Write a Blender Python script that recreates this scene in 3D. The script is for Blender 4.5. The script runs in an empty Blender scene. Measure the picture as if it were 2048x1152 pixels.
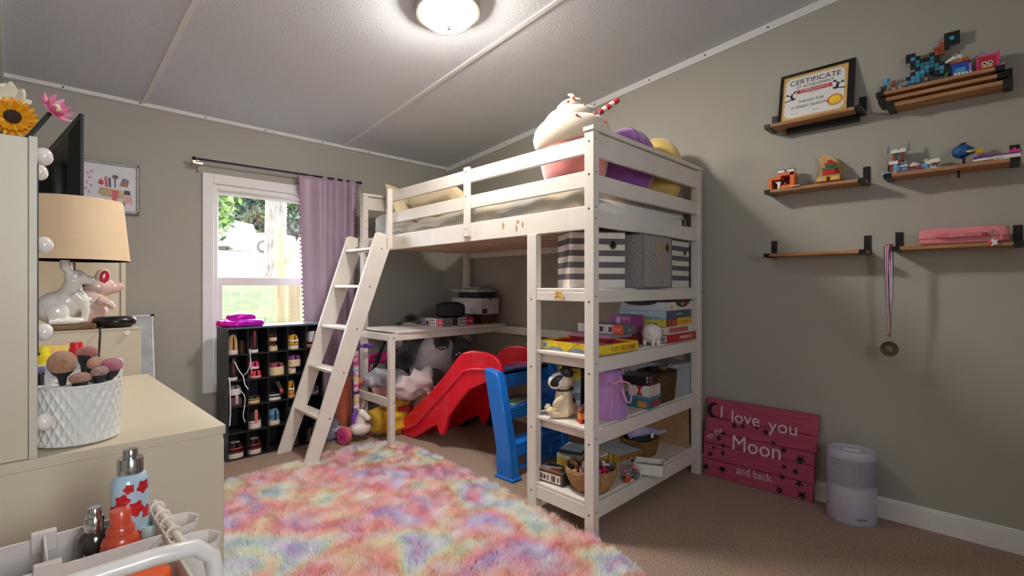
import bpy, math, random
import numpy as np
from mathutils import Matrix, Vector

PI = math.pi
R = math.radians
sc = bpy.context.scene
COL = sc.collection

# ---------------------------------------------------------------- camera, world, sun, exposure
cam_d = bpy.data.cameras.new('camera')
cam = bpy.data.objects.new('camera', cam_d)
COL.objects.link(cam)
sc.camera = cam
cam_d.sensor_width = 36.0
cam_d.lens = 36.0 * 985.0 / 2048.0
cam_d.shift_y = -4.0 / 2048.0
cam_d.clip_start = 0.02
cam_d.clip_end = 300
cam.location = (0, 0, 1.11)
cam.rotation_euler = (R(90), 0, R(44.6 - 90))

world = bpy.data.worlds.new('world')
sc.world = world
world.use_nodes = True
bg = world.node_tree.nodes['Background']
bg.inputs['Color'].default_value = (0.88, 0.94, 1.0, 1)
bg.inputs['Strength'].default_value = 18.0

sun_d = bpy.data.lights.new('sun', 'SUN')
sun_d.energy = 3.0
sun_d.angle = R(1.0)
sun_d.color = (1.0, 0.95, 0.86)
sun = bpy.data.objects.new('sun', sun_d)
COL.objects.link(sun)
sun.location = (-6, 8, 12)
sun.rotation_euler = Vector((1.0, 0.12, -1.05)).to_track_quat('-Z', 'Y').to_euler()

sc.view_settings.view_transform = 'Standard'
sc.view_settings.look = 'None'
sc.view_settings.gamma = 1.0
sc.view_settings.exposure = 0.2
sc.view_settings.use_curve_mapping = False
sc.cycles.max_bounces = 10
sc.cycles.diffuse_bounces = 6
sc.cycles.glossy_bounces = 3
sc.cycles.transmission_bounces = 8
sc.cycles.transparent_max_bounces = 12
sc.cycles.sample_clamp_indirect = 6.0

LAMP_STRENGTH = 175.0


def portal(name, loc, rot, sx, sy):
    d = bpy.data.lights.new(name, 'AREA')
    d.shape = 'RECTANGLE'
    d.size = sx
    d.size_y = sy
    d.cycles.is_portal = True
    o = bpy.data.objects.new(name, d)
    COL.objects.link(o)
    o.location = loc
    o.rotation_euler = rot
    return o


# front window portal (shines towards -Y) and portal of the added, unseen rear window (towards +Y)
portal('window_portal', (1.30, 3.86, 1.22), (R(-90), 0, 0), 0.9, 1.35)
portal('window_portal', (0.3, -1.27, 1.55), (R(90), 0, 0), 0.6, 0.9)


# ---------------------------------------------------------------- materials
def lin(c):
    c = c / 255.0
    return c / 12.92 if c <= 0.04045 else ((c + 0.055) / 1.055) ** 2.4


def rgb(c):
    if isinstance(c, str):
        c = tuple(int(c[i:i + 2], 16) for i in (0, 2, 4))
    return (lin(c[0]), lin(c[1]), lin(c[2]), 1.0)


MATS = {}


def mat(c, rough=0.55, metal=0.0, var=0.06, vscale=18.0, bump=0.0, bscale=60.0, kind='noise', coat=0.0, sheen=0.0,
        trans=0.0, alpha=1.0, emit=0.0, c2=None, stretch=None, spec=None, sss=0.0):
    key = (str(c), rough, metal, var, vscale, bump, bscale, kind, coat, sheen, trans, alpha, emit, str(c2), stretch, spec, sss)
    if key in MATS:
        return MATS[key]
    m = bpy.data.materials.new('mat_%d' % len(MATS))
    m.use_nodes = True
    nt = m.node_tree
    N, L = nt.nodes, nt.links
    b = N['Principled BSDF']
    base = rgb(c)
    b.inputs['Roughness'].default_value = rough
    b.inputs['Metallic'].default_value = metal
    b.inputs['Coat Weight'].default_value = coat
    b.inputs['Sheen Weight'].default_value = sheen
    b.inputs['Transmission Weight'].default_value = trans
    b.inputs['Alpha'].default_value = alpha
    if spec is not None:
        b.inputs['Specular IOR Level'].default_value = spec
    if sss:
        b.inputs['Subsurface Weight'].default_value = sss
        b.inputs['Subsurface Scale'].default_value = 0.02
    if emit:
        b.inputs['Emission Color'].default_value = base
        b.inputs['Emission Strength'].default_value = emit
    tc = N.new('ShaderNodeTexCoord')
    src = tc.outputs['Object']
    if stretch:
        mp = N.new('ShaderNodeMapping')
        mp.inputs['Scale'].default_value = stretch
        L.new(src, mp.inputs['Vector'])
        src = mp.outputs['Vector']
    if kind == 'wave':
        t = N.new('ShaderNodeTexWave')
        t.inputs['Scale'].default_value = vscale
        t.inputs['Distortion'].default_value = 6.0
        t.inputs['Detail'].default_value = 3.0
        fac = t.outputs['Fac']
    elif kind == 'voronoi':
        t = N.new('ShaderNodeTexVoronoi')
        t.inputs['Scale'].default_value = vscale
        fac = t.outputs['Distance']
    else:
        t = N.new('ShaderNodeTexNoise')
        t.inputs['Scale'].default_value = vscale
        t.inputs['Detail'].default_value = 18.0
        fac = t.outputs['Fac']
    L.new(src, t.inputs['Vector'])
    cr = N.new('ShaderNodeValToRGB')
    if c2 is None:
        lo = tuple(x * (1 - var * 1.6) for x in base[:3]) + (1,)
        hi = tuple(min(1, x * (1 + var * 1.6)) for x in base[:3]) + (1,)
    else:
        lo, hi = base, rgb(c2)
    cr.color_ramp.elements[0].position = 0.32
    cr.color_ramp.elements[1].position = 0.68
    cr.color_ramp.elements[0].color = lo
    cr.color_ramp.elements[1].color = hi
    L.new(fac, cr.inputs['Fac'])
    L.new(cr.outputs['Color'], b.inputs['Base Color'])
    if bump:
        t2 = N.new('ShaderNodeTexNoise')
        t2.inputs['Scale'].default_value = bscale
        t2.inputs['Detail'].default_value = 3.0
        L.new(src, t2.inputs['Vector'])
        bp = N.new('ShaderNodeBump')
        bp.inputs['Strength'].default_value = bump
        bp.inputs['Distance'].default_value = 0.01
        L.new(t2.outputs['Fac'], bp.inputs['Height'])
        L.new(bp.outputs['Normal'], b.inputs['Normal'])
    MATS[key] = m
    return m


def glass_mat(c=(255, 255, 255), rough=0.0, k=0.93):
    key = ('glass', c, rough, k)
    if key in MATS:
        return MATS[key]
    m = bpy.data.materials.new('clear_glass')
    m.use_nodes = True
    nt = m.node_tree
    N, L = nt.nodes, nt.links
    out = N['Material Output']
    N.remove(N['Principled BSDF'])
    tr = N.new('ShaderNodeBsdfTransparent')
    gl = N.new('ShaderNodeBsdfGlossy')
    mx = N.new('ShaderNodeMixShader')
    tr.inputs['Color'].default_value = rgb(c)
    gl.inputs['Roughness'].default_value = rough
    mx.inputs['Fac'].default_value = 1 - k
    L.new(tr.outputs[0], mx.inputs[1])
    L.new(gl.outputs[0], mx.inputs[2])
    L.new(mx.outputs[0], out.inputs['Surface'])
    MATS[key] = m
    return m


# ---------------------------------------------------------------- mesh building
def T(x=0, y=0, z=0, rz=0, rx=0, ry=0, s=1.0):
    m = Matrix.Translation((x, y, z)) @ Matrix.Rotation(rz, 4, 'Z') @ Matrix.Rotation(ry, 4, 'Y') @ Matrix.Rotation(rx, 4, 'X')
    if s != 1.0:
        m = m @ (Matrix.Diagonal((s, s, s, 1)) if not hasattr(s, '__len__') else Matrix.Diagonal((*s, 1)))
    return m


def frame(o, u, v):
    u, v = Vector(u).normalized(), Vector(v).normalized()
    w = u.cross(v)
    m = Matrix.Identity(4)
    for i in range(3):
        m[i][0], m[i][1], m[i][2], m[i][3] = u[i], v[i], w[i], o[i]
    return m


def wm(o):
    m = Matrix.Identity(4)
    while o is not None:
        m = o.matrix_basis @ m
        o = o.parent
    return m


class MB:
    def __init__(s, M=None, warp=None):
        s.v, s.f, s.m, s.M, s.warp = [], [], [], M, warp

    def add(s, vs, fs, mi=0, M=None):
        n = len(s.v)
        for p in vs:
            p = Vector(p)
            if M is not None:
                p = M @ p
            if s.M is not None:
                p = s.M @ p
            if s.warp:
                p = s.warp(p)
            s.v.append(p)
        for f in fs:
            s.f.append([n + i for i in f])
            s.m.append(mi)
        return s

    def box(s, c, d, mi=0, M=None):
        x, y, z = c
        a, b, e = d[0] / 2, d[1] / 2, d[2] / 2
        vs = [(x + i * a, y + j * b, z + k * e) for k in (-1, 1) for j in (-1, 1) for i in (-1, 1)]
        return s.add(vs, [(0, 2, 3, 1), (4, 5, 7, 6), (0, 1, 5, 4), (2, 6, 7, 3), (0, 4, 6, 2), (1, 3, 7, 5)], mi, M)

    def b2(s, x0, x1, y0, y1, z0, z1, mi=0, M=None):
        return s.box(((x0 + x1) / 2, (y0 + y1) / 2, (z0 + z1) / 2), (abs(x1 - x0), abs(y1 - y0), abs(z1 - z0)), mi, M)

    def soft(s, c, d, e=0.35, mi=0, M=None, nu=24, nv=14):
        """a box with round edges (superellipsoid)"""
        def sg(a):
            return math.copysign(abs(a) ** e, a)
        vs, fs = [], []
        for j in range(nv + 1):
            ph = -PI / 2 + PI * j / nv
            for i in range(nu):
                th = 2 * PI * i / nu
                vs.append((c[0] + d[0] / 2 * sg(math.cos(ph)) * sg(math.cos(th)), c[1] + d[1] / 2 * sg(math.cos(ph)) * sg(math.sin(th)),
                           c[2] + d[2] / 2 * sg(math.sin(ph))))
        for j in range(nv):
            for i in range(nu):
                k = (i + 1) % nu
                fs.append((j * nu + i, j * nu + k, (j + 1) * nu + k, (j + 1) * nu + i))
        return s.add(vs, fs, mi, M)

    def ell(s, c, r, mi=0, M=None, nu=20, nv=12):
        if not hasattr(r, '__len__'):
            r = (r, r, r)
        return s.soft(c, (2 * r[0], 2 * r[1], 2 * r[2]), 1.0, mi, M, nu, nv)

    def tube(s, pts, r, n=8, mi=0, M=None, closed=False, caps=True):
        pts = [Vector(p) for p in pts]
        k = len(pts)
        rs = r if hasattr(r, '__len__') else [r] * k
        vs, fs = [], []
        prev = None
        for i in range(k):
            if closed:
                t = pts[(i + 1) % k] - pts[i - 1]
            else:
                t = pts[min(i + 1, k - 1)] - pts[max(i - 1, 0)]
            t = t.normalized() if t.length > 1e-9 else Vector((0, 0, 1))
            if prev is None:
                a = Vector((0, 0, 1)) if abs(t.z) < 0.9 else Vector((1, 0, 0))
                u = t.cross(a).normalized()
            else:
                u = prev - t * prev.dot(t)
                u = u.normalized() if u.length > 1e-6 else prev
            prev = u
            w = t.cross(u)
            for j in range(n):
                an = 2 * PI * j / n
                vs.append(pts[i] + (u * math.cos(an) + w * math.sin(an)) * rs[i])
        for i in range(k if closed else k - 1):
            a, b = i * n, ((i + 1) % k) * n
            for j in range(n):
                q = (j + 1) % n
                fs.append((a + j, a + q, b + q, b + j))
        if caps and not closed:
            fs.append(tuple(range(n - 1, -1, -1)))
            fs.append(tuple((k - 1) * n + j for j in range(n)))
        return s.add(vs, fs, mi, M)

    def cyl(s, p0, p1, r0, r1=None, n=20, mi=0, M=None, caps=True):
        return s.tube([p0, p1], [r0, r0 if r1 is None else r1], n, mi, M, caps=caps)

    def lathe(s, prof, n=28, mi=0, M=None, sx=1.0, sy=1.0):
        vs, fs = [], []
        for r, z in prof:
            for j in range(n):
                a = 2 * PI * j / n
                vs.append((r * math.cos(a) * sx, r * math.sin(a) * sy, z))
        for i in range(len(prof) - 1):
            for j in range(n):
                q = (j + 1) % n
                fs.append((i * n + j, i * n + q, (i + 1) * n + q, (i + 1) * n + j))
        if prof[0][0] > 1e-6:
            fs.append(tuple(range(n - 1, -1, -1)))
        if prof[-1][0] > 1e-6:
            fs.append(tuple((len(prof) - 1) * n + j for j in range(n)))
        return s.add(vs, fs, mi, M)

    def prism(s, poly, z0, z1, mi=0, M=None):
        n = len(poly)
        vs = [(p[0], p[1], z0) for p in poly] + [(p[0], p[1], z1) for p in poly]
        fs = [tuple(range(n - 1, -1, -1)), tuple(range(n, 2 * n))]
        for i in range(n):
            j = (i + 1) % n
            fs.append((i, j, n + j, n + i))
        return s.add(vs, fs, mi, M)

    def sheet(s, fn, nu, nv, mi=0, M=None, cu=False, cv=False):
        vs, fs = [], []
        for j in range(nv + 1):
            for i in range(nu + 1):
                vs.append(fn(i / nu, j / nv))
        w = nu + 1
        for j in range(nv):
            for i in range(nu):
                fs.append((j * w + i, j * w + i + 1, (j + 1) * w + i + 1, (j + 1) * w + i))
        return s.add(vs, fs, mi, M)

    def build(s, name, mats, parent=None, smooth=35, bevel=0.0, sub=0, solid=0.0, seg=2):
        vs = s.v
        if parent is not None:
            inv = wm(parent).inverted()
            vs = [inv @ p for p in vs]
        me = bpy.data.meshes.new(name)
        me.from_pydata([tuple(p) for p in vs], [], s.f)
        if not hasattr(mats, '__len__'):
            mats = [mats]
        for m in mats:
            me.materials.append(m)
        me.polygons.foreach_set('material_index', s.m)
        me.update()
        o = bpy.data.objects.new(name, me)
        COL.objects.link(o)
        o.parent = parent
        if smooth:
            me.polygons.foreach_set('use_smooth', [True] * len(me.polygons))
            me.set_sharp_from_angle(angle=R(smooth))
        if solid:
            md = o.modifiers.new('solid', 'SOLIDIFY')
            md.thickness = solid
        if bevel:
            md = o.modifiers.new('bevel', 'BEVEL')
            md.width = bevel
            md.segments = seg
            md.limit_method = 'ANGLE'
            md.angle_limit = R(40)
        if sub:
            md = o.modifiers.new('sub', 'SUBSURF')
            md.levels = md.render_levels = sub
        return o


def tag(o, label=None, cat=None, group=None, kind=None):
    if label:
        o['label'] = label
    if cat:
        o['category'] = cat
    if group:
        o['group'] = group
    if kind:
        o['kind'] = kind
    return o


def thing(name, label, cat, loc=(0, 0, 0), rz=0, group=None, rx=0, ry=0):
    o = bpy.data.objects.new(name, None)
    COL.objects.link(o)
    o.empty_display_size = 0.05
    o.matrix_basis = T(*loc, rz=rz, rx=rx, ry=ry)
    return tag(o, label, cat, group)


def L(parent):
    """a builder whose coordinates are local to the parent"""
    return MB(M=wm(parent))


def text(name, s, size, M, m, parent, extrude=0.0006, width=None, align='CENTER', label=None, shear=0.0):
    cu = bpy.data.curves.new('lettering', 'FONT')
    cu.body = s
    cu.size = size
    cu.extrude = extrude
    cu.align_x = align
    cu.align_y = 'CENTER'
    cu.shear = shear
    cu.resolution_u = 3
    t = bpy.data.objects.new('lettering_curve', cu)
    COL.objects.link(t)
    bpy.context.view_layer.update()
    dg = bpy.context.evaluated_depsgraph_get()
    me = bpy.data.meshes.new_from_object(t.evaluated_get(dg))
    bpy.data.objects.remove(t)
    if width and len(me.vertices):
        xs = [v.co.x for v in me.vertices]
        k = width / max(1e-6, max(xs) - min(xs))
        me.transform(Matrix.Diagonal((k, 1, 1, 1)))
    W = M if parent is None else wm(parent).inverted() @ M
    me.transform(W)
    me.materials.clear()
    me.materials.append(m)
    o = bpy.data.objects.new(name, me)
    COL.objects.link(o)
    o.parent = parent
    if label:
        o['label'] = label
    return o


def fused(mb_, name, m, parent, voxel=0.004, it=6):
    """overlapping rounded forms melted into one continuous surface"""
    o = mb_.build(name, m, parent, smooth=180)
    md = o.modifiers.new('remesh', 'REMESH')
    md.mode = 'VOXEL'
    md.voxel_size = voxel
    md.use_smooth_shade = True
    md = o.modifiers.new('smooth', 'SMOOTH')
    md.factor = 0.5
    md.iterations = it
    return o


def copy_tree(o, parent=None):
    c = o.copy()
    COL.objects.link(c)
    c.parent = parent
    for ch in list(o.children):
        copy_tree(ch, c)
    return c


rnd = random.Random(7)

# ---------------------------------------------------------------- shared materials
WHITE = mat((224, 217, 209), 0.42, var=0.025, vscale=9, bump=0.05, bscale=30)
WALL = mat((168, 165, 155), 0.75, var=0.012, vscale=3, bump=0.10, bscale=260)
CEIL = mat((206, 209, 216), 0.8, var=0.02, vscale=60, bump=0.3, bscale=120)
TRIM = mat((232, 231, 230), 0.5, var=0.01)
CARPET = mat((150, 116, 92), 0.95, c2=(208, 172, 144), vscale=120, bump=1.0, bscale=330, sheen=0.3)
BLACK = mat((22, 22, 23), 0.5, var=0.1)
BLACKM = mat((26, 26, 27), 0.4, var=0.1, metal=0.3)
CHROME = mat((210, 210, 212), 0.16, metal=1.0, var=0.0)
SCREW = mat((70, 60, 45), 0.35, metal=0.8, var=0.1)
FURN = mat((208, 194, 170), 0.38, var=0.012, vscale=4)
PAPER = mat((236, 234, 230), 0.7, var=0.02)
# ================================================================ ROOM
XR, YB, XL, YR = 2.93, 3.79, -0.045, -1.20
CS = 0.1089


def zc(y):
    return 2.24 + CS * (YB - y)


def struct(mb, name, m, **k):
    o = mb.build(name, m, None, **k)
    o['kind'] = 'structure'
    return o


mb = MB()
mb.b2(-1.1, XR + 0.1, YR - 0.1, YB + 0.1, -0.08, 0.0)
struct(mb, 'floor', CARPET)

mb = MB()
mb.sheet(lambda u, v: (-1.1 + u * (XR + 1.2), YR - 0.1 + v * (YB - YR + 0.2), zc(YR - 0.1 + v * (YB - YR + 0.2))), 1, 1)
mb.sheet(lambda u, v: (-1.1 + u * (XR + 1.2), YR - 0.1 + v * (YB - YR + 0.2), zc(YR - 0.1 + v * (YB - YR + 0.2)) + 0.06), 1, 1)
struct(mb, 'ceiling', CEIL, smooth=0)

# right wall with a sloping head, built as a prism in the YZ plane
mb = MB()
M = Matrix(((0, 0, 1, XR), (1, 0, 0, 0), (0, 1, 0, 0), (0, 0, 0, 1)))
mb.prism([(YR - 0.1, 0), (YB + 0.1, 0), (YB + 0.1, zc(YB + 0.1)), (YR - 0.1, zc(YR - 0.1))], 0, 0.1, M=M)
struct(mb, 'wall_right', WALL, smooth=0)
WX0, WX1, WZ0, WZ1 = 0.955, 1.72, 0.455, 1.805
mb = MB()
ztop = zc(YB) + 0.02
mb.b2(-0.2, WX0, YB, YB + 0.1, 0, ztop)
mb.b2(WX1, XR + 0.1, YB, YB + 0.1, 0, ztop)
mb.b2(WX0, WX1, YB, YB + 0.1, 0, WZ0)
mb.b2(WX0, WX1, YB, YB + 0.1, WZ1, ztop)
struct(mb, 'wall_back', WALL, smooth=0)
mb = MB()
M = Matrix(((0, 0, 1, XL - 0.1), (1, 0, 0, 0), (0, 1, 0, 0), (0, 0, 0, 1)))
mb.prism([(1.16, 0), (YB + 0.1, 0), (YB + 0.1, zc(YB + 0.1)), (1.16, zc(1.16))], 0, 0.1, M=M)
struct(mb, 'wall_left', WALL, smooth=0)
mb = MB()
mb.b2(-1.1, XL - 0.1, 1.16, 1.26, 0, 2.6)
M = Matrix(((0, 0, 1, -1.1), (1, 0, 0, 0), (0, 1, 0, 0), (0, 0, 0, 1)))
mb.prism([(YR - 0.1, 0), (1.16, 0), (1.16, zc(1.16)), (YR - 0.1, zc(YR - 0.1))], 0, 0.1, M=M)
struct(mb, 'wall_entry', WALL, smooth=0)
RX0, RX1, RZ0, RZ1 = 0.0, 0.6, 1.1, 2.0
mb = MB()
zr = zc(YR) + 0.03
mb.b2(-1.1, RX0, YR - 0.1, YR, 0, zr)
mb.b2(RX1, XR + 0.1, YR - 0.1, YR, 0, zr)
mb.b2(RX0, RX1, YR - 0.1, YR, 0, RZ0)
mb.b2(RX0, RX1, YR - 0.1, YR, RZ1, zr)
struct(mb, 'wall_rear', WALL, smooth=0)
mb = MB()
mb.b2(RX0 - 0.06, RX0, YR - 0.07, YR + 0.015, RZ0 - 0.06, RZ1 + 0.06)
mb.b2(RX1, RX1 + 0.06, YR - 0.07, YR + 0.015, RZ0 - 0.06, RZ1 + 0.06)
mb.b2((RX0 + RX1) / 2 - 0.02, (RX0 + RX1) / 2 + 0.02, YR - 0.07, YR + 0.015, RZ0, RZ1)
mb.b2(RX0, RX1, YR - 0.07, YR + 0.015, RZ0 - 0.06, RZ0)
mb.b2(RX0, RX1, YR - 0.07, YR + 0.015, RZ1, RZ1 + 0.06)
struct(mb, 'added_rear_window', TRIM)  # rear window out of view, added to let fill daylight in

# window_1: casing, frame, lower sash, upper sash, panes
win = thing('window_1', None, None, ((WX0 + WX1) / 2, YB, WZ0))
win['kind'] = 'structure'
mb = MB()
c = 0.066
for a, b, e, f in ((WX0 - c, WX0, WZ0 - c, WZ1 + c), (WX1, WX1 + c, WZ0 - c, WZ1 + c), (WX0, WX1, WZ1, WZ1 + c), (WX0, WX1, WZ0 - c, WZ0)):
    mb.b2(a, b, YB - 0.018, YB + 0.002, e, f)
mb.build('casing', TRIM, win, bevel=0.004)
mb = MB()
t = 0.028
for a, b, e, f in ((WX0, WX0 + t, WZ0, WZ1), (WX1 - t, WX1, WZ0, WZ1), (WX0 + t, WX1 - t, WZ1 - t, WZ1), (WX0 + t, WX1 - t, WZ0, WZ0 + t)):
    mb.b2(a, b, YB + 0.002, YB + 0.10, e, f)
mb.build('frame', TRIM, win, bevel=0.003)
ZS = 1.115
up = MB()
t2 = 0.022
x0, x1 = WX0 + t, WX1 - t
for a, b, e, f in ((x0, x0 + t2, ZS + 0.02, WZ1 - t), (x1 - t2, x1, ZS + 0.02, WZ1 - t), (x0 + t2, x1 - t2, WZ1 - t - 0.03, WZ1 - t), (x0 + t2, x1 - t2, ZS + 0.02, ZS + 0.05)):
    up.b2(a, b, YB + 0.06, YB + 0.085, e, f)
s1 = up.build('upper_sash', TRIM, win, bevel=0.002)
lo = MB()
for a, b, e, f in ((x0, x0 + 0.035, WZ0 + t, ZS + 0.055), (x1 - 0.035, x1, WZ0 + t, ZS + 0.055), (x0 + 0.035, x1 - 0.035, ZS, ZS + 0.055), (x0 + 0.035, x1 - 0.035, WZ0 + t, WZ0 + t + 0.045)):
    lo.b2(a, b, YB + 0.025, YB + 0.055, e, f)
s2 = lo.build('lower_sash', TRIM, win, bevel=0.002)
g = MB()
g.b2(x0 + 0.01, x1 - 0.01, YB + 0.071, YB + 0.074, ZS + 0.03, WZ1 - t - 0.01)
g.build('pane', glass_mat(), s1, smooth=0)
g = MB()
g.b2(x0 + 0.02, x1 - 0.02, YB + 0.039, YB + 0.042, WZ0 + t + 0.02, ZS + 0.02)
g.build('pane', glass_mat((236, 240, 238)), s2, smooth=0)

# baseboards, crown strips, ceiling battens
mb = MB()
mb.b2(XR - 0.014, XR, YR, YB, 0, 0.088)
mb.b2(XR - 0.009, XR, YR, YB, 0.088, 0.1)
struct(mb, 'baseboard_right', TRIM, bevel=0.003)
mb = MB()
mb.b2(XL, XR - 0.014, YB - 0.014, YB, 0, 0.088)
mb.b2(XL, XR - 0.014, YB - 0.009, YB, 0.088, 0.1)
struct(mb, 'baseboard_back', TRIM, bevel=0.003)


def batten(name, x0, x1, y0, y1, dz, tw=0.0):
    m_ = MB()
    vs = [(x0, y0, zc(y0) - dz), (x1, y0, zc(y0) - dz), (x1 + tw, y1, zc(y1) - dz), (x0 + tw, y1, zc(y1) - dz),
          (x0, y0, zc(y0) + 0.005), (x1, y0, zc(y0) + 0.005), (x1 + tw, y1, zc(y1) + 0.005), (x0 + tw, y1, zc(y1) + 0.005)]
    m_.add(vs, [(0, 3, 2, 1), (4, 5, 6, 7), (0, 1, 5, 4), (1, 2, 6, 5), (2, 3, 7, 6), (3, 0, 4, 7)])
    return struct(m_, name, CEILT, smooth=0)


CEILT = mat((222, 221, 220), 0.6, var=0.01)
batten('trim_1', XL, XR, YB - 0.035, YB, 0.022)
batten('trim_2', XR - 0.012, XR, YR, YB - 0.03, 0.042)
batten('trim_3', 0.555, 0.58, YR, YB - 0.03, 0.007)
batten('trim_4', 1.785, 1.81, YR, YB - 0.03, 0.007, 0.09)
batten('trim_5', XL, XL + 0.012, 1.16, YB - 0.03, 0.042)
# nail heads in the strips
nm = mat((40, 38, 36), 0.5)
tn = MB()
for y in (0.9, 1.25, 1.62, 2.05, 2.5, 2.95, 3.4):
    tn.ell((XR - 0.013, y, zc(y) - 0.022), (0.002, 0.006, 0.005), nu=8, nv=6)
for x in (0.2, 0.55, 0.9, 1.28, 1.7, 2.1, 2.5):
    tn.ell((x, YB - 0.036, zc(YB) - 0.008), (0.006, 0.002, 0.004), nu=8, nv=6)
struct(tn, 'trim_6', nm)

# small paint scuffs on the right wall
# ================================================================ CEILING LAMP
lx, ly = 1.45, 1.86
lz = zc(ly)
lamp = thing('ceiling_light', 'round frosted glass dome ceiling light with a brushed metal rim, switched on', 'ceiling light', (lx, ly, lz))
tl = Matrix.Translation((lx, ly, lz)) @ Matrix.Rotation(math.atan(-CS), 4, 'X')
mb = MB(M=tl)
mb.lathe([(0.0, 0.0), (0.13, 0.0), (0.150, -0.010), (0.155, -0.034), (0.150, -0.052), (0.136, -0.055), (0.130, -0.048), (0.130, -0.036)], 48)
mb.build('rim', mat((196, 192, 186), 0.32, metal=0.9, var=0.03), lamp)
mb = MB(M=tl)
prof = [(0.1295 * math.sin(a), -0.044 - 0.072 * math.cos(a)) for a in [PI / 2 * i / 12 for i in range(13)]]
prof[0] = (0.0, prof[0][1])
mb.lathe(prof, 40)
DOME = mat((255, 247, 236), 0.3, var=0.0, emit=LAMP_STRENGTH)
mb.build('glass_dome', DOME, lamp)
mb = MB(M=tl)
mb.lathe([(0.0, -0.133), (0.006, -0.131), (0.009, -0.124), (0.006, -0.117), (0.012, -0.115), (0.012, -0.108)], 16)
mb.build('finial', CHROME, lamp)

# ================================================================ OUTSIDE
GRASS = mat((36, 42, 12), 0.95, c2=(62, 60, 26), vscale=5, bump=0.8, bscale=40)
GRAVEL = mat((110, 98, 86), 0.95, c2=(206, 196, 184), vscale=2.5, bump=0.4, bscale=20)


def gz(y):
    pts = [(3.9, -0.35), (5.5, 0.05), (7.5, 0.55), (10, 1.05), (13, 1.38), (20, 2.05), (30, 2.98), (60, 6.5), (110, 9)]
    for (a, b), (c_, d) in zip(pts, pts[1:]):
        if y <= c_:
            return b + (d - b) * (y - a) / (c_ - a)
    return pts[-1][1]


mb = MB()
mb.sheet(lambda u, v: (-20 + 60 * u, 3.9 + (7.3 * v), gz(3.9 + 7.3 * v) + 0.03 * math.sin(u * 97) * v), 30, 12)
struct(mb, 'lawn', GRASS)
mb = MB()
mb.sheet(lambda u, v: (-40 + 110 * u, 11.2 + (88 * v ** 2), gz(11.2 + 88 * v ** 2)), 10, 40)
struct(mb, 'driveway', GRAVEL)


def leaves(name, centers, n, size, mats_, parent, seed, flat=0.5):
    rg = np.random.default_rng(seed)
    vs, fs, ms = [], [], []
    for (cx_, cy_, cz_, rx_, ry_, rz_) in centers:
        p = rg.normal(size=(n, 3))
        p /= np.linalg.norm(p, axis=1)[:, None]
        p *= (rg.random((n, 1)) ** 0.35)
        p = p * np.array([rx_, ry_, rz_]) + np.array([cx_, cy_, cz_])
        a = rg.normal(size=(n, 3))
        a /= np.linalg.norm(a, axis=1)[:, None]
        b = np.cross(a, rg.normal(size=(n, 3)))
        b /= np.linalg.norm(b, axis=1)[:, None]
        s_ = size * (0.6 + 0.8 * rg.random((n, 1)))
        q = np.stack([p - a * s_, p - b * s_ * flat, p + a * s_, p + b * s_ * flat], 1).reshape(-1, 3)
        o_ = len(vs) and sum(len(x) for x in vs)
        base = sum(len(x) for x in vs)
        vs.append(q)
        fs.append((np.arange(n * 4).reshape(n, 4) + base))
        ms.append(rg.integers(0, len(mats_), n))
    V, F, Mi = np.concatenate(vs), np.concatenate(fs), np.concatenate(ms)
    if parent is not None:
        V = V - np.array(parent.location)
    me = bpy.data.meshes.new(name)
    me.from_pydata(V.tolist(), [], F.tolist())
    for m_ in mats_:
        me.materials.append(m_)
    me.polygons.foreach_set('material_index', Mi.astype(np.int32))
    me.update()
    o = bpy.data.objects.new(name, me)
    COL.objects.link(o)
    o.parent = parent
    return o


G1, G2, G3, G4 = [mat(c_, 0.8, var=0.15) for c_ in ((24, 44, 20), (40, 66, 26), (72, 92, 36), (14, 32, 22))]
G5, G6 = mat((140, 112, 92), 0.8, var=0.1), mat((170, 156, 138), 0.8, var=0.05)
BARK = mat((48, 43, 39), 0.95, c2=(88, 82, 76), vscale=9, bump=1.0, bscale=14, stretch=(3, 3, 0.5))


def tree(label, x, y, h, tr, cs, ms, seed, n=2200, size=0.16):
    t_ = thing('tree', label, 'tree', (x, y, gz(y)), 0, 'trees beyond the driveway')
    m_ = MB()
    m_.tube([(x, y, gz(y) - 0.2), (x + 0.1, y, gz(y) + h * 0.5), (x, y, gz(y) + h)], [tr, tr * 0.8, tr * 0.4], 12)
    m_.build('trunk', BARK, t_)
    leaves('crown', cs, n, size, ms, t_, seed)
    return t_


def ray_at(px, d):
    th = R(44.6)
    fx, fy = math.cos(th), math.sin(th)
    k = (px - 1024) / 985.0
    return ((fx + fy * k) * d, (fy - fx * k) * d)


# trees: world positions measured once from the photograph
tree('leafy green tree at the left edge of the window view', 4.6, 19.0, 4.5, 0.12, [(4.6, 19, 5.6, 1.2, 1.5, 3.2)], [G2, G3], 1)
tree('dark green tree behind the white pickup truck', 13.5, 48.0, 9, 0.25, [(13.5, 48, 9.0, 4.0, 2.5, 5.5), (18.0, 48, 8.0, 3.5, 2, 4.5)], [G1, G4, G2], 2, 5200, 0.26)
tree('bluish green tree standing behind the truck cab', 9.4, 37.5, 8, 0.25, [(9.4, 37.5, 7.6, 2.8, 2.0, 3.0)], [G4, G1, mat((48, 72, 62), 0.8)], 3, 4200, 0.24)
tree('pale blossoming tree above the truck', 9.2, 33.0, 9, 0.2, [(9.2, 33, 9.6, 2.2, 1.5, 1.8), (12.6, 33, 9.6, 1.2, 1.5, 1.5)], [G5, G6, G2], 4, 1300, 0.2)
tree('tree with green tips right of the thick bare trunk', 17.0, 27.0, 9, 0.15, [(16.4, 27, 8.2, 1.6, 1.4, 1.4)], [G3, G6, G2], 5, 900, 0.18)
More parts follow.
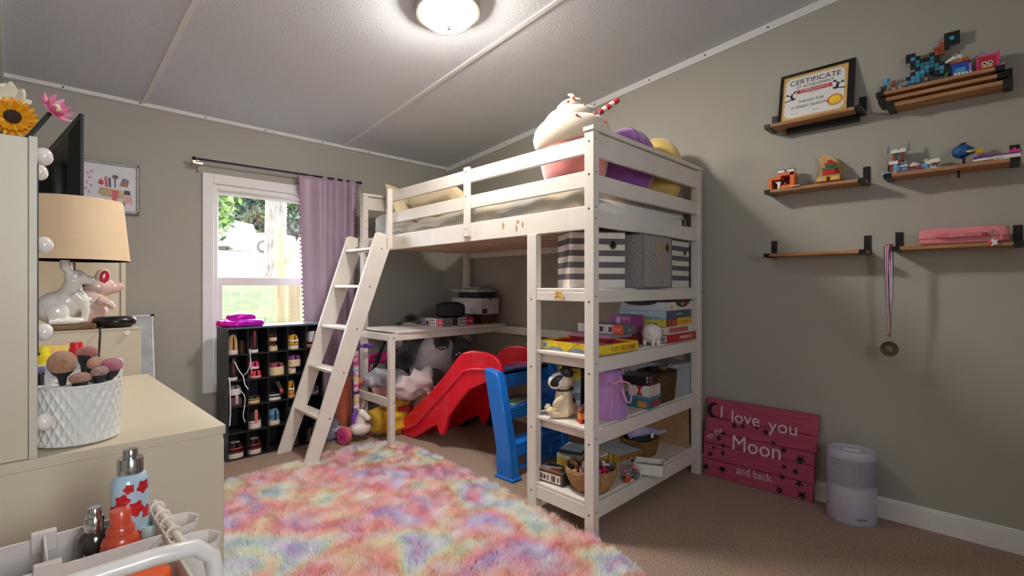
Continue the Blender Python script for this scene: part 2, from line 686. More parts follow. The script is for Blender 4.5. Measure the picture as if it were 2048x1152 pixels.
tr_ = thing('bare_tree', 'thick grey bare tree trunk right of the truck', 'tree', (4.50, 12.55, gz(12.55)))
mb = MB()
mb.tube([(4.5, 12.55, 1.0), (4.5, 12.55, 1.5), (4.52, 12.55, 3.4), (4.6, 12.6, 6.5)], [0.34, 0.25, 0.235, 0.2], 20)
mb.build('trunk', BARK, tr_)
wh_ = MB()
wh_.b2(17.4, 25, 34, 40, 2.5, 8.5)
wh_.build('house', mat((244, 242, 238), 0.8), None)
tag(bpy.data.objects['house'], 'white house far behind the wooden posts', 'house')

# pickup truck, side on; local x runs towards its tail
tk = thing('pickup_truck', 'white pickup truck parked on the bright driveway beyond the window', 'truck', (10.05, 30.1, gz(30) - 0.05), R(-45.4))
WP = mat((246, 246, 246), 0.3, coat=0.5)
m_ = L(tk)
m_.prism([(-3.6, 0.45), (-3.7, 0.95), (-3.3, 1.05), (-2.2, 1.15), (-1.75, 1.78), (-0.95, 1.82), (-0.72, 1.14), (1.55, 1.1), (1.6, 0.5), (1.05, 0.45), (0.95, 0.72), (0.6, 0.85), (0.2, 0.72), (0.1, 0.42)], -0.9, 0.9, M=Matrix.Rotation(R(90), 4, 'X'))
m_.build('body', WP, tk, bevel=0.05)
for sx_ in (0.58, -2.7):
    for sy_ in (-0.88, 0.88):
        m_ = L(tk)
        m_.cyl((sx_, sy_ - 0.11, 0.36), (sx_, sy_ + 0.11, 0.36), 0.36, n=28)
        w_ = m_.build('wheel', mat((10, 10, 10), 0.7), tk)
        m_ = L(tk)
        m_.cyl((sx_, sy_ - 0.125, 0.36), (sx_, sy_ + 0.125, 0.36), 0.21, n=20)
        m_.build('hubcap', mat((150, 150, 150), 0.4), tk)
m_ = L(tk)
m_.b2(-1.62, -0.98, -0.91, 0.91, 1.22, 1.66)
m_.build('side_window', mat((60, 66, 70), 0.1), tk)
m_ = L(tk)
m_.b2(1.6, 1.78, -0.8, 0.8, 0.42, 0.6)
m_.build('bumper', mat((120, 120, 120), 0.4, metal=0.6), tk)

PLANK = mat((92, 74, 50), 0.8, c2=(112, 94, 66), vscale=6, stretch=(6, 6, 0.6), bump=0.2)
fr = thing('porch_post', 'raw timber porch post with a diagonal brace outside the window', 'post', (2.2, 6.0, gz(6)))
m_ = MB()
m_.b2(2.155, 2.245, 5.955, 6.045, gz(6) - 0.3, 1.80)
m_.build('post', PLANK, fr, bevel=0.004)
m_ = MB()
m_.tube([(2.24, 6.02, 1.33), (2.55, 6.1, 1.78)], 0.035, 4)
m_.build('brace', PLANK, fr, smooth=0)
fr = MB()
fr.b2(2.03, 2.15, 5.28, 5.32, gz(5.3) - 0.3, 1.12)
tag(fr.build('timber_plank', PLANK, None, bevel=0.003), 'short upright timber plank behind the lower window pane', 'plank')
# ================================================================ LOFT BED
PEACH = WHITE
bed = thing('loft_bed', 'white wooden loft bed with slatted guard rails, ladder, desk and corner shelves', 'bed', (1.772, 1.25, 0))


def bwarp(p):
    a = (p.x - 1.772) / 1.1
    b = (p.y - 1.25)
    return Vector((p.x + 0.04 * b * (1 - a), p.y - 0.05 * a * b / 2.2, p.z))


def bb(name, *boxes, bevel=0.003, m=None, parent=None):
    m_ = MB(warp=bwarp)
    for b_ in boxes:
        m_.b2(*b_)
    return m_.build(name, m or WHITE, parent or bed, bevel=bevel)


def bolt(parent, x, y, z, ax, r=0.0042, m=SCREW):
    m_ = MB(warp=bwarp)
    d = 0.0012
    if ax == 'x':
        m_.cyl((x - d, y, z), (x + 0.002, y, z), r, n=12)
    else:
        m_.cyl((x, y - d, z), (x, y + 0.002, z), r, n=12)
    return m_.build('bolt', m, parent)


X0, X1, Y0, YM, YF = 1.772, 2.873, 1.25, 1.60, 3.404
posts = []
p_ = bb('post', (X0, X0 + 0.042, Y0, Y0 + 0.051, 0, 1.79))
for z in (1.745, 1.60, 1.45, 1.04, 0.725, 0.415, 0.105):
    bolt(p_, X0, Y0 + 0.025, z, 'x')
for z in (1.755, 1.61, 1.455, 1.405, 1.065, 0.77, 0.44, 0.12):
    bolt(p_, X0 + 0.018, Y0, z, 'y', 0.0036, BLACKM)
p_ = bb('post', (X1 - 0.042, X1, Y0, Y0 + 0.051, 0, 1.79))
for z in (1.73, 1.69, 1.52, 1.41, 1.075, 0.75, 0.44, 0.12):
    bolt(p_, X1 - 0.02, Y0, z, 'y', 0.0036, BLACKM)
p_ = bb('post', (X0, X0 + 0.042, YM, YM + 0.06, 0, 1.362))
for z in (1.045, 0.715, 0.42, 0.11):
    bolt(p_, X0, YM + 0.03, z, 'x')
bb('post', (X1 - 0.042, X1, YM, YM + 0.06, 0, 1.362))
p_ = bb('post', (X0, X0 + 0.042, YF, YF + 0.06, 0, 1.79))
for z in (1.76, 1.70, 1.60, 1.545):
    bolt(p_, X0 + 0.02, YF, z, 'y', 0.004, BLACKM)
for z in (1.74, 1.56):
    bolt(p_, X0, YF + 0.03, z, 'x', 0.004)
p_ = bb('post', (X1 - 0.042, X1, YF, YF + 0.06, 0, 1.79))
# near and far end boards and caps
bb('cap_rail', (X0 - 0.005, X1 + 0.004, Y0 - 0.005, Y0 + 0.056, 1.79, 1.812), bevel=0.004)
bb('cap_rail', (X0 - 0.003, X1 + 0.004, YF - 0.004, YF + 0.064, 1.79, 1.812), bevel=0.004)
for a, b in ((1.683, 1.787), (1.528, 1.603), (1.373, 1.447)):
    bb('end_board', (X0 + 0.042, X1 - 0.042, Y0 + 0.008, Y0 + 0.03, a, b))
for a, b in ((1.69, 1.787), (1.40, 1.47)):
    bb('end_board', (X0 + 0.042, X1 - 0.042, YF + 0.015, YF + 0.035, a, b))
# long side, window side is the ladder opening
bb('guard_rail', (X0 + 0.012, X0 + 0.032, Y0 + 0.051, 3.0, 1.697, 1.772))
bb('guard_rail', (X0 + 0.012, X0 + 0.032, Y0 + 0.051, 3.0, 1.548, 1.622))
side = bb('side_board', (X0 + 0.010, X0 + 0.034, Y0 + 0.051, YF, 1.362, 1.466))
g_ = bb('guard_post', (X0 - 0.012, X0 + 0.010, 2.113, 2.163, 1.385, 1.782), bevel=0.006)
for z in (1.755, 1.615, 1.43):
    bolt(g_, X0 - 0.012, 2.138, z, 'x', 0.004)
g_ = bb('guard_post', (X0 - 0.030, X0 + 0.010, 2.985, 3.012, 1.37, 1.782), bevel=0.004)
bb('guard_rail', (X1 - 0.032, X1 - 0.012, Y0 + 0.051, YF, 1.697, 1.772))
bb('guard_rail', (X1 - 0.032, X1 - 0.012, Y0 + 0.051, YF, 1.548, 1.622))
r_ = bb('side_board', (X1 - 0.034, X1 - 0.010, Y0 + 0.051, YF, 1.355, 1.466))
for y in (1.9, 2.15, 2.4, 2.65, 2.9, 3.15):
    bolt(r_, X1 - 0.034, y, 1.375, 'x', 0.004, BLACKM)
SLAT = mat((222, 190, 160), 0.7, c2=(238, 212, 186), vscale=4, stretch=(1, 12, 8))
for i in range(15):
    y = 1.36 + i * 0.142
    bb('slat', (X0 + 0.034, X1 - 0.034, y, y + 0.07, 1.396, 1.408), m=SLAT, bevel=0.002)
# warning sticker and wood knots on the side board
m_ = MB(warp=bwarp)
m_.prism([(2.815, 1.395), (2.855, 1.395), (2.835, 1.437)], 0, 0.0006, M=Matrix(((0, 0, -1, X0 + 0.0098), (1, 0, 0, 0), (0, 1, 0, 0), (0, 0, 0, 1))))
m_.build('warning_triangle', mat((206, 204, 150), 0.6), side, smooth=0)
KN = mat((196, 160, 116), 0.6, c2=(150, 104, 60), vscale=60)
for (y, z, a, b) in ((1.735, 1.435, 0.011, 0.010), (1.70, 1.418, 0.007, 0.016), (1.845, 1.425, 0.009, 0.02), (1.745, 1.405, 0.006, 0.02)):
    m_ = MB(warp=bwarp)
    m_.ell((X0 + 0.0100, y, z), (0.0007, a, b), nu=14, nv=8)
    m_.build('wood_knot', KN, side)

# corner shelves
for (zt, a, b, sa, sb) in ((1.100, 1.036, 1.093, 1.04, 1.10), (0.80, 0.725, 0.791, 0.735, 0.78), (0.48, 0.406, 0.472, 0.415, 0.46), (0.158, 0.081, 0.150, 0.078, 0.150)):
    full = zt in (1.100, 0.158)
    s_ = bb('shelf', (X0 + 0.006, X1 - 0.004, Y0 + 0.03, YM + 0.03, zt - 0.016, zt))
    bb('shelf_rail', (X0 + 0.042, X1 - 0.042, Y0 + 0.008, Y0 + 0.03, a, b), parent=s_)
    bb('shelf_rail', (X0 + 0.042, X1 - 0.042, YM + 0.03, YM + 0.05, a, zt), parent=s_)
    if full:
        bb('shelf_rail', (X0 + 0.004, X0 + 0.024, Y0 + 0.051, YM, sa, sb - 0.017 if zt > 1 else sb - 0.009), parent=s_)
    else:
        r_ = bb('shelf_rail', (X0 + 0.05, X0 + 0.07, Y0 + 0.051, YM + 0.02, sa, zt - 0.016), parent=s_)
    bb('shelf_rail', (X1 - 0.03, X1 - 0.010, Y0 + 0.051, YM, sa, sb - 0.017), parent=s_)
m_ = MB()
m_.b2(1.7752, 1.7762, 1.425, 1.472, 1.048, 1.088)
st_ = m_.build('orange_sticker', mat((222, 168, 84), 0.5, c2=(240, 206, 140), vscale=80), bed, smooth=0)
m_ = MB()
for (y, z, a, b) in ((1.455, 1.075, 0.010, 0.002), (1.45, 1.064, 0.004, 0.006), (1.44, 1.057, 0.008, 0.002), (1.462, 1.058, 0.003, 0.006), (1.435, 1.075, 0.003, 0.004)):
    m_.ell((1.7752, y, z), (0.0005, a, b), nu=10, nv=6)
m_.build('sticker_print', mat((60, 50, 36), 0.6), bed)

# ---- desk
dk = bb('desktop', (1.786, 2.86, 2.93, 3.39, 0.782, 0.800), bevel=0.003)
m_ = MB()
m_.b2(1.80, 2.87, 2.935, 2.955, 0.733, 0.782)
m_.build('apron', WHITE, dk, bevel=0.003)
m_ = MB()
m_.b2(1.80, 1.82, 2.97, 3.38, 0.733, 0.782)
m_.build('apron', WHITE, dk, bevel=0.003)
m_ = MB()
m_.b2(1.80, 1.82, 2.97, 3.40, 0.281, 0.340)
m_.build('lower_rail', WHITE, bed, bevel=0.003)
m_ = MB()
m_.b2(1.797, 1.838, 2.932, 2.972, 0, 0.782)
lg = m_.build('desk_leg', WHITE, bed, bevel=0.003)
for z in (0.755, 0.31):
    m_ = MB()
    m_.cyl((1.826, 2.931, z), (1.826, 2.936, z), 0.0042, n=12)
    m_.build('bolt', BLACKM, lg)
m_ = MB()
m_.cyl((1.796, 2.952, 0.755), (1.80, 2.952, 0.755), 0.004, n=12)
m_.build('bolt', CHROME, lg)
m_ = MB()
m_.b2(2.845, 2.865, 1.65, 3.0, 0.72, 0.781)
m_.build('wall_rail', WHITE, bed, bevel=0.003)

# ---- ladder (leans out towards the window)
m_ = MB()
top, bot = Vector((1.792, 0, 1.475)), Vector((1.222, 0, 0.0))


def stringer(y):
    k = MB()
    w = 0.092
    # profile in XZ: front edge line and back edge line, feet cut level, top cut square
    pts = [(bot.x, 0.0), (bot.x + w, 0.0), (top.x + 0.03, 1.365), (top.x + 0.012, 1.462), (top.x - 0.055, 1.475), (top.x - 0.075, 1.468)]
    Mx = Matrix(((1, 0, 0, 0), (0, 0, 1, y), (0, 1, 0, 0), (0, 0, 0, 1)))
    k.prism(pts, -0.010, 0.010, M=Mx)
    return k


ladder = stringer(3.385).build('ladder', WHITE, bed, bevel=0.003, smooth=30)
s_ = stringer(2.985).build('ladder_stringer', WHITE, ladder, bevel=0.003, smooth=30)
for z in (1.375, 1.117, 0.842, 0.569, 0.292):
    xx = bot.x + 0.012 + (top.x - 0.075 - bot.x) * z / 1.468
    k = MB()
    k.b2(xx, xx + 0.095, 2.995, 3.375, z - 0.020, z)
    k.build('rung', WHITE, ladder, bevel=0.004)
    k = MB()
    k.cyl((xx + 0.06, 2.9745, z - 0.012), (xx + 0.06, 2.977, z - 0.012), 0.005, n=12)
    k.build('bolt', BLACKM, ladder)
BRASS = mat((120, 96, 50), 0.4, metal=0.8)
k = MB()
k.cyl((1.80, 3.37, 1.395), (1.80, 3.37, 1.475), 0.0035, n=8)
k.b2(1.775, 1.815, 3.362, 3.378, 1.388, 1.394)
k.build('hook_bolt', BRASS, ladder)
k = MB()
k.b2(1.7955, 1.7985, 2.97, 2.985, 1.36, 1.44)
k.build('hinge_plate', mat((196, 176, 150), 0.4, metal=0.4), ladder)

# ================================================================ BEDDING
SHEET = mat((190, 178, 152), 0.85, c2=(150, 150, 148), vscale=5, bump=0.25, bscale=220, sheen=0.3)
mt_ = MB(warp=bwarp)
mt_.soft((2.33, 2.35, 1.470), (0.99, 2.08, 0.115), 0.14, nu=40, nv=16)
tag(mt_.build('mattress', mat((228, 226, 220), 0.85, var=0.02, bump=0.3, bscale=90), None), 'cream mattress lying inside the loft bed frame', 'mattress')


def quilt(u, v):
    # u across the bed, v along it
    x = 1.812 + u * 1.026
    y = 1.312 + v * 1.90
    e = min(u, 1 - u)
    z = 1.563 + 0.055 * math.exp(-((v - 0.05) / 0.30) ** 2) * (0.6 + 0.4 * math.sin(9 * u)) + 0.02 * math.exp(-((v - 0.45) / 0.15) ** 2)
    fold = math.sin(30 * v + 14 * u + 2.4 * math.sin(7 * v)) * (0.35 + 0.65 * (0.5 + 0.5 * math.sin(11 * v + 3 * u)))
    z += 0.024 * fold * (0.6 + 0.4 * math.sin(17 * v)) * (1 if v > 0.18 else v / 0.18 * 0.8 + 0.2)
    z += 0.006 * math.sin(23 * u + 13 * v) + 0.006 * math.sin(57 * v - 31 * u)
    if e < 0.05:
        z -= (0.05 - e) / 0.05 * 0.135
        z = max(z, 1.43)
        x = x + (0.004 if u < 0.5 else -0.02) * 0
    if v < 0.03:
        z -= (0.03 - v) / 0.03 * 0.12
    return (x, y, z)


m_ = MB(warp=bwarp)
m_.sheet(quilt, 70, 170)
tag(m_.build('blanket', SHEET, None, smooth=180, solid=0.006), 'rumpled beige grey blanket spread over the loft bed mattress', 'blanket')
CREAM = mat((226, 208, 172), 0.85, c2=(214, 194, 156), vscale=5, bump=0.2, bscale=200, sheen=0.3)


def pillow(name, label, Mx, w, h, t_, m__, seed=0):
    def top_(s):
        def fn(u, v):
            a, b = 2 * u - 1, 2 * v - 1
            e = max(0.0, (1 - abs(a) ** 3.2) * (1 - abs(b) ** 3.2)) ** 0.42
            pin = 1 - 0.08 * (1 - abs(a)) ** 0.5 * abs(b) ** 4
            pin2 = 1 - 0.08 * (1 - abs(b)) ** 0.5 * abs(a) ** 4
            z = s * t_ / 2 * e + 0.004 * math.sin(9 * a + 5 * b + seed) * e
            return (a * w / 2 * pin2, b * h / 2 * pin, z)
        return fn
    k = MB(M=Mx)
    k.sheet(top_(1), 26, 20)
    k.sheet(top_(-1), 26, 20)
    return tag(k.build(name, m__, None, smooth=80), label, 'pillow')


pillow('pillow', 'large cream pillow lying behind the loft bed guard rail', T(2.20, 2.83, 1.67, rz=R(84), rx=R(30)), 0.60, 0.40, 0.17, CREAM)
pillow('pillow', 'cream pillow with one corner poking up at the ladder end', T(2.17, 3.27, 1.715, rz=R(20), rx=R(60), ry=R(10)), 0.46, 0.30, 0.10, CREAM, 2)
k = MB()


def bundle(u, v):
    th = 2 * PI * u
    ph = -PI / 2 + PI * v
    r = 1 + 0.07 * math.sin(9 * th + 2 * math.sin(3 * ph)) * math.cos(ph)
    sg = lambda a, e: math.copysign(abs(a) ** e, a)
    return (2.07 + 0.165 * r * sg(math.cos(ph), .5) * sg(math.cos(th), .5), 3.23 + 0.13 * r * sg(math.cos(ph), .5) * sg(math.sin(th), .5),
            1.565 + 0.085 * sg(math.sin(ph), .6))


k.sheet(bundle, 72, 20)
tag(k.build('folded_blanket', mat((224, 224, 220), 0.9, c2=(196, 198, 196), vscale=7, bump=0.3), None, smooth=180),
    'white ribbed folded blanket at the head of the loft bed', 'blanket')

# ================================================================ PLUSHES ON THE BED
PNK = mat((214, 138, 136), 0.9, c2=(206, 122, 120), vscale=6, sheen=0.6, bump=0.15, bscale=300)
CRM = mat((206, 192, 172), 0.9, var=0.03, sheen=0.6, bump=0.15, bscale=300)
cu = thing('plush_milkshake', 'giant pink milkshake plush with a cream swirl top and striped straw', 'plush toy', (2.04, 1.56, 1.60))
m_ = L(cu)
m_.lathe([(0, 0.0), (0.11, 0.0), (0.145, 0.03), (0.165, 0.09), (0.18, 0.17), (0.187, 0.23), (0.185, 0.30), (0.16, 0.34), (0, 0.345)], 36)
m_.build('cup', PNK, cu, smooth=80, sub=1)
# swirl: three tapering coils
pts, rs = [], []
for i in range(90):
    t_ = i / 89
    a = 2 * PI * 2.6 * t_ + 2.2
    rr = 0.118 * (1 - t_) ** 0.62 + 0.004
    pts.append((rr * math.cos(a), rr * math.sin(a) * 0.95, 0.262 + 0.20 * t_ ** 1.15))
    rs.append(0.082 * (1 - t_) ** 0.6 + 0.012)
pts += [(0.006, 0.0, 0.475), (-0.01, 0.01, 0.497), (-0.026, 0.02, 0.50)]
rs += [0.016, 0.010, 0.004]
m_ = L(cu)
m_.tube(pts, rs, 16)
m_.ell((0, 0, 0.31), (0.155, 0.155, 0.11), nu=28, nv=16)
sw = m_.build('cream_swirl', CRM, cu, smooth=180)
DOT = mat((226, 110, 84), 0.8)
for (a, z, r) in ((200, 0.43, .10), (222, 0.33, .186), (250, 0.345, .19), (205, 0.28, .196), (232, 0.255, .198), (262, 0.275, .197), (244, 0.405, .118), (180, 0.30, .19), (215, 0.455, .075), (272, 0.32, .19)):
    a = R(a)
    m_ = L(cu)
    c_ = Vector((r * math.cos(a), r * math.sin(a) * .97, z))
    m_.ell(tuple(c_), (0.0085, 0.0085, 0.0085), nu=12, nv=8)
    m_.build('sprinkle', DOT, cu)
m_ = L(cu)
dr = Vector((0.72, -0.48, 0.62)).normalized()
p0 = Vector((0.10, -0.06, 0.40))
RED = mat((204, 26, 34), 0.8, sheen=0.3)
for i in range(6):
    a_, b_ = p0 + dr * (0.025 * i), p0 + dr * (0.025 * (i + 1))
    m_.tube([a_, b_], 0.015, 12, mi=i % 2)
m_.ell(tuple(p0 + dr * 0.15), 0.015, mi=1, nu=12, nv=8)
m_.build('straw', [mat((240, 232, 220), 0.8), RED], cu)

PURP = mat((150, 84, 168), 0.9, c2=(132, 66, 152), vscale=7, sheen=0.6, bump=0.12, bscale=300)
pp = thing('plush_ball', 'round purple plush toy wedged between the pink and yellow plushes', 'plush toy', (2.40, 1.475, 1.60))
m_ = L(pp)
m_.ell((0, 0, 0.185), (0.165, 0.165, 0.20), nu=32, nv=20)
m_.build('body', PURP, pp, smooth=180)
m_ = L(pp)
m_.tube([(0.165 * math.sin(a) * -0.55 + 0.01, -0.168 * math.sin(a) * 0.84, 0.185 + 0.203 * math.cos(a)) for a in [PI * (0.02 + 0.5 * i / 20) for i in range(21)]], 0.0022, 6)
m_.build('seam', mat((96, 44, 116), 0.9), pp)
for q in ((0.03, -0.02, 0.385), (-0.07, -0.115, 0.29)):
    m_ = L(pp)
    m_.ell(q, 0.007, nu=10, nv=6)
    m_.build('stitch_button', mat((84, 40, 100), 0.9), pp)
YEL = mat((230, 200, 112), 0.9, c2=(214, 180, 88), vscale=7, sheen=0.6, bump=0.12, bscale=300)
yy = thing('plush_ball', 'round yellow plush toy against the wall behind the purple plush', 'plush toy', (2.695, 1.45, 1.575))
m_ = L(yy)
m_.ell((0, 0, 0.20), (0.122, 0.16, 0.215), nu=32, nv=20)
m_.build('body', YEL, yy, smooth=180)
m_ = L(yy)
m_.ell((-0.085, -0.06, 0.04), (0.07, 0.085, 0.055), nu=24, nv=14)
m_.build('foot', YEL, yy, smooth=180)

# ================================================================ FABRIC BINS ON THE TOP SHELF
CH, LT = mat((104, 96, 100), 0.9, bump=0.4, bscale=400, var=0.05), mat((226, 218, 212), 0.9, bump=0.4, bscale=400, var=0.03)


def fabric_bin(label, o_, rz_, w, d, h, kind):
    b_ = thing('storage_bin', label, 'storage bin', o_, rz_, 'fabric storage bins on the shelf')
    t__ = 0.006
    m_ = L(b_)
    n = 9 if kind == 'stripe' else 1
    zs = [0] + [0.012 + (h - 0.012) * i / n for i in range(n + 1)] if kind == 'stripe' else [0, h]
    for i in range(len(zs) - 1):
        a, b = zs[i], zs[i + 1]
        bul = 0.0
        for (x0_, x1_, y0_, y1_) in ((-w / 2, w / 2, 0, t__), (-w / 2, w / 2, d - t__, d), (-w / 2, -w / 2 + t__, t__, d - t__), (w / 2 - t__, w / 2, t__, d - t__)):
            m_.b2(x0_, x1_, y0_, y1_, a, b, mi=(i + 1) % 2 if i else 0)
    m_.b2(-w / 2 + t__, w / 2 - t__, t__, d - t__, 0, t__, mi=0)
    if kind == 'stripe':
        m_.build('body', [LT, CH], b_, smooth=0)
    else:
        NEWS = mat((176, 170, 168), 0.9, c2=(120, 112, 112), vscale=70, stretch=(0.7, 0.7, 5), bump=0.2)
        m_.build('body', NEWS, b_, smooth=0)
        m_ = L(b_)
        for (x_, z_, a_, b2_) in ((0.02, 0.19, 0.022, 0.045), (0.035, 0.13, 0.016, 0.04), (0.01, 0.22, 0.03, 0.02)):
            m_.ell((x_, -0.0002, z_), (a_, 0.0012, b2_), nu=14, nv=8)
        m_.build('brown_print', mat((176, 140, 112), 0.9), b_)
        m_ = L(b_)
        for z_ in (h, 0.004):
            m_.tube([(-w / 2, -0.001, z_), (w / 2, -0.001, z_)], 0.003, 6)
        for x_ in (-w / 2, w / 2):
            m_.tube([(x_, -0.001, 0), (x_, -0.001, h)], 0.003, 6)
        m_.build('edge_binding', mat((120, 112, 114), 0.9), b_)
    m_ = L(b_)
    for (x0_, x1_, y0_, y1_) in ((-w / 2 - .002, w / 2 + .002, -.002, t__ + .001), (-w / 2 - .002, w / 2 + .002, d - t__ - .001, d + .002), (-w / 2 - .002, -w / 2 + t__, t__, d - t__), (w / 2 - t__, w / 2 + .002, t__, d - t__)):
        m_.b2(x0_, x1_, y0_, y1_, h, h + 0.006)
    m_.build('rim', mat((92, 84, 84), 0.9), b_, bevel=0.002)
    gx = w * (0.28 if kind != 'news' else 0.33)
    m_ = L(b_)
    ring = [(gx + 0.017 * math.cos(a), -0.002, h * 0.79 + 0.021 * math.sin(a)) for a in [2 * PI * i / 24 for i in range(24)]]
    m_.tube(ring, 0.0035, 8, closed=True)
    g_ = m_.build('grommet', mat((150, 138, 120), 0.35, metal=0.8), b_)
    m_ = L(b_)
    m_.ell((gx, -0.0005, h * 0.79), (0.0155, 0.0012, 0.0195), nu=20, nv=8)
    m_.build('grommet_hole', mat((20, 18, 18), 0.9), b_)
    return b_


fabric_bin('angled grey and white striped fabric bin at the left end of the top shelf', (1.832 + 0.1125, 1.43 - 0.08, 1.101), R(-35.4), 0.276, 0.20, 0.262, 'stripe')
fabric_bin('grey newsprint patterned fabric bin between the two striped bins', (2.30, 1.228, 1.101), 0, 0.29, 0.28, 0.262, 'news')
fabric_bin('grey and white striped fabric bin at the wall end of the top shelf', (2.645, 1.285, 1.101), R(2), 0.28, 0.28, 0.262, 'stripe')
m_ = MB()
m_.tube([(2.27, 1.30, 1.365), (2.30, 1.28, 1.385), (2.345, 1.28, 1.388), (2.385, 1.30, 1.368)], [0.006, 0.012, 0.012, 0.006], 8)
tag(m_.build('black_cloth', mat((34, 36, 34), 0.9), None), 'black cloth poking out of the newsprint bin', 'cloth')
# ================================================================ RIGHT WALL: FLOATING SHELVES
OAK = mat((186, 140, 98), 0.6, c2=(150, 104, 66), vscale=7, stretch=(10, 0.9, 10), bump=0.1)
SF = 2.800   # x of the shelf fronts


def floating_shelf(label, yl, yr, z, group='oak wall shelves with black metal brackets', plates=(1, 1), plate_h=0.075, th=0.016, xf=SF, name='wall_shelf', back=XR):
    s_ = thing(name, label, 'shelf', (back, (yl + yr) / 2, z), 0, group)
    m_ = MB()
    m_.b2(xf, back - 0.002, yr + 0.004, yl - 0.004, z - th, z)
    m_.build('board', OAK, s_, bevel=0.002)
    for k, y in enumerate((yl, yr)):
        sg = -1 if k == 0 else 1
        m_ = MB()
        a, b = (y - 0.030, y - 0.001) if k == 0 else (y + 0.001, y + 0.030)
        m_.b2(xf - 0.003, xf, a, b, z - th - 0.002, z + 0.001)
        m_.b2(xf - 0.003, back - 0.003, a, b, z - th - 0.004, z - th)
        if plates[k]:
            m_.b2(back - 0.005, back - 0.001, a, b, z - th, z + plate_h)
        br = m_.build('bracket', BLACKM, s_, bevel=0.001)
        if plates[k]:
            m_ = MB()
            m_.cyl((back - 0.0055, (a + b) / 2, z + plate_h - 0.015), (back - 0.004, (a + b) / 2, z + plate_h - 0.015), 0.004, n=12)
            m_.build('screw', SCREW, br)
    return s_


sh_cert = floating_shelf('oak wall shelf holding the framed certificate', 0.883, 0.455, 1.962)
m_ = MB()
m_.b2(2.885, 2.915, 0.48, 0.80, 1.915, 1.944)
m_.build('support_bar', BLACKM, sh_cert, bevel=0.002)
floating_shelf('oak wall shelf carrying the orange brick house and the sailing boat', 0.883, 0.440, 1.617)
floating_shelf('empty oak wall shelf, lowest on the left', 0.886, 0.436, 1.281)
floating_shelf('oak wall shelf with the pink case and hanging medal', 0.345, -0.075, 1.288)
sc_ = floating_shelf('oak wall shelf under the brick snow castle and blue fish', 0.374, -0.065, 1.622)
m_ = MB()
m_.cyl((2.86, 0.12, 1.575), (2.86, 0.12, 1.606), 0.004, n=10)
m_.build('peg', BLACKM, sc_)
# three boards stacked on each other at the top right
floating_shelf('lowest board of the triple stacked oak shelf at top right', 0.365, -0.045, 1.945, 'stacked boards of the top right shelf', th=0.018, xf=2.815)
floating_shelf('middle board of the triple stacked oak shelf at top right', 0.395, -0.028, 1.972, 'stacked boards of the top right shelf', (0, 0), th=0.016, xf=2.806)
floating_shelf('top board of the triple stacked oak shelf at top right', 0.402, -0.022, 2.001, 'stacked boards of the top right shelf', (0, 0), th=0.016, xf=2.800)
ZT = 2.0015


def wallframe(x, y, z):
    """u to the right in view (-Y), v up, w out of the wall (-X)"""
    return frame((x, y, z), (0, -1, 0), (0, 0, 1))


# ---- certificate in a black frame, leaning
ce = thing('certificate_frame', 'black framed cheerleading certificate with gold border leaning on the wall shelf', 'picture frame', (2.87, 0.68, 1.9625))
yl_, yr_ = 0.838, 0.492
hw, hh = 0.168, 0.142
lean = R(14)
CM = frame((2.862, 0.667, 1.9635), (0, -1, 0), (math.sin(lean), 0, math.cos(lean))) @ Matrix.Translation((0, hh, 0))
m_ = MB(M=CM)
bw = 0.014
for a in ((-hw, hw, -hh, -hh + bw), (-hw, hw, hh - bw, hh), (-hw, -hw + bw, -hh + bw, hh - bw), (hw - bw * 2, hw, -hh + bw, hh - bw)):
    m_.b2(a[0], a[1], a[2], a[3], -0.006, 0.008)
m_.b2(-hw, hw, -hh, hh, -0.010, -0.006)
m_.build('frame', mat((24, 21, 20), 0.35), ce, bevel=0.002)
m_ = MB(M=CM)
m_.b2(-hw + bw, hw - 2 * bw, -hh + bw, hh - bw, -0.0058, 0.0005)
pa = m_.build('certificate_sheet', mat((206, 164, 88), 0.6, c2=(228, 196, 128), vscale=90), ce, smooth=0)
cxm = -bw / 2
m_ = MB(M=CM)
iw, ih = hw - 1.5 * bw - 0.014, hh - bw - 0.014
cc = 0.018
m_.prism([(cxm - iw + cc, -ih), (cxm + iw - cc, -ih), (cxm + iw, -ih + cc), (cxm + iw, ih - cc), (cxm + iw - cc, ih), (cxm - iw + cc, ih), (cxm - iw, ih - cc), (cxm - iw, -ih + cc)], 0.0005, 0.0012)
m_.build('white_panel', mat((232, 232, 232), 0.6, var=0.01), pa, smooth=0)
INK, REDI = mat((28, 28, 30), 0.6), mat((186, 28, 40), 0.6)
TM = lambda x, y, z=0.0016: CM @ Matrix.Translation((x + cxm, y, z))
text('lettering', 'CERTIFICATE', 0.040, TM(0, 0.084), INK, pa, 0.0004, 0.228)
text('lettering', 'OF ACHIEVEMENT', 0.022, TM(0, 0.055), INK, pa, 0.0003, 0.170)
m_ = MB(M=CM)
m_.prism([(cxm - 0.085, 0.018), (cxm + 0.085, 0.018), (cxm + 0.076, 0.0285), (cxm + 0.085, 0.039), (cxm - 0.085, 0.039), (cxm - 0.076, 0.0285)], 0.0012, 0.0016)
m_.build('red_ribbon', REDI, pa, smooth=0)
text('lettering', 'CHEERLEADING', 0.0165, TM(0, 0.0285, 0.002), PAPER, pa, 0.0003, 0.130)
text('lettering', 'PRESENTED TO', 0.006, TM(0, 0.010), INK, pa, 0.0002, 0.055)
text('lettering', 'THANKS FOR', 0.0205, TM(-0.012, -0.032), INK, pa, 0.0003, 0.118)
text('lettering', 'A GREAT SEASON!', 0.0205, TM(-0.015, -0.060), INK, pa, 0.0003, 0.172)
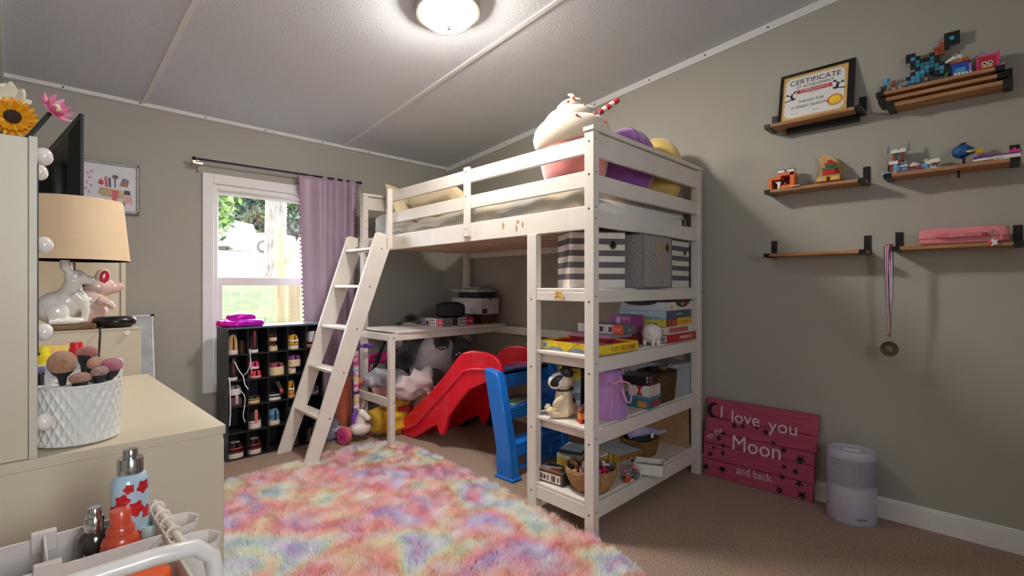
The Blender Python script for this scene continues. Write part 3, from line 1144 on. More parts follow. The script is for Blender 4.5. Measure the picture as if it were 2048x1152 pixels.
for xx, yy_ in ((-0.085, -0.096), (0.015, -0.092)):
    m_ = MB(M=CM)
    m_.b2(xx - 0.018 + cxm, xx + 0.018 + cxm, yy_, yy_ + 0.0012, 0.0012, 0.0016)
    m_.build('signature_line', INK, pa, smooth=0)
# starburst seal
for rad, mm, z_ in ((0.037, mat((214, 120, 40), 0.6), 0.0014), (0.028, mat((244, 206, 60), 0.6), 0.0019)):
    m_ = MB(M=CM)
    pl = []
    for i in range(40):
        a = 2 * PI * i / 40
        r_ = rad * (1.0 if i % 2 else 0.83)
        pl.append((cxm + 0.096 + r_ * math.cos(a), -0.062 + r_ * 0.92 * math.sin(a)))
    m_.prism(pl, 0.0012, z_)
    m_.build('gold_seal', mm, pa, smooth=0)
# two jumping cheerleader silhouettes
for sx_, ox, oy in ((1, -0.103, 0.012), (-1, 0.104, 0.022)):
    m_ = MB(M=CM @ Matrix.Translation((ox + cxm, oy, 0)) @ Matrix.Diagonal((sx_, 1, 1, 1)))
    z0, z1 = 0.0012, 0.0017

    def seg(p, q, w):
        d = Vector((q[0] - p[0], q[1] - p[1])).normalized()
        n_ = Vector((-d.y, d.x)) * w / 2
        m_.prism([(p[0] + n_.x, p[1] + n_.y), (q[0] + n_.x, q[1] + n_.y), (q[0] - n_.x, q[1] - n_.y), (p[0] - n_.x, p[1] - n_.y)], z0, z1)

    seg((-0.002, 0.004), (0.004, -0.018), 0.012)
    seg((0.0, 0.004), (-0.019, 0.006), 0.004)
    seg((0.002, 0.006), (0.012, 0.018), 0.004)
    seg((0.004, -0.02), (-0.032, -0.028), 0.006)
    seg((0.004, -0.02), (0.02, -0.016), 0.006)
    seg((0.02, -0.016), (0.006, -0.026), 0.005)
    for px_, py_, pr in ((-0.021, 0.009, 0.006), (0.014, 0.021, 0.006), (0.001, 0.011, 0.004)):
        m_.prism([(px_ + pr * math.cos(a), py_ + pr * math.sin(a)) for a in [2 * PI * i / 10 for i in range(10)]], z0, z1)
    m_.build('cheerleader_figure', INK, pa, smooth=0)
# faint scuffs on the wall
# ---- brick toys
BR = {k: mat(v, 0.32, var=0.03, coat=0.2) for k, v in dict(
    orange=(232, 108, 36), white=(232, 230, 226), black=(24, 24, 28), red=(186, 30, 28), darkred=(120, 20, 30), yellow=(232, 176, 40),
    azur=(70, 160, 206), teal=(40, 124, 140), dblue=(26, 84, 150), blue=(40, 70, 170), brown=(140, 66, 34), rust=(176, 84, 36),
    grey=(130, 130, 134), dgrey=(66, 66, 70), purple=(104, 50, 140), lav=(176, 130, 190), pink=(214, 50, 130), cream=(226, 196, 140),
    sky=(110, 178, 222), green=(60, 110, 70), tan=(196, 160, 106)).items()}


def bricks(parent, name, color, items, stud=True, u=0.008):
    """items: (x0,x1,y0,y1,z0,z1) in metres, in the wall frame of the parent: x right, y up, z out"""
    m_ = L(parent)
    for it in items:
        x0_, x1_, y0_, y1_, z0_, z1_ = it
        m_.b2(x0_, x1_, y0_, y1_, z0_, z1_)
        if stud and (x1_ - x0_) >= 0.006:
            nx = max(1, int(round((x1_ - x0_) / u)))
            nz = max(1, int(round((z1_ - z0_) / u)))
            if nx * nz <= 60:
                for i in range(nx):
                    for j in range(nz):
                        cx_ = x0_ + (i + 0.5) * (x1_ - x0_) / nx
                        cz_ = z0_ + (j + 0.5) * (z1_ - z0_) / nz
                        m_.cyl((cx_, y1_, cz_), (cx_, y1_ + 0.0018, cz_), 0.0025, n=8)
    return m_.build(name, BR[color], parent, smooth=30, bevel=0.0004 if not stud else 0)


def wthing(name, label, cat, y, z, x=2.93, group=None):
    o = bpy.data.objects.new(name, None)
    COL.objects.link(o)
    o.matrix_basis = wallframe(x, y, z)
    return tag(o, label, cat, group)


# pixel sword (a plain blocky sword), origin at its lower left
sw_ = wthing('pixel_sword', 'blue, black and orange pixel block sword standing on the top right shelf', 'toy sword', 0.318, ZT, 2.905)
px_ = 0.0167
rows = ['.........KKK', '.........KAK', '........OKKK', '.KK....ROK..', '.KAK..KOR...', '..KTKKTK....', '..KTTTTK....', '...KTATTK...', '..KAATKTAK..', '.KAATK.KTKK.', 'KAAAK....K..', 'AATK........', 'AAK.........']
cmap = {'K': 'black', 'A': 'azur', 'T': 'teal', 'O': 'rust', 'R': 'brown'}
for key, col_ in cmap.items():
    m_ = L(sw_)
    for r_i, row in enumerate(rows):
        for c_i, ch in enumerate(row):
            if ch == key:
                m_.b2(c_i * px_ - 0.0008, (c_i + 1) * px_ + 0.0008, (12 - r_i) * px_ * 1.02 - 0.0008 * (r_i < 12), (13 - r_i) * px_ * 1.02 + 0.0008, 0.0, 0.016)
    m_.build({'K': 'black_outline', 'A': 'light_blue_blade', 'T': 'teal_blade', 'O': 'orange_grip', 'R': 'brown_grip'}[key], BR[col_], sw_, smooth=0)
g0 = wthing('brick_fort', 'small grey brick fort with a blue figure at the end of the top shelf', 'toy building', 0.402, ZT, 2.90)
bricks(g0, 'wall', 'dgrey', [(0.0, 0.04, 0, 0.006, 0, 0.05), (0.006, 0.03, 0.006, 0.045, 0, 0.03), (0.04, 0.10, 0, 0.02, 0, 0.05)])
bricks(g0, 'battlement', 'grey', [(0.0, 0.012, 0.006, 0.04, 0.03, 0.045), (0.03, 0.055, 0.045, 0.052, 0, 0.03), (0.035, 0.05, 0.006, 0.04, 0.03, 0.045), (0.055, 0.11, 0.02, 0.04, 0.02, 0.05), (0.07, 0.09, 0.05, 0.06, 0.0, 0.03)])
bricks(g0, 'door', 'brown', [(0.052, 0.07, 0.028, 0.052, 0.05, 0.056), (0.12, 0.13, 0.0, 0.012, 0.05, 0.056)])
bricks(g0, 'parapet', 'white', [(0.058, 0.066, 0.008, 0.016, 0.056, 0.06), (0.08, 0.088, 0.008, 0.016, 0.056, 0.06)], stud=False)
m_ = L(g0)
m_.ell((0.03, 0.072, 0.02), (0.012, 0.012, 0.008), nu=14, nv=8)
m_.b2(0.02, 0.04, 0.05, 0.062, 0.014, 0.026)
m_.b2(0.038, 0.044, 0.07, 0.08, 0.016, 0.022)
m_.build('figure', BR['azur'], g0)
g1 = wthing('brick_cavern', 'dark grey brick base with tiny robots below the pixel sword hilt', 'toy building', 0.255, ZT, 2.90)
bricks(g1, 'rock', 'dgrey', [(0, 0.06, 0, 0.02, 0, 0.05), (0.01, 0.05, 0.02, 0.04, 0, 0.04), (0.06, 0.085, 0, 0.03, 0, 0.03)])
bricks(g1, 'robot', 'grey', [(0.024, 0.034, 0.02, 0.034, 0.045, 0.055), (0.04, 0.05, 0.0, 0.012, 0.055, 0.065)], stud=False)
g2 = wthing('brick_minivan', 'small dark blue and white brick rover on the top shelf', 'toy', 0.17, ZT, 2.875)
bricks(g2, 'hull', 'blue', [(0, 0.03, 0.0, 0.012, 0, 0.03)])
bricks(g2, 'wheel', 'white', [(0.012, 0.02, 0.0, 0.008, 0.03, 0.034), (0.026, 0.034, 0.0, 0.008, 0.03, 0.034)], stud=False)
un = wthing('brick_box_toy', 'blue block box toy topped by a white horned animal head', 'toy', 0.142, ZT, 2.905)
bricks(un, 'blue_box', 'blue', [(0, 0.055, 0.006, 0.07, 0, 0.04)])
bricks(un, 'face_panel', 'azur', [(0.010, 0.046, 0.018, 0.048, 0.04, 0.042)], stud=False)
bricks(un, 'orange_trim', 'rust', [(-0.002, 0.058, 0.072, 0.077, 0, 0.042), (0.03, 0.055, 0.08, 0.088, 0, 0.04)])
bricks(un, 'purple_panel', 'lav', [(0.055, 0.062, 0.02, 0.06, 0, 0.04), (-0.012, 0.0, 0, 0.014, 0.0, 0.05)])
bricks(un, 'white_plate', 'white', [(0.0, 0.035, 0.0, 0.006, 0.03, 0.056)])
m_ = L(un)
m_.tube([(-0.022, 0.088, 0.03), (-0.006, 0.094, 0.03), (0.014, 0.102, 0.03), (0.028, 0.10, 0.03), (0.032, 0.09, 0.03)], [0.004, 0.008, 0.012, 0.011, 0.006], 10)
m_.build('animal_head', BR['white'], un)
m_ = L(un)
m_.tube([(0.022, 0.112, 0.03), (0.026, 0.128, 0.03)], [0.004, 0.0015], 8)
m_.build('horn', BR['rust'], un)
m_ = L(un)
m_.ell((0.012, 0.104, 0.041), (0.0035, 0.0035, 0.002), nu=10, nv=6)
m_.build('eye', BR['black'], un)
m_ = L(un)
m_.tube([(-0.025, 0.0, 0.03), (-0.018, 0.03, 0.03), (-0.01, 0.05, 0.03)], [0.003, 0.008, 0.002], 8)
m_.build('leaf_blade', BR['green'], un)
pk = wthing('brick_box_toy', 'pink and red block box toy with round white eyes', 'toy', 0.058, ZT, 2.90)
bricks(pk, 'red_box', 'red', [(0.0, 0.055, 0.012, 0.068, 0, 0.04)])
bricks(pk, 'pink_side', 'pink', [(-0.006, 0.0, 0.006, 0.07, 0, 0.04), (0.055, 0.064, 0.01, 0.082, 0, 0.04), (0.0, 0.055, 0.068, 0.076, 0, 0.036)])
bricks(pk, 'lilac_plate', 'lav', [(0.0, 0.05, 0.076, 0.082, 0, 0.03)])
bricks(pk, 'lilac_brick', 'lav', [(0.064, 0.08, 0.0, 0.022, 0.01, 0.05)])
for x_ in (0.018, 0.036):
    m_ = L(pk)
    m_.cyl((x_, 0.040, 0.040), (x_, 0.040, 0.043), 0.0085, n=16)
    e_ = m_.build('eye', BR['white'], pk)
    m_ = L(pk)
    m_.cyl((x_, 0.040, 0.043), (x_, 0.040, 0.0445), 0.0045, n=12)
    m_.build('pupil', BR['black'], e_)
bricks(pk, 'mouth', 'cream', [(0.012, 0.044, 0.022, 0.030, 0.040, 0.044)], stud=False)
pl_ = wthing('brick_creature', 'white, lilac striped brick creature lying between the two box toys', 'toy', 0.098, ZT, 2.84)
bricks(pl_, 'body', 'white', [(-0.035 + i * 0.012, -0.027 + i * 0.012, 0.002, 0.016 - 0.001 * i, 0, 0.016) for i in range(5)])
bricks(pl_, 'belly', 'lav', [(-0.02, 0.05, 0.0, 0.005, -0.002, 0.018)])

# fox-orange house
fx = wthing('brick_house', 'orange brick house with open front and white chimneys', 'toy building', 0.872, 1.6175, 2.90)
O_ = [(0, 0.014, 0, 0.068, 0, 0.06), (0.014, 0.045, 0.055, 0.068, 0, 0.06), (0.045, 0.058, 0.055, 0.08, 0, 0.06), (0.058, 0.12, 0.072, 0.084, 0, 0.06), (0.102, 0.122, 0.0, 0.084, 0, 0.06), (0.06, 0.102, 0.0, 0.022, 0.045, 0.06)]
bricks(fx, 'orange_wall', 'orange', O_)
bricks(fx, 'red_lining', 'darkred', [(0.0, 0.122, 0.0, 0.072, -0.004, 0.0), (0.014, 0.06, 0.0, 0.004, 0, 0.05), (0.014, 0.05, 0.045, 0.055, 0.0, 0.05)])
for x_ in (0.042, 0.088):
    c_ = bricks(fx, 'chimney', 'white', [(x_, x_ + 0.030, 0.0895, 0.104, 0.012, 0.05)], stud=False)
    m_ = L(fx)
    m_.b2(x_ - 0.001, x_ + 0.031, 0.104, 0.107, 0.011, 0.051)
    m_.build('chimney_cap', BR['black'], c_)
bricks(fx, 'pillar', 'white', [(0.044, 0.056, 0.0, 0.034, 0.05, 0.064), (0.036, 0.06, 0.034, 0.04, 0.05, 0.064)])
m_ = L(fx)
m_.ell((0.078, 0.03, 0.055), (0.006, 0.006, 0.006), nu=10, nv=6)
m_.build('figure', BR['grey'], fx)
lo_ = wthing('brick_plate', 'flat dark brick plates with white tips in front of the orange house', 'toy', 0.745, 1.6175, 2.84)
bricks(lo_, 'plates', 'dgrey', [(0, 0.03, 0, 0.004, 0.0, 0.04), (0.012, 0.04, 0.004, 0.012, 0.0, 0.01)])
bricks(lo_, 'tips', 'white', [(-0.012, 0.02, 0.0, 0.004, 0.045, 0.052), (0.015, 0.035, 0.0, 0.003, 0.055, 0.062)], stud=False)
# boat
bo = wthing('brick_boat', 'red and yellow brick boat with a large tan sail', 'toy boat', 0.655, 1.6175, 2.885)
bricks(bo, 'red_keel', 'darkred', [(0.0, 0.11, 0.004, 0.014, 0.005, 0.045), (-0.012, 0.02, 0.0, 0.008, 0.01, 0.04), (0.06, 0.10, 0.0, 0.006, 0.0, 0.03), (0.10, 0.122, 0.008, 0.014, 0.01, 0.03)])
bricks(bo, 'yellow_hull', 'yellow', [(0.008, 0.05, 0.014, 0.034, 0.0, 0.05), (0.065, 0.105, 0.014, 0.034, 0.0, 0.05)], stud=False)
bricks(bo, 'deck', 'tan', [(0.004, 0.108, 0.034, 0.04, -0.004, 0.052)])
for x_ in (0.029, 0.085):
    m_ = MB(M=wm(bo) @ Matrix.Translation((x_, 0.024, 0.051)) @ Matrix.Rotation(R(45), 4, 'Z'))
    m_.b2(-0.010, 0.010, -0.002, 0.002, 0, 0.002)
    m_.b2(-0.002, 0.002, -0.010, 0.010, 0, 0.002)
    m_.build('white_cross', BR['white'], bo, smooth=0)
bricks(bo, 'red_cabin', 'red', [(0.03, 0.095, 0.042, 0.052, 0.0, 0.045), (0.035, 0.085, 0.052, 0.070, 0.002, 0.04)])
bricks(bo, 'red_crow_nest', 'red', [(0.038, 0.08, 0.098, 0.108, 0.012, 0.03), (0.05, 0.07, 0.108, 0.12, 0.014, 0.028)])
bricks(bo, 'green_cargo', 'green', [(0.03, 0.09, 0.072, 0.08, 0.005, 0.04), (0.04, 0.078, 0.086, 0.098, 0.01, 0.034)])
m_ = L(bo)
sail = [(0.0, 0.145), (0.01, 0.152), (0.03, 0.156), (0.055, 0.148), (0.08, 0.125), (0.105, 0.095), (0.122, 0.062), (0.10, 0.05), (0.06, 0.045), (0.02, 0.040), (0.005, 0.042), (0.012, 0.08), (0.012, 0.12)]
m_.prism(sail, -0.012, -0.009)
m_.build('sail', mat((214, 180, 118), 0.7, c2=(190, 154, 96), vscale=40), bo, smooth=0)
m_ = L(bo)
m_.ell((0.010, 0.146, -0.0085), (0.002, 0.002, 0.001), nu=8, nv=6)
m_.build('sail_eyelet', BR['black'], bo)
for x_ in (0.0, 0.115):
    m_ = L(bo)
    m_.tube([(x_, 0.045, 0.02), (x_ + 0.012 * (1 if x_ < 0.1 else -1), 0.10, 0.0)], 0.0015, 6)
    m_.build('mast_pole', BR['brown'], bo)

# snow castle
cs = wthing('brick_castle', 'white, blue and brown brick castle with a tower', 'toy building', 0.382, 1.6225, 2.92)
bricks(cs, 'white_base', 'white', [(0.0, 0.20, 0.0, 0.004, 0.02, 0.105), (0.06, 0.16, 0.004, 0.034, 0.03, 0.05), (0.105, 0.13, 0.034, 0.042, 0.03, 0.05), (0.15, 0.165, 0.02, 0.048, 0.03, 0.05), (0.165, 0.20, 0.036, 0.052, 0.02, 0.05)])
bricks(cs, 'blue_trim', 'sky', [(0.0, 0.03, 0.004, 0.010, 0.08, 0.10), (0.042, 0.056, 0.004, 0.044, 0.07, 0.09), (0.07, 0.09, 0.004, 0.024, 0.06, 0.075), (0.145, 0.16, 0.004, 0.03, 0.055, 0.07), (0.17, 0.19, 0.004, 0.014, 0.06, 0.09), (0.062, 0.074, 0.04, 0.054, 0.045, 0.06)])
bricks(cs, 'brown_wall', 'brown', [(0.028, 0.042, 0.004, 0.036, 0.07, 0.088), (0.096, 0.13, 0.006, 0.026, 0.06, 0.08), (0.175, 0.195, 0.012, 0.036, 0.03, 0.05), (0.048, 0.062, 0.036, 0.054, 0.04, 0.055)])
bricks(cs, 'roof', 'white', [(0.025, 0.058, 0.044, 0.058, 0.065, 0.092), (0.10, 0.126, 0.026, 0.034, 0.055, 0.082), (0.056, 0.09, 0.03, 0.036, 0.055, 0.08)])
m_ = L(cs)
for q in ((0.114, 0.04, 0.07), (0.155, 0.05, 0.045), (0.165, 0.03, 0.055), (0.085, 0.034, 0.07)):
    m_.ell(q, (0.010, 0.006, 0.010), nu=12, nv=8)
m_.build('snow_cap', BR['white'], cs)
tw = bricks(cs, 'tower', 'brown', [(0.036, 0.048, 0.062, 0.10, 0.03, 0.06), (0.064, 0.076, 0.062, 0.10, 0.03, 0.06), (0.036, 0.076, 0.062, 0.068, 0.03, 0.056)])
bricks(tw, 'tower_window', 'sky', [(0.048, 0.064, 0.072, 0.076, 0.03, 0.052), (0.048, 0.064, 0.082, 0.086, 0.03, 0.052), (0.048, 0.064, 0.092, 0.096, 0.03, 0.052)], stud=False)
bricks(tw, 'tower_roof', 'white', [(0.028, 0.084, 0.10, 0.112, 0.026, 0.064), (0.034, 0.05, 0.112, 0.12, 0.03, 0.05), (0.062, 0.08, 0.112, 0.12, 0.03, 0.05)])
for x_ in (0.018, 0.092):
    m_ = L(cs)
    m_.prism([(x_ - 0.007, 0.108), (x_ + 0.007, 0.110), (x_ + 0.004, 0.13), (x_ + 0.004, 0.142), (x_ - 0.002, 0.144), (x_ - 0.004, 0.13)], 0.04, 0.046)
    m_.build('grey_wing', BR['grey'], cs, smooth=0)
bricks(cs, 'purple_plate', 'purple', [(0.055, 0.155, 0.0041, 0.007, 0.085, 0.112)])
m_ = L(cs)
m_.ell((0.134, 0.016, 0.09), (0.006, 0.009, 0.006), nu=10, nv=8)
m_.build('red_figure', BR['red'], cs)
# blue fish on a stand
fi = wthing('toy_fish', 'blue brick fish with orange fins mounted on a black stand', 'toy fish', 0.14, 1.6225, 2.885)
m_ = L(fi)
m_.tube([(0.0, 0.055, 0.03), (0.008, 0.058, 0.03), (0.022, 0.062, 0.03), (0.045, 0.064, 0.03), (0.062, 0.060, 0.03), (0.072, 0.056, 0.03)], [0.010, 0.022, 0.030, 0.028, 0.016, 0.008], 14)
m_.build('body', BR['dblue'], fi, smooth=20)
m_ = L(fi)
m_.prism([(0.02, 0.09), (0.03, 0.1), (0.046, 0.1), (0.042, 0.09)], 0.027, 0.033)
m_.build('back_fin', BR['black'], fi, smooth=0)
m_ = L(fi)
m_.ell((0.026, 0.068, 0.055), (0.008, 0.008, 0.006), nu=12, nv=8)
m_.build('eye_patch', BR['teal'], fi)
m_ = L(fi)
m_.tube([(0.045, 0.056, 0.055), (0.06, 0.054, 0.06), (0.078, 0.058, 0.055)], [0.003, 0.006, 0.003], 8)
m_.build('side_fin', BR['cream'], fi)
m_ = L(fi)
m_.prism([(0.068, 0.055), (0.098, 0.072), (0.092, 0.056), (0.10, 0.044), (0.08, 0.044)], 0.026, 0.034)
m_.build('tail_fin', BR['yellow'], fi, smooth=0)
bricks(fi, 'stand', 'black', [(0.012, 0.06, 0, 0.005, 0.005, 0.055), (0.032, 0.042, 0.005, 0.034, 0.025, 0.035), (0.06, 0.075, 0.0, 0.008, 0.0, 0.03)])
sa = wthing('brick_hoverboard', 'long white and purple brick hovercraft with a pink driver', 'toy vehicle', 0.062, 1.6225, 2.875)
m_ = L(sa)
m_.soft((0.04, 0.012, 0.03), (0.11, 0.016, 0.05), 0.7, nu=30, nv=10)
m_.b2(0.05, 0.128, 0.004, 0.02, 0.01, 0.05)
m_.build('white_hull', BR['white'], sa)
bricks(sa, 'purple_deck', 'purple', [(-0.01, 0.04, 0.02, 0.028, 0.01, 0.04), (0.04, 0.128, 0.0205, 0.025, 0.008, 0.05), (0.0, 0.035, 0.028, 0.034, 0.014, 0.03)])
bricks(sa, 'pink_driver', 'pink', [(0.095, 0.125, 0.025, 0.037, 0.015, 0.045), (0.105, 0.115, 0.037, 0.046, 0.02, 0.035)])
bricks(sa, 'pink_brick', 'pink', [(0.062, 0.074, 0.025, 0.030, 0.01, 0.03)])

# ---- pink carry case
PKC = mat((222, 140, 144), 0.6, c2=(214, 128, 134), vscale=12, bump=0.1, bscale=300)
pc = thing('carry_case', 'pink hard shell carry case with a handle and charm on the wall shelf', 'carry case', (2.85, 0.107, 1.2885), R(-2))
m_ = L(pc)
m_.soft((0, 0, 0.036), (0.105, 0.285, 0.072), 0.28, nu=48, nv=16)
m_.build('shell', PKC, pc, smooth=60)
m_ = L(pc)
loop = []
for i in range(60):
    a = 2 * PI * i / 60
    sg = lambda v_: math.copysign(abs(v_) ** 0.28, v_)
    loop.append((0.0535 * sg(math.cos(a)), 0.1435 * sg(math.sin(a)), 0.028))
m_.tube(loop, 0.0028, 6, closed=True)
m_.build('zip', mat((206, 118, 110), 0.5), pc)
m_ = L(pc)
m_.tube([(-0.052, 0.078, 0.034), (-0.062, 0.070, 0.034), (-0.063, 0.0, 0.034), (-0.062, -0.07, 0.034), (-0.052, -0.078, 0.034)], [0.006, 0.008, 0.008, 0.008, 0.006], 8)
hd = m_.build('handle', mat((206, 96, 116), 0.6), pc)
m_ = L(pc)
m_.b2(-0.0725, -0.0705, -0.064, 0.07, 0.026, 0.043)
m_.build('handle_strap', mat((208, 104, 120), 0.6), pc, bevel=0.001)
m_ = L(pc)
m_.tube([(-0.056, -0.118, 0.028), (-0.062, -0.122, 0.020), (-0.06, -0.122, 0.006)], [0.003, 0.006, 0.005], 8)
m_.build('zip_pull', mat((214, 120, 128), 0.6), pc)
text('lettering', 'AMYNNK', 0.012, wm(pc) @ frame((-0.0728, 0.012, 0.0345), (0, -1, 0), (0, 0, 1)), mat((236, 190, 190), 0.5), pc, 0.0003, 0.048)
chm = thing('charm', 'white and pink star charm clipped to the pink case', 'charm', (2.79, 0.015, 1.28))
m_ = MB()
ring = [(2.788, 0.016 + 0.007 * math.cos(a), 1.331 + 0.010 * math.sin(a)) for a in [2 * PI * i / 16 for i in range(16)]]
m_.tube(ring, 0.0016, 6, closed=True)
m_.build('clasp', CHROME, chm)
m_ = MB()
m_.tube([(2.788, 0.016, 1.322), (2.786, 0.016, 1.306)], 0.0018, 6)
m_.build('chain', CHROME, chm)
m_ = MB(M=wallframe(2.790, 0.012, 1.287))
m_.prism([(0.018 * (1 if i % 2 == 0 else 0.55) * math.cos(2 * PI * i / 10 + 0.6), 0.018 * (1 if i % 2 == 0 else 0.55) * math.sin(2 * PI * i / 10 + 0.6)) for i in range(10)], 0, 0.004)
m_.build('white_star', mat((232, 226, 226), 0.4), chm, bevel=0.001)
m_ = MB(M=wallframe(2.790, 0.022, 1.284))
m_.ell((0, 0, 0.003), (0.007, 0.010, 0.003), nu=12, nv=8)
m_.build('pink_bead', mat((226, 70, 96), 0.4), chm)

# ---- medal on its ribbon
md_ = thing('medal', 'dark round medal on a red, white and blue ribbon hanging from the shelf end', 'medal', (2.805, 0.352, 1.30))
stripes = [mat((40, 56, 118), 0.7), mat((226, 224, 226), 0.7), mat((190, 24, 44), 0.7), mat((226, 224, 226), 0.7), mat((40, 56, 118), 0.7)]
for side_, (y0a, y1a) in enumerate(((0.358, 0.353), (0.341, 0.351))):
    m_ = MB()
    for k in range(5):
        def rib(u, v, k=k, side_=side_, y0a=y0a, y1a=y1a):
            z = 1.296 - v * 0.405
            w = (0.024 * (1 - v) + 0.007 * v) * (1.0 if side_ else 0.9)
            yc = y0a + (y1a - y0a) * v + 0.004 * math.sin(3.0 * v + side_ * 2) * (1 - v) * 2
            xx = 2.790 + 0.004 * side_ + 0.02 * v + 0.004 * math.sin(6 * v + side_)
            tw_ = 0.5 * math.sin(4 * v + 2 * side_)
            q = ((k + u) / 5 - 0.5) * w
            return (xx + q * math.sin(tw_), yc - q * math.cos(tw_), z)
        m_.sheet(rib, 2, 30, mi=k)
    m_.build('ribbon', stripes, md_, smooth=60, solid=0.0008)
m_ = MB()
m_.sheet(lambda u, v: (2.790 + 0.03 * v, 0.338 + 0.026 * u, 1.2965 + 0.003 * math.sin(PI * v)), 4, 6)
m_.build('ribbon_loop', mat((190, 24, 44), 0.7), md_, solid=0.001)
m_ = MB()
m_.tube([(2.808, 0.352, 0.893), (2.808, 0.346, 0.884), (2.808, 0.352, 0.879), (2.808, 0.358, 0.884)], 0.003, 6, closed=True)
m_.build('red_tip', mat((200, 24, 44), 0.6), md_)
m_ = MB()
m_.tube([(2.806, 0.352 + 0.007 * math.cos(a), 0.866 + 0.008 * math.sin(a)) for a in [2 * PI * i / 14 for i in range(14)]], 0.0012, 6, closed=True)
m_.tube([(2.806, 0.352, 0.88), (2.806, 0.352, 0.872)], 0.001, 6)
m_.build('ring', CHROME, md_)
DM = mat((74, 66, 60), 0.35, metal=0.7, c2=(104, 96, 88), vscale=90)
m_ = MB(M=wallframe(2.810, 0.352, 0.823))
m_.lathe([(0, 0), (0.0325, 0), (0.034, 0.002), (0.032, 0.0045), (0.027, 0.003), (0, 0.003)], 36)
dsk = m_.build('disc', DM, md_)
m_ = MB(M=wallframe(2.810, 0.352, 0.823))
m_.prism([(-0.018, -0.008), (-0.004, -0.004), (0.002, -0.016), (0.012, -0.014), (0.016, 0.0), (0.008, 0.014), (-0.006, 0.016), (-0.016, 0.008)], 0.003, 0.0045)
m_.build('relief', mat((120, 112, 106), 0.35, metal=0.6), dsk, bevel=0.001)

# ================================================================ PINK MOON SIGN
SG = thing('wooden_sign', 'pink plank sign reading I love you to the Moon and back, leaning on the wall', 'sign', (2.89, 0.95, 0))
x_b, x_t = 2.882, 2.915
SM = frame((x_b, 0.956, 0.0), (0, -1, 0), (x_t - x_b, 0, 0.448))   # u right, v up along the boards, w towards the room
PINKW = mat((186, 84, 108), 0.75, c2=(166, 62, 88), vscale=6, stretch=(20, 2, 20), bump=0.15)
SH = 0.449
edges = [0, 0.083, 0.168, 0.236, 0.318, SH]
offs = [(-0.284, 0.284), (-0.282, 0.290), (-0.284, 0.292), (-0.276, 0.299), (-0.268, 0.305)]
rows_ = [(0.0, 0.094), (0.097, 0.185), (0.188, 0.250), (0.253, 0.338), (0.341, SH)]
for (a, b), (l_, r__) in zip(rows_, offs):
    m_ = MB(M=SM)
    m_.b2(l_, r__, a, b, 0, 0.018)
    m_.build('plank', PINKW, SG, bevel=0.002)
m_ = MB(M=SM)
for u_ in (-0.2, 0.2):
    m_.b2(u_ - 0.02, u_ + 0.02, 0.02, SH - 0.02, -0.006, 0)
m_.build('batten', PINKW, SG)
SW = mat((224, 206, 214), 0.7)
text('lettering', 'I', 0.095, SM @ T(-0.185, 0.375, 0.0185), SW, SG, 0.0004)
text('lettering', 'love', 0.098, SM @ T(-0.055, 0.362, 0.0185), SW, SG, 0.0004, 0.150)
text('lettering', 'you', 0.098, SM @ T(0.140, 0.352, 0.0185), SW, SG, 0.0004, 0.140)
text('lettering', 'to the', 0.046, SM @ T(-0.222, 0.250, 0.0185, rz=R(38)), SW, SG, 0.0004, 0.10)
text('lettering', 'Moon', 0.120, SM @ T(0.005, 0.215, 0.0185), SW, SG, 0.0004, 0.250)
text('lettering', 'and back.', 0.060, SM @ T(0.002, 0.070, 0.0185), SW, SG, 0.0004, 0.190)
m_ = MB(M=SM @ T(-0.232, 0.383, 0.0182))
mo = [(0.037 * math.cos(a), 0.042 * math.sin(a)) for a in [R(55) + (R(325) - R(55)) * i / 24 for i in range(25)]]
mo += [(0.016 + 0.029 * math.cos(a), -0.002 + 0.034 * math.sin(a)) for a in [R(308) + (R(62) - R(308)) * i / 24 for i in range(25)]]
for i in range(24):
    m_.prism([mo[i], mo[i + 1], mo[48 - i], mo[49 - i]], 0, 0.003)
BK = mat((22, 16, 20), 0.7)
m_.build('moon', BK, SG, smooth=0)
for (u_, v_, r_) in ((-0.113, 0.315, .018), (-0.067, 0.320, .014), (0.008, 0.327, .013), (0.055, 0.312, .018), (-0.17, 0.262, .013), (-0.196, 0.225, .016), (-0.17, 0.188, .013),
                     (-0.225, 0.165, .012), (-0.172, 0.147, .016), (-0.245, 0.125, .017), (0.095, 0.262, .013), (0.145, 0.236, .018), (0.225, 0.205, .026), (0.15, 0.150, .014),
                     (0.205, 0.140, .017), (0.142, 0.095, .017), (0.222, 0.082, .020), (0.13, 0.02, .022), (0.238, 0.01, .026), (-0.172, 0.055, .022), (-0.268, 0.045, .022)):
    v_ = max(v_, r_)
    m_ = MB(M=SM @ T(u_, v_, 0.0182, rz=R(90) + u_ * 3))
    pl = [(r_ * (1 if i % 2 == 0 else 0.42) * math.cos(2 * PI * i / 10), r_ * (1 if i % 2 == 0 else 0.42) * math.sin(2 * PI * i / 10)) for i in range(10)]
    m_.prism(pl, 0, 0.003)
    m_.build('star', BK, SG, smooth=0)
m_ = MB()
m_.tube([(2.925, 1.30, 0.30), (2.92, 1.22, 0.30)], 0.0015, 5)
m_.build('hanging_string', mat((170, 180, 170), 0.7), SG)

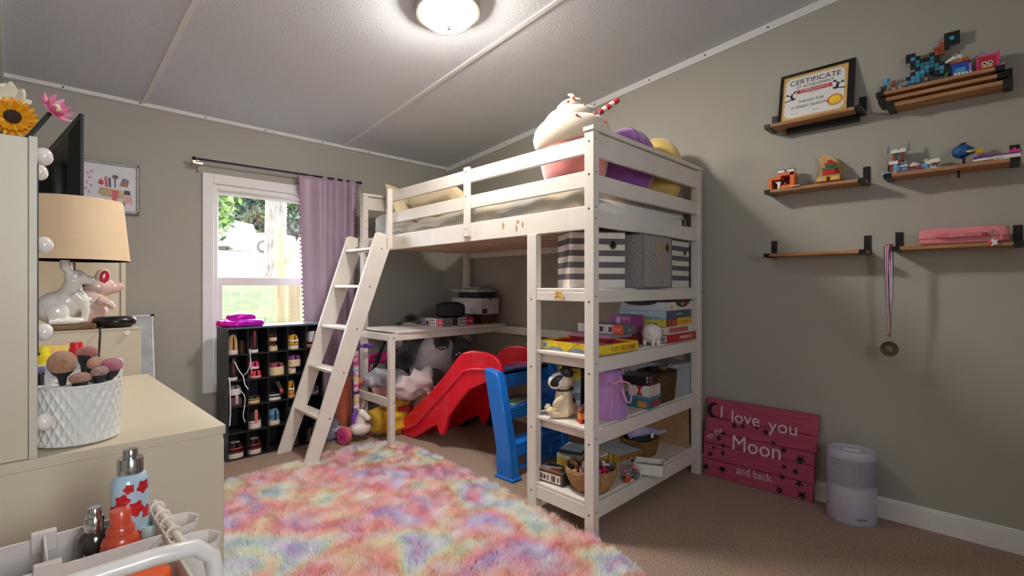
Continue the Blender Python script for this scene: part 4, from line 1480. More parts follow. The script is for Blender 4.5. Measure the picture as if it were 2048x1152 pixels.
# ================================================================ AIR PURIFIER
LAVM = mat((186, 182, 200), 0.4, var=0.015)
ap = thing('air_purifier', 'pale lavender oval air purifier standing on the carpet by the baseboard', 'air purifier', (2.80, 0.497, 0))
MA = T(2.805, 0.497, 0, rz=R(8))
ax_, ay_ = 0.083, 0.10
pf = [(0, 0.0), (0.95, 0.0), (0.985, 0.006), (1.0, 0.02), (1.0, 0.165), (0.985, 0.168), (0.985, 0.171), (1.0, 0.174), (1.0, 0.315), (0.985, 0.330), (0.93, 0.336), (0.86, 0.334), (0.84, 0.328), (0, 0.328)]
m_ = MB(M=MA)
m_.lathe([(r, z) for r, z in pf], 64, sx=ax_, sy=ay_)
bd = m_.build('housing', LAVM, ap, smooth=50)
m_ = MB(M=MA)
for i in range(34):
    a = R(130 + i * 4.1)
    x_, y_ = ax_ * math.cos(a), ay_ * math.sin(a)
    m_.box((x_, y_, 0.242), (0.0035, 0.0035, 0.118), M=None)
m_.build('front_grille', mat((150, 148, 166), 0.5), bd, smooth=0)
m_ = MB(M=MA)
for z_ in (0.195, 0.21, 0.225, 0.24, 0.255, 0.27, 0.285):
    m_.tube([(ax_ * 1.008 * math.cos(a), ay_ * 1.008 * math.sin(a), z_) for a in [R(128 + i * 7) for i in range(9)]], 0.0015, 5)
m_.build('grille_ribs', mat((196, 194, 210), 0.5), bd)
m_ = MB(M=MA)
m_.lathe([(0, 0.331), (0.018, 0.331), (0.02, 0.328)], 24)
m_.tube([(0.0, 0.035, 0.33), (0.0, -0.035, 0.33)], 0.006, 8)
m_.build('top_dial', mat((206, 204, 216), 0.35), bd)
text('lettering', 'AROEVE', 0.014, MA @ frame((ax_ * math.cos(R(205)) - 0.002, ay_ * math.sin(R(205)) - 0.002, 0.034), (math.sin(R(212)) * 0.9, -math.cos(R(212)) , 0), (0, 0, 1)), mat((40, 40, 60), 0.6), ap, 0.0004, 0.045)
m_ = MB()
m_.tube([(2.885, 0.55, 0.13), (2.905, 0.575, 0.165), (2.915, 0.60, 0.17), (2.918, 0.635, 0.13), (2.92, 0.68, 0.08)], 0.0026, 6)
m_.build('power_cord', mat((206, 202, 206), 0.5), ap)
# ================================================================ THINGS ON THE CORNER SHELVES
def c(h):
    return mat(h, 0.45, var=0.05, coat=0.15)


def box_thing(name, label, x, y, z, w, d, h, rz=0, col=(200, 200, 200), top=None, front=None, left=None, cat='board game', group=None, lid=False, bev=0.0015):
    """x,y,z: the corner seen nearest (front left); w along the front, d along the depth"""
    o = thing(name, label, cat, (x, y, z), rz, group)
    ms = [c(col), c(top or col), c(front or col), c(left or col)]
    m_ = L(o)
    b = [(0, 0, 0), (w, 0, 0), (w, d, 0), (0, d, 0), (0, 0, h), (w, 0, h), (w, d, h), (0, d, h)]
    m_.add(b, [(0, 3, 2, 1)], 0)
    m_.add(b, [(4, 5, 6, 7)], 1)
    m_.add(b, [(0, 1, 5, 4)], 2)
    m_.add(b, [(3, 0, 4, 7)], 3)
    m_.add(b, [(1, 2, 6, 5), (2, 3, 7, 6)], 0)
    # weld
    m_.build('box', ms, o, smooth=0)
    return o


def fM(o, x, z, off=0.0006):      # frame on the front face (-Y) of a box, at x,z
    return wm(o) @ frame((x, -off, z), (1, 0, 0), (0, 0, 1))


def lM(o, y, z, off=0.0006):      # frame on the left face (-X)
    return wm(o) @ frame((-off, y, z), (0, -1, 0), (0, 0, 1))


def tM(o, x, y, z, rz=0):
    return wm(o) @ T(x, y, z, rz=rz)


def panel(o, name, M_, w, h, col, t_=0.0008, rough=0.5):
    m_ = MB(M=M_)
    m_.b2(-w / 2, w / 2, -h / 2, h / 2, -0.0005, t_)
    return m_.build(name, mat(col, rough), o, smooth=0)


def barcode(o, M_, w, h):
    panel(o, 'barcode_label', M_, w, h, (226, 226, 220))
    m_ = MB(M=M_)
    x_ = -w * 0.38
    k = 0
    while x_ < w * 0.36:
        bw_ = (0.0009, 0.0018, 0.0012)[k % 3]
        m_.b2(x_, x_ + bw_, -h * 0.36, h * 0.36, 0.0008, 0.0012)
        x_ += bw_ + 0.0012 + 0.0006 * (k % 2)
        k += 1
    m_.build('barcode', mat((30, 30, 30), 0.6), o, smooth=0)


BS = 'board game boxes on the middle shelf'
zB = 0.801
b1 = box_thing('board_game', 'bright red board game box with white letters, bottom of the right stack', 2.475, 1.262, zB, 0.345, 0.27, 0.043, R(0), (178, 28, 30), group=BS)
text('lettering', 'MONOPOLY', 0.026, fM(b1, 0.215, 0.021), mat((238, 228, 216), 0.5), b1, 0.0005, 0.16)
barcode(b1, lM(b1, 0.03, 0.021), 0.045, 0.034)
b2_ = box_thing('board_game', 'white board game box with red lettering above the bottom red box', 2.475, 1.272, zB + 0.0435, 0.335, 0.27, 0.044, R(1), (226, 220, 212), group=BS)
panel(b2_, 'colour_band', fM(b2_, 0.15, 0.022), 0.24, 0.028, (196, 120, 120))
text('lettering', 'GUESS WHO?', 0.024, fM(b2_, 0.15, 0.022, 0.0016), mat((176, 40, 56), 0.5), b2_, 0.0005, 0.20)
barcode(b2_, lM(b2_, 0.05, 0.022), 0.06, 0.034)
b3 = box_thing('board_game', 'lime and yellow board game box in the middle of the right stack', 2.462, 1.266, zB + 0.088, 0.34, 0.275, 0.042, R(2.5), (214, 206, 84), (206, 204, 90), (222, 176, 34), (208, 208, 96), group=BS)
text('lettering', 'SCRABBLE', 0.022, lM(b3, 0.165, 0.023), mat((196, 120, 30), 0.5), b3, 0.0005, 0.105)
text('lettering', 'junior', 0.016, lM(b3, 0.078, 0.018), mat((60, 70, 90), 0.5), b3, 0.0005, 0.05, shear=0.3)
panel(b3, 'red_panel', fM(b3, 0.068, 0.021), 0.135, 0.0415, (170, 40, 36))
panel(b3, 'green_badge', fM(b3, 0.04, 0.021, 0.0014), 0.03, 0.03, (120, 120, 60))
text('lettering', 'SCRABBLE', 0.018, fM(b3, 0.235, 0.021), mat((206, 130, 30), 0.5), b3, 0.0005, 0.13)
for zz in (0.012, 0.021, 0.030):
    panel(b3, 'print_line', fM(b3, 0.10, zz, 0.0014), 0.05, 0.003, (220, 150, 120))
b4 = box_thing('board_game', 'pale blue board game box with white lettering, second from the top', 2.455, 1.262, zB + 0.1305, 0.345, 0.28, 0.044, R(3.5), (72, 96, 120), (90, 120, 140), (64, 86, 112), (164, 190, 204), group=BS)
text('lettering', 'SEQUENCE', 0.019, lM(b4, 0.145, 0.026), mat((238, 242, 246), 0.4), b4, 0.0005, 0.12)
text('lettering', 'SEQUENCE', 0.015, fM(b4, 0.17, 0.022), mat((196, 180, 130), 0.4), b4, 0.0005, 0.08)
panel(b4, 'blue_band', lM(b4, 0.14, 0.005), 0.275, 0.008, (132, 160, 184))
b5 = box_thing('board_game', 'white board game box with red dots at the top of the right stack', 2.468, 1.262, zB + 0.175, 0.35, 0.28, 0.046, R(3), (222, 216, 214), (60, 60, 64), (222, 214, 210), (206, 210, 220), group=BS)
m_ = MB(M=fM(b5, 0.20, 0.046))
m_.prism([(0.095 * math.cos(a), -0.030 * math.sin(a)) for a in [PI * i / 20 for i in range(21)]][::-1], -0.0004, 0.0008)
m_.build('dark_arc', mat((40, 36, 34), 0.5), b5, smooth=0)
for dx, col_ in ((-0.035, (120, 150, 90)), (0.0, (226, 226, 216)), (0.03, (190, 40, 46)), (0.055, (190, 40, 46))):
    m_ = MB(M=fM(b5, 0.20 + dx, 0.034, 0.0012))
    m_.lathe([(0, 0), (0.009, 0), (0.009, 0.0008), (0, 0.0008)], 16)
    m_.build('coloured_dot', mat(col_, 0.5), b5, smooth=0)
m_ = MB(M=lM(b5, 0.16, 0.046))
m_.prism([(0.10 * math.cos(a), -0.020 * math.sin(a)) for a in [PI * i / 20 for i in range(21)]][::-1], -0.0004, 0.0008)
m_.build('dark_arc', mat((52, 50, 56), 0.5), b5, smooth=0)
panel(b5, 'age_label', fM(b5, 0.052, 0.018), 0.024, 0.022, (206, 170, 150))
text('lettering', '8+', 0.014, fM(b5, 0.052, 0.018, 0.0016), mat((90, 60, 50), 0.5), b5, 0.0004)
# left stack
b6 = box_thing('board_game', 'plain dark red board game box at the bottom of the left stack', 2.06, 1.375, zB, 0.33, 0.245, 0.046, R(-1), (140, 20, 26), group=BS)
b7 = box_thing('board_game', 'thin grey and pink puzzle box lying on the dark red box', 2.07, 1.36, zB + 0.0465, 0.20, 0.25, 0.018, 0, (140, 136, 146), (120, 110, 120), (150, 140, 150), (190, 130, 160), group=BS)
b8 = box_thing('jigsaw_puzzle', 'puzzle box with puppies, grey end and orange red corner panel', 2.145, 1.335, zB + 0.065, 0.125, 0.28, 0.046, 0, (92, 90, 94), (110, 108, 108), (98, 98, 100), (214, 210, 214), group=BS)
panel(b8, 'orange_panel', lM(b8, 0.03, 0.023), 0.058, 0.046, (224, 84, 56))
text('lettering', 'Trefl', 0.014, lM(b8, 0.03, 0.023, 0.0016) @ T(rz=0), mat((244, 230, 220), 0.5), b8, 0.0004, 0.034)
for i in range(7):
    panel(b8, 'photo_patch', lM(b8, 0.075 + i * 0.027, 0.022 + 0.006 * (i % 2)), 0.020, 0.026, [(90, 60, 80), (206, 206, 200), (60, 56, 60), (190, 120, 150), (220, 216, 214), (70, 62, 70), (214, 206, 214)][i])
panel(b8, 'title_strip', fM(b8, 0.06, 0.020), 0.03, 0.006, (170, 170, 168))
b9 = box_thing('jigsaw_puzzle', 'small magenta puzzle box on top of the left stack', 2.305, 1.395, zB + 0.0475, 0.13, 0.13, 0.104, R(0), (166, 70, 150), (80, 60, 80), (150, 60, 136), (172, 84, 156), group=BS)
b9.location = (2.30, 1.385, zB + 0.0475)
panel(b9, 'white_figure', lM(b9, 0.075, 0.075), 0.02, 0.04, (206, 200, 206))
text('lettering', 'PUZZLE', 0.012, lM(b9, 0.035, 0.088), mat((236, 220, 236), 0.5), b9, 0.0004, 0.04)
panel(b9, 'lilac_band', lM(b9, 0.065, 0.045), 0.125, 0.03, (120, 96, 160))

# OPERATION tray
op = thing('game_tray', 'open yellow board game box with a red tray inside', 'board game', (1.835, 1.246, zB))
op['label'] = 'open yellow board game box holding a red tray at the shelf corner'
W_, D_, H_ = 0.305, 0.365, 0.044
YL_ = c((230, 202, 40))
m_ = L(op)
m_.b2(0, W_, 0, 0.006, 0, H_)
m_.b2(0, W_, D_ - 0.006, D_, 0, H_)
m_.b2(0, 0.006, 0.006, D_ - 0.006, 0, H_)
m_.b2(W_ - 0.006, W_, 0.006, D_ - 0.006, 0, H_)
m_.b2(0, W_, 0, D_, 0, 0.003)
m_.build('box', YL_, op, bevel=0.001)
m_ = L(op)
m_.b2(0.008, W_ - 0.008, 0.008, 0.03, 0.004, 0.038)
m_.b2(0.008, W_ - 0.008, D_ - 0.03, D_ - 0.008, 0.004, 0.038)
m_.b2(0.008, 0.03, 0.03, D_ - 0.03, 0.004, 0.038)
m_.b2(W_ - 0.03, W_ - 0.008, 0.03, D_ - 0.03, 0.004, 0.038)
m_.b2(0.03, W_ - 0.03, 0.03, D_ - 0.03, 0.004, 0.024)
m_.build('red_tray', mat((206, 30, 54), 0.35, coat=0.3), op, bevel=0.003)
m_ = L(op)
m_.b2(0.05, W_ - 0.05, 0.06, D_ - 0.06, 0.024, 0.0255)
m_.build('printed_board', mat((170, 80, 150), 0.5, c2=(226, 160, 170), vscale=22), op, smooth=0)
text('lettering', 'OPERATION', 0.034, fM(op, 0.215, 0.022) @ T(rz=PI), mat((176, 30, 40), 0.5), op, 0.0006, 0.125)
for zz, wdt in ((0.026, 0.075), (0.016, 0.06)):
    panel(op, 'print_line', fM(op, 0.10, zz), wdt, 0.0035, (150, 100, 30))
barcode(op, lM(op, D_ - 0.03, 0.022), 0.035, 0.03)
m_ = MB(M=lM(op, 0.17, 0.0))
for a_, b_ in ((-0.10, 0.055), (0.03, 0.06)):
    m_.prism([(a_ + b_ * math.cos(t_) * 0.9, 0.018 * math.sin(t_)) for t_ in [PI * i / 12 for i in range(13)]], -0.0004, 0.0008)
m_.build('grey_wave', mat((120, 140, 160), 0.5), op, smooth=0)
m_ = MB()
m_.tube([(1.826, 1.50, 0.846), (1.822, 1.47, 0.81), (1.823, 1.42, 0.812), (1.828, 1.38, 0.84), (1.85, 1.36, 0.842)], 0.0012, 6)
m_.build('red_wire', mat((180, 40, 30), 0.4), op)

# ---- round piggy bank
PORC = mat((232, 226, 222), 0.18, var=0.01, coat=0.6)
pg = thing('piggy_bank', 'round white ceramic piggy bank with a red print on the middle shelf', 'piggy bank', (2.355, 1.292, zB))
m_ = L(pg)
m_.ell((0, 0, 0.060), (0.058, 0.053, 0.052), nu=28, nv=18)
m_.build('body', PORC, pg, smooth=180)
for sx_ in (-0.032, 0.0, 0.03):
    for sy_ in ((-0.025, 0.025) if sx_ else (-0.036,)):
        m_ = L(pg)
        m_.tube([(sx_, sy_, 0.0), (sx_ * 0.95, sy_ * 0.9, 0.03)], [0.007, 0.013], 12)
        m_.build('foot', PORC, pg)
m_ = L(pg)
m_.cyl((-0.052, -0.03, 0.062), (-0.064, -0.036, 0.064), 0.011, 0.010, n=14)
m_.build('snout', PORC, pg)
RP = mat((140, 30, 34), 0.5)
m_ = MB(M=wm(pg) @ frame((0.022, -0.0495, 0.066), (0.92, 0.40, 0), (0.02, -0.15, 1)))
m_.prism([(-0.012, 0.012), (-0.004, 0.006), (0.004, 0.012), (0.012, 0.002), (0.008, -0.006), (-0.006, -0.006)], -0.0015, 0.0012)
m_.b2(-0.010, 0.010, -0.020, -0.008, -0.001, 0.0012)
m_.build('red_print', RP, pg, smooth=0)
m_ = MB(M=wm(pg) @ T(0.01, -0.02, 0.109))
m_.ell((0, 0, 0), (0.012, 0.006, 0.003), nu=12, nv=6)
m_.build('red_mark', RP, pg)

# ================= shelf C
zC = 0.4805
dog = thing('dog_bank', 'cream sitting dog bank with big black ears looking up, on the lower shelf', 'dog figurine', (1.865, 1.50, zC), R(-40))
CE = mat((226, 206, 172), 0.42, var=0.03, coat=0.15)
WHT = mat((236, 234, 234), 0.4, coat=0.2)
BKE = mat((24, 24, 28), 0.45, var=0.15)
m_ = L(dog)   # local: -X is the snout direction (left in view)
m_.ell((0.014, 0, 0.045), (0.058, 0.052, 0.050), nu=28, nv=18)
m_.tube([(0.012, 0, 0.05), (0.010, 0, 0.095), (0.012, 0, 0.135)], [0.052, 0.044, 0.036], 24)
m_.ell((0.010, 0, 0.172), (0.046, 0.040, 0.042), nu=28, nv=18)
for sy_ in (-1, 1):
    m_.tube([(0.02, 0.03 * sy_, 0.030), (-0.02, 0.034 * sy_, 0.022), (-0.052, 0.034 * sy_, 0.020), (-0.064, 0.034 * sy_, 0.040), (-0.062, 0.034 * sy_, 0.054)], [0.028, 0.021, 0.019, 0.019, 0.010], 16)
m_.tube([(0.062, -0.01, 0.022), (0.082, -0.02, 0.03), (0.09, -0.02, 0.038)], [0.012, 0.008, 0.004], 12)
fused(m_, 'body', CE, dog, 0.0035, 5)
m_ = L(dog)
m_.tube([(0.006, 0, 0.178), (-0.022, 0, 0.172), (-0.046, 0, 0.158), (-0.060, 0, 0.146)], [0.040, 0.040, 0.033, 0.014], 22)
m_.build('snout', WHT, dog, smooth=180)
m_ = MB(M=wm(dog) @ T(-0.028, -0.030, 0.176, ry=R(-32)))
m_.ell((0, 0, 0), (0.038, 0.010, 0.024), nu=24, nv=14)
m_.build('black_eye_patch', BKE, dog, smooth=180)
m_ = MB(M=wm(dog) @ T(0.020, -0.028, 0.215, ry=R(18)))
m_.ell((0, 0, 0), (0.032, 0.014, 0.023), nu=24, nv=12)
m_.build('ear', BKE, dog, smooth=180)
m_ = MB(M=wm(dog) @ T(0.022, 0.028, 0.21, ry=R(18)))
m_.ell((0, 0, 0), (0.030, 0.014, 0.022), nu=20, nv=10)
m_.build('ear', BKE, dog, smooth=180)
m_ = L(dog)
m_.tube([(0.014 + 0.0385 * math.cos(a), 0.0385 * math.sin(a), 0.132 + 0.003 * math.cos(a)) for a in [2 * PI * i / 28 for i in range(28)]], 0.006, 8, closed=True)
m_.build('collar', mat((40, 38, 46), 0.5), dog)
m_ = MB(M=wm(dog) @ T(-0.020, -0.040, 0.082, ry=R(-38)))
m_.ell((0, 0, 0), (0.040, 0.013, 0.020), nu=20, nv=12)
m_.build('arm', CE, dog, smooth=180)
m_ = MB(M=wm(dog) @ T(0.052, -0.022, 0.075))
m_.ell((0, 0, 0), (0.010, 0.008, 0.018), nu=14, nv=10)
m_.build('black_spot', BKE, dog)
# dark board with a silver edge behind the dog, books and yellow box
bo_ = thing('chalkboard', 'dark board with a silver frame leaning behind the dog bank', 'board', (2.045, 1.56, zC), R(-32), ry=0)
m_ = L(bo_)
m_.prism([(-0.075, 0), (0.09, 0), (0.09, 0.245), (-0.048, 0.245)], -0.006, 0.0, M=frame((0, 0, 0), (1, 0, 0), (0, 0.12, 1)))
m_.build('board', mat((48, 52, 54), 0.6, var=0.15), bo_, smooth=0)
m_ = L(bo_)
m_.tube([(-0.077, -0.004, 0.0), (-0.050, 0.024, 0.245), (0.09, 0.024, 0.245)], 0.0045, 4)
m_.build('edge_strip', mat((150, 158, 164), 0.4, metal=0.3), bo_, smooth=0)
bk = box_thing('game_box', 'small yellow box standing on books behind the dog bank', 1.935, 1.625, zC + 0.155, 0.085, 0.10, 0.062, R(-38), (196, 184, 50), (60, 50, 40), cat='box')
bk.location = (1.925, 1.535, zC + 0.1565)
text('lettering', 'Bandu', 0.022, fM(bk, 0.042, 0.044), mat((40, 50, 44), 0.5), bk, 0.0004, 0.05)
for i, (hh_, col_) in enumerate(((0.03, (150, 156, 166)), (0.028, (196, 198, 200)), (0.032, (120, 128, 140)), (0.03, (170, 176, 184)), (0.035, (140, 150, 160)))):
    zz = zC + 0.0005 + (0, 0.0305, 0.059, 0.0915, 0.122)[i]
    bq = box_thing('book', ['grey book at the bottom of the pile behind the dog bank', 'pale grey book second in the pile behind the dog bank', 'slate blue book in the middle of the pile behind the dog bank', 'light grey book fourth in the pile behind the dog bank', 'blue grey book at the top of the pile behind the dog bank'][i],
                   1.93, 1.545, zz, 0.09, 0.10, hh_ - 0.001, R(-38), col_, cat='book', group='books piled behind the dog bank')
# toy fire house
tf = thing('toy_house', 'tiny orange and red toy building beside the dog bank', 'toy building', (1.845, 1.36, zC), R(-30))
m_ = L(tf)
m_.b2(-0.022, -0.008, -0.02, 0.02, 0, 0.018)
m_.build('red_step', mat((206, 50, 36), 0.5), tf, bevel=0.001)
m_ = L(tf)
m_.b2(-0.020, 0.0, -0.018, 0.02, 0.018, 0.048)
m_.b2(0.0, 0.03, -0.018, 0.02, 0.040, 0.052)
m_.build('orange_wall', mat((240, 150, 40), 0.5), tf, bevel=0.001)
m_ = L(tf)
m_.b2(0.0, 0.03, -0.012, 0.02, 0.0, 0.040)
m_.build('dark_room', mat((40, 34, 36), 0.6), tf)
m_ = L(tf)
m_.prism([(-0.024, 0.0), (0.034, 0.0), (0.024, 0.022), (-0.014, 0.022)], -0.018, 0.018, M=frame((0, 0, 0.052), (1, 0, 0), (0, 0, 1)))
m_.build('roof', mat((110, 30, 44), 0.5, c2=(150, 60, 60), vscale=120), tf, smooth=0)
m_ = MB()
m_.tube([(1.905, 1.44, 0.50), (1.90, 1.415, 0.535), (1.91, 1.38, 0.56), (1.935, 1.35, 0.56), (1.95, 1.34, 0.53)], 0.003, 6)
tag(m_.build('wire_loop', mat((206, 210, 216), 0.35, metal=0.3), None), 'bent pale wire arching behind the tiny toy building', 'wire')

# gift bag
GB = mat((206, 136, 196), 0.7, c2=(150, 130, 206), vscale=9, sheen=0.2)
gb = thing('gift_bag', 'slumped pink and lilac gift bag with a looped handle on the lower shelf', 'bag', (2.035, 1.355, zC))


def gbag(u, v):
    th = 2 * PI * u
    z = v * 0.215
    k = 1 - 0.38 * max(0, v - 0.5) / 0.5
    w_ = (0.095 + 0.012 * math.sin(3 * th)) * k * (1.0 - 0.1 * v)
    d_ = 0.085 * (1 - 0.45 * v)
    r_ = 1 + 0.07 * math.sin(3 * th + 4 * v) * v + 0.05 * math.sin(7 * th - 5 * v)
    sg = lambda a: math.copysign(abs(a) ** 0.65, a)
    return (w_ * r_ * sg(math.cos(th)) + 0.03 * v, d_ * r_ * sg(math.sin(th)) + 0.01 * v, z + 0.004 * math.sin(2 * th) * v)


m_ = L(gb)
m_.sheet(gbag, 64, 26)
m_.sheet(lambda u, v: tuple(v * q for q in gbag(u, 0)[:2]) + (0.0,), 64, 2)
m_.sheet(lambda u, v: (lambda g: (0.03 + (g[0] - 0.03) * (1 - v), 0.01 + (g[1] - 0.01) * (1 - v), g[2] + 0.012 * math.sin(PI * v * 0.5)))(gbag(u, 1)), 64, 4)
m_.build('sack', GB, gb, smooth=180, solid=0.0015)
m_ = L(gb)
m_.tube([(-0.065, -0.07, 0.17), (-0.03, -0.095, 0.185), (0.03, -0.105, 0.165), (0.055, -0.105, 0.115), (0.045, -0.10, 0.07), (0.02, -0.098, 0.075), (0.005, -0.092, 0.11), (0.0, -0.085, 0.14)], 0.0045, 8)
m_.build('handle', mat((226, 160, 196), 0.6), gb)
m_ = L(gb)
m_.prism([(0.055, 0.0), (0.10, 0.0), (0.085, 0.05), (0.06, 0.03)], -0.005, 0.0, M=frame((0, -0.075, 0.0), (1, 0.1, 0), (0, 0.2, 1)))
m_.build('folded_corner', mat((222, 140, 170), 0.6), gb, smooth=0)
pb = thing('paper_bag', 'pink paper bag with a purple figure print beside the lilac gift bag', 'bag', (2.165, 1.42, zC))
m_ = L(pb)
m_.prism([(0.0, 0.0), (0.10, 0.0), (0.10, 0.235), (0.0, 0.235)], -0.07, 0.0, M=frame((0, 0, 0), (1, 0, 0), (0, 0.08, 1)))
m_.build('sack', mat((224, 150, 190), 0.6), pb, bevel=0.004)
m_ = L(pb)
m_.ell((0.075, -0.002, 0.15), (0.018, 0.003, 0.045), nu=14, nv=8)
m_.build('purple_print', mat((86, 34, 84), 0.6), pb)
m_ = L(pb)
m_.tube([(0.055, -0.004, 0.225), (0.085, -0.014, 0.215), (0.10, -0.016, 0.15), (0.092, -0.012, 0.10)], 0.004, 8)
m_.build('handle', mat((236, 160, 196), 0.6), pb)
# tub, cosmetic box, black box
tb = box_thing('plastic_tub', 'flat teal lidded tub with a printed side beside the gift bag', 2.275, 1.262, zC, 0.125, 0.17, 0.044, R(4), (60, 116, 134), (80, 140, 156), (56, 108, 128), cat='tub')
m_ = L(tb)
m_.b2(-0.006, 0.131, -0.006, 0.176, 0.044, 0.056)
m_.build('lid', mat((70, 130, 150), 0.35, coat=0.3), tb, bevel=0.003)
panel(tb, 'printed_label', fM(tb, 0.065, 0.022), 0.10, 0.028, (160, 60, 80))
panel(tb, 'picture_label', lM(tb, 0.04, 0.022), 0.05, 0.032, (206, 140, 70))
wb = box_thing('cosmetic_box', 'cream white box with a red bow print lying on the teal tub', 2.285, 1.268, zC + 0.0575, 0.125, 0.12, 0.058, R(2), (214, 206, 198), (150, 90, 84), (206, 190, 184), (226, 222, 216), cat='box')
m_ = MB(M=lM(wb, 0.055, 0.029))
m_.prism([(-0.018, 0.028), (0.018, 0.028), (0.004, 0.0), (0.018, -0.024), (-0.018, -0.024), (-0.004, 0.0)], -0.0004, 0.0008)
m_.build('red_bow_print', mat((190, 50, 60), 0.5), wb, smooth=0)
kb = box_thing('black_box', 'black electronics box with white labels on top of the cream box', 2.275, 1.29, zC + 0.1165, 0.155, 0.14, 0.045, R(10), (26, 26, 30), (70, 78, 84), cat='box')
kb.rotation_mode = 'XYZ'
barcode(kb, fM(kb, 0.045, 0.024), 0.02, 0.03)
panel(kb, 'spec_label', fM(kb, 0.10, 0.026), 0.055, 0.024, (110, 80, 90))
panel(kb, 'white_line', fM(kb, 0.10, 0.008), 0.055, 0.003, (190, 186, 190))


def wicker(o, name, prof, n, m__, sx=1, sy=1, square=0.0, M_=None):
    """woven wall: wavy horizontal strands"""
    k = MB(M=wm(o) if M_ is None else M_)
    rows_n = len(prof)
    for i, (r_, z_) in enumerate(prof):
        pts = []
        for j in range(n):
            a = 2 * PI * j / n
            cx_, cy_ = math.cos(a), math.sin(a)
            if square:
                e_ = square
                cx_ = math.copysign(abs(cx_) ** e_, cx_)
                cy_ = math.copysign(abs(cy_) ** e_, cy_)
            rr = r_ + 0.0022 * (1 if (j + i) % 2 else -1)
            pts.append((rr * cx_ * sx, rr * cy_ * sy, z_))
        dz = abs(prof[min(i + 1, rows_n - 1)][1] - prof[max(i - 1, 0)][1]) / 2 or 0.005
        k.tube(pts, max(0.0032, dz * 0.72), 6, closed=True)
    return k.build(name, m__, o, smooth=180)


DWK = mat((104, 74, 40), 0.8, c2=(66, 44, 22), vscale=60, bump=0.3)
wk = thing('wicker_basket', 'dark brown rectangular wicker basket holding small gadgets', 'basket', (2.505, 1.345, zC))
wicker(wk, 'basket_wall', [(0.074 + 0.012 * i / 17, 0.005 + i * 0.0088) for i in range(18)], 40, DWK, 1.0, 0.95, 0.3)
m_ = L(wk)
m_.b2(-0.072, 0.072, -0.068, 0.068, 0.0, 0.006)
m_.build('basket_base', DWK, wk)
m_ = L(wk)
m_.tube([(0.087 * math.copysign(abs(math.cos(a)) ** .3, math.cos(a)), 0.083 * math.copysign(abs(math.sin(a)) ** .3, math.sin(a)), 0.162) for a in [2 * PI * i / 48 for i in range(48)]], 0.006, 6, closed=True)
m_.build('basket_rim', mat((50, 36, 22), 0.8), wk)
for i, (q, rr, col_, lab) in enumerate((((2.47, 1.34, 0.655), (0.035, 0.02, 0.014), (30, 28, 26), 'black gadget lying in the dark wicker basket'), ((2.50, 1.31, 0.662), (0.012, 0.022, 0.012), (120, 110, 50), 'olive clip sticking out of the dark wicker basket'),
                                         ((2.535, 1.315, 0.665), (0.02, 0.012, 0.016), (140, 90, 160), 'purple toy peeking out of the dark wicker basket'), ((2.53, 1.37, 0.64), (0.03, 0.03, 0.014), (40, 36, 40), 'dark pouch at the back of the dark wicker basket'))):
    m_ = MB()
    m_.soft(q, (rr[0] * 2, rr[1] * 2, rr[2] * 2), 0.5, nu=16, nv=10)
    tag(m_.build('gadget', mat(col_, 0.5), None), lab, 'gadget')
m_ = MB()
m_.tube([(2.50, 1.30, 0.665), (2.535, 1.285, 0.688)], 0.003, 6)
tag(m_.build('pen', mat((30, 30, 32), 0.4), None), 'black pen slanting out of the dark wicker basket', 'pen')
CLR = mat((206, 216, 226), 0.25, var=0.0, alpha=0.35)
cb = thing('clear_bin', 'clear plastic storage bin with a grey lid at the wall end of the lower shelf', 'storage bin', (2.71, 1.44, zC))
m_ = L(cb)
for (a_, b_, e_, f_) in ((-0.098, 0.098, -0.15, -0.147), (-0.098, 0.098, 0.147, 0.15), (-0.098, -0.095, -0.147, 0.147), (0.095, 0.098, -0.147, 0.147)):
    m_.b2(a_, b_, e_, f_, 0.0, 0.165)
m_.b2(-0.098, 0.098, -0.15, 0.15, 0, 0.003)
m_.build('tub', CLR, cb)
m_ = L(cb)
m_.soft((0, 0, 0.176), (0.225, 0.335, 0.026), 0.25, nu=40, nv=8)
m_.build('lid', mat((156, 160, 168), 0.4), cb, smooth=50)
m_ = MB()
m_.soft((2.69, 1.42, 0.515), (0.13, 0.2, 0.06), 0.7, nu=20, nv=10)
tag(m_.build('cloth_bundle', mat((150, 130, 150), 0.8, c2=(190, 180, 190), vscale=20), None), 'mauve cloth bundle inside the clear bin', 'cloth')

# ================= shelf D
zD = 0.1585
bk2 = box_thing('puzzle_box', 'brown photo puzzle box with a white label at the left end of the bottom shelf', 1.822, 1.462, zD, 0.10, 0.155, 0.060, R(4), (66, 50, 36), (120, 104, 92), (58, 72, 62), (86, 62, 44), cat='puzzle box')
panel(bk2, 'white_label', lM(bk2, 0.075, 0.028), 0.125, 0.040, (222, 216, 206))
for i, y_ in enumerate((0.125, 0.105, 0.085, 0.06, 0.048, 0.025)):
    panel(bk2, 'label_print', lM(bk2, y_, 0.028, 0.0014), (0.012, 0.014, 0.006, 0.008, 0.012, 0.008)[i], (0.026, 0.018, 0.024, 0.03, 0.028, 0.02)[i], (110, 60, 60) if i % 2 else (70, 60, 60))
for i, (x_, y_, w_, h_, col_) in enumerate(((0.03, 0.12, 0.045, 0.05, (196, 190, 190)), (0.075, 0.11, 0.035, 0.06, (40, 46, 50)), (0.03, 0.06, 0.05, 0.045, (170, 96, 66)), (0.075, 0.04, 0.04, 0.05, (70, 90, 84)), (0.05, 0.09, 0.02, 0.09, (220, 220, 222)))):
    m_ = MB(M=tM(bk2, x_, y_, 0.0602, R(20)))
    m_.b2(-w_ / 2, w_ / 2, -h_ / 2, h_ / 2, -0.0005, 0.0008 + 0.0002 * i)
    m_.build('photo_print', mat(col_, 0.4), bk2, smooth=0)
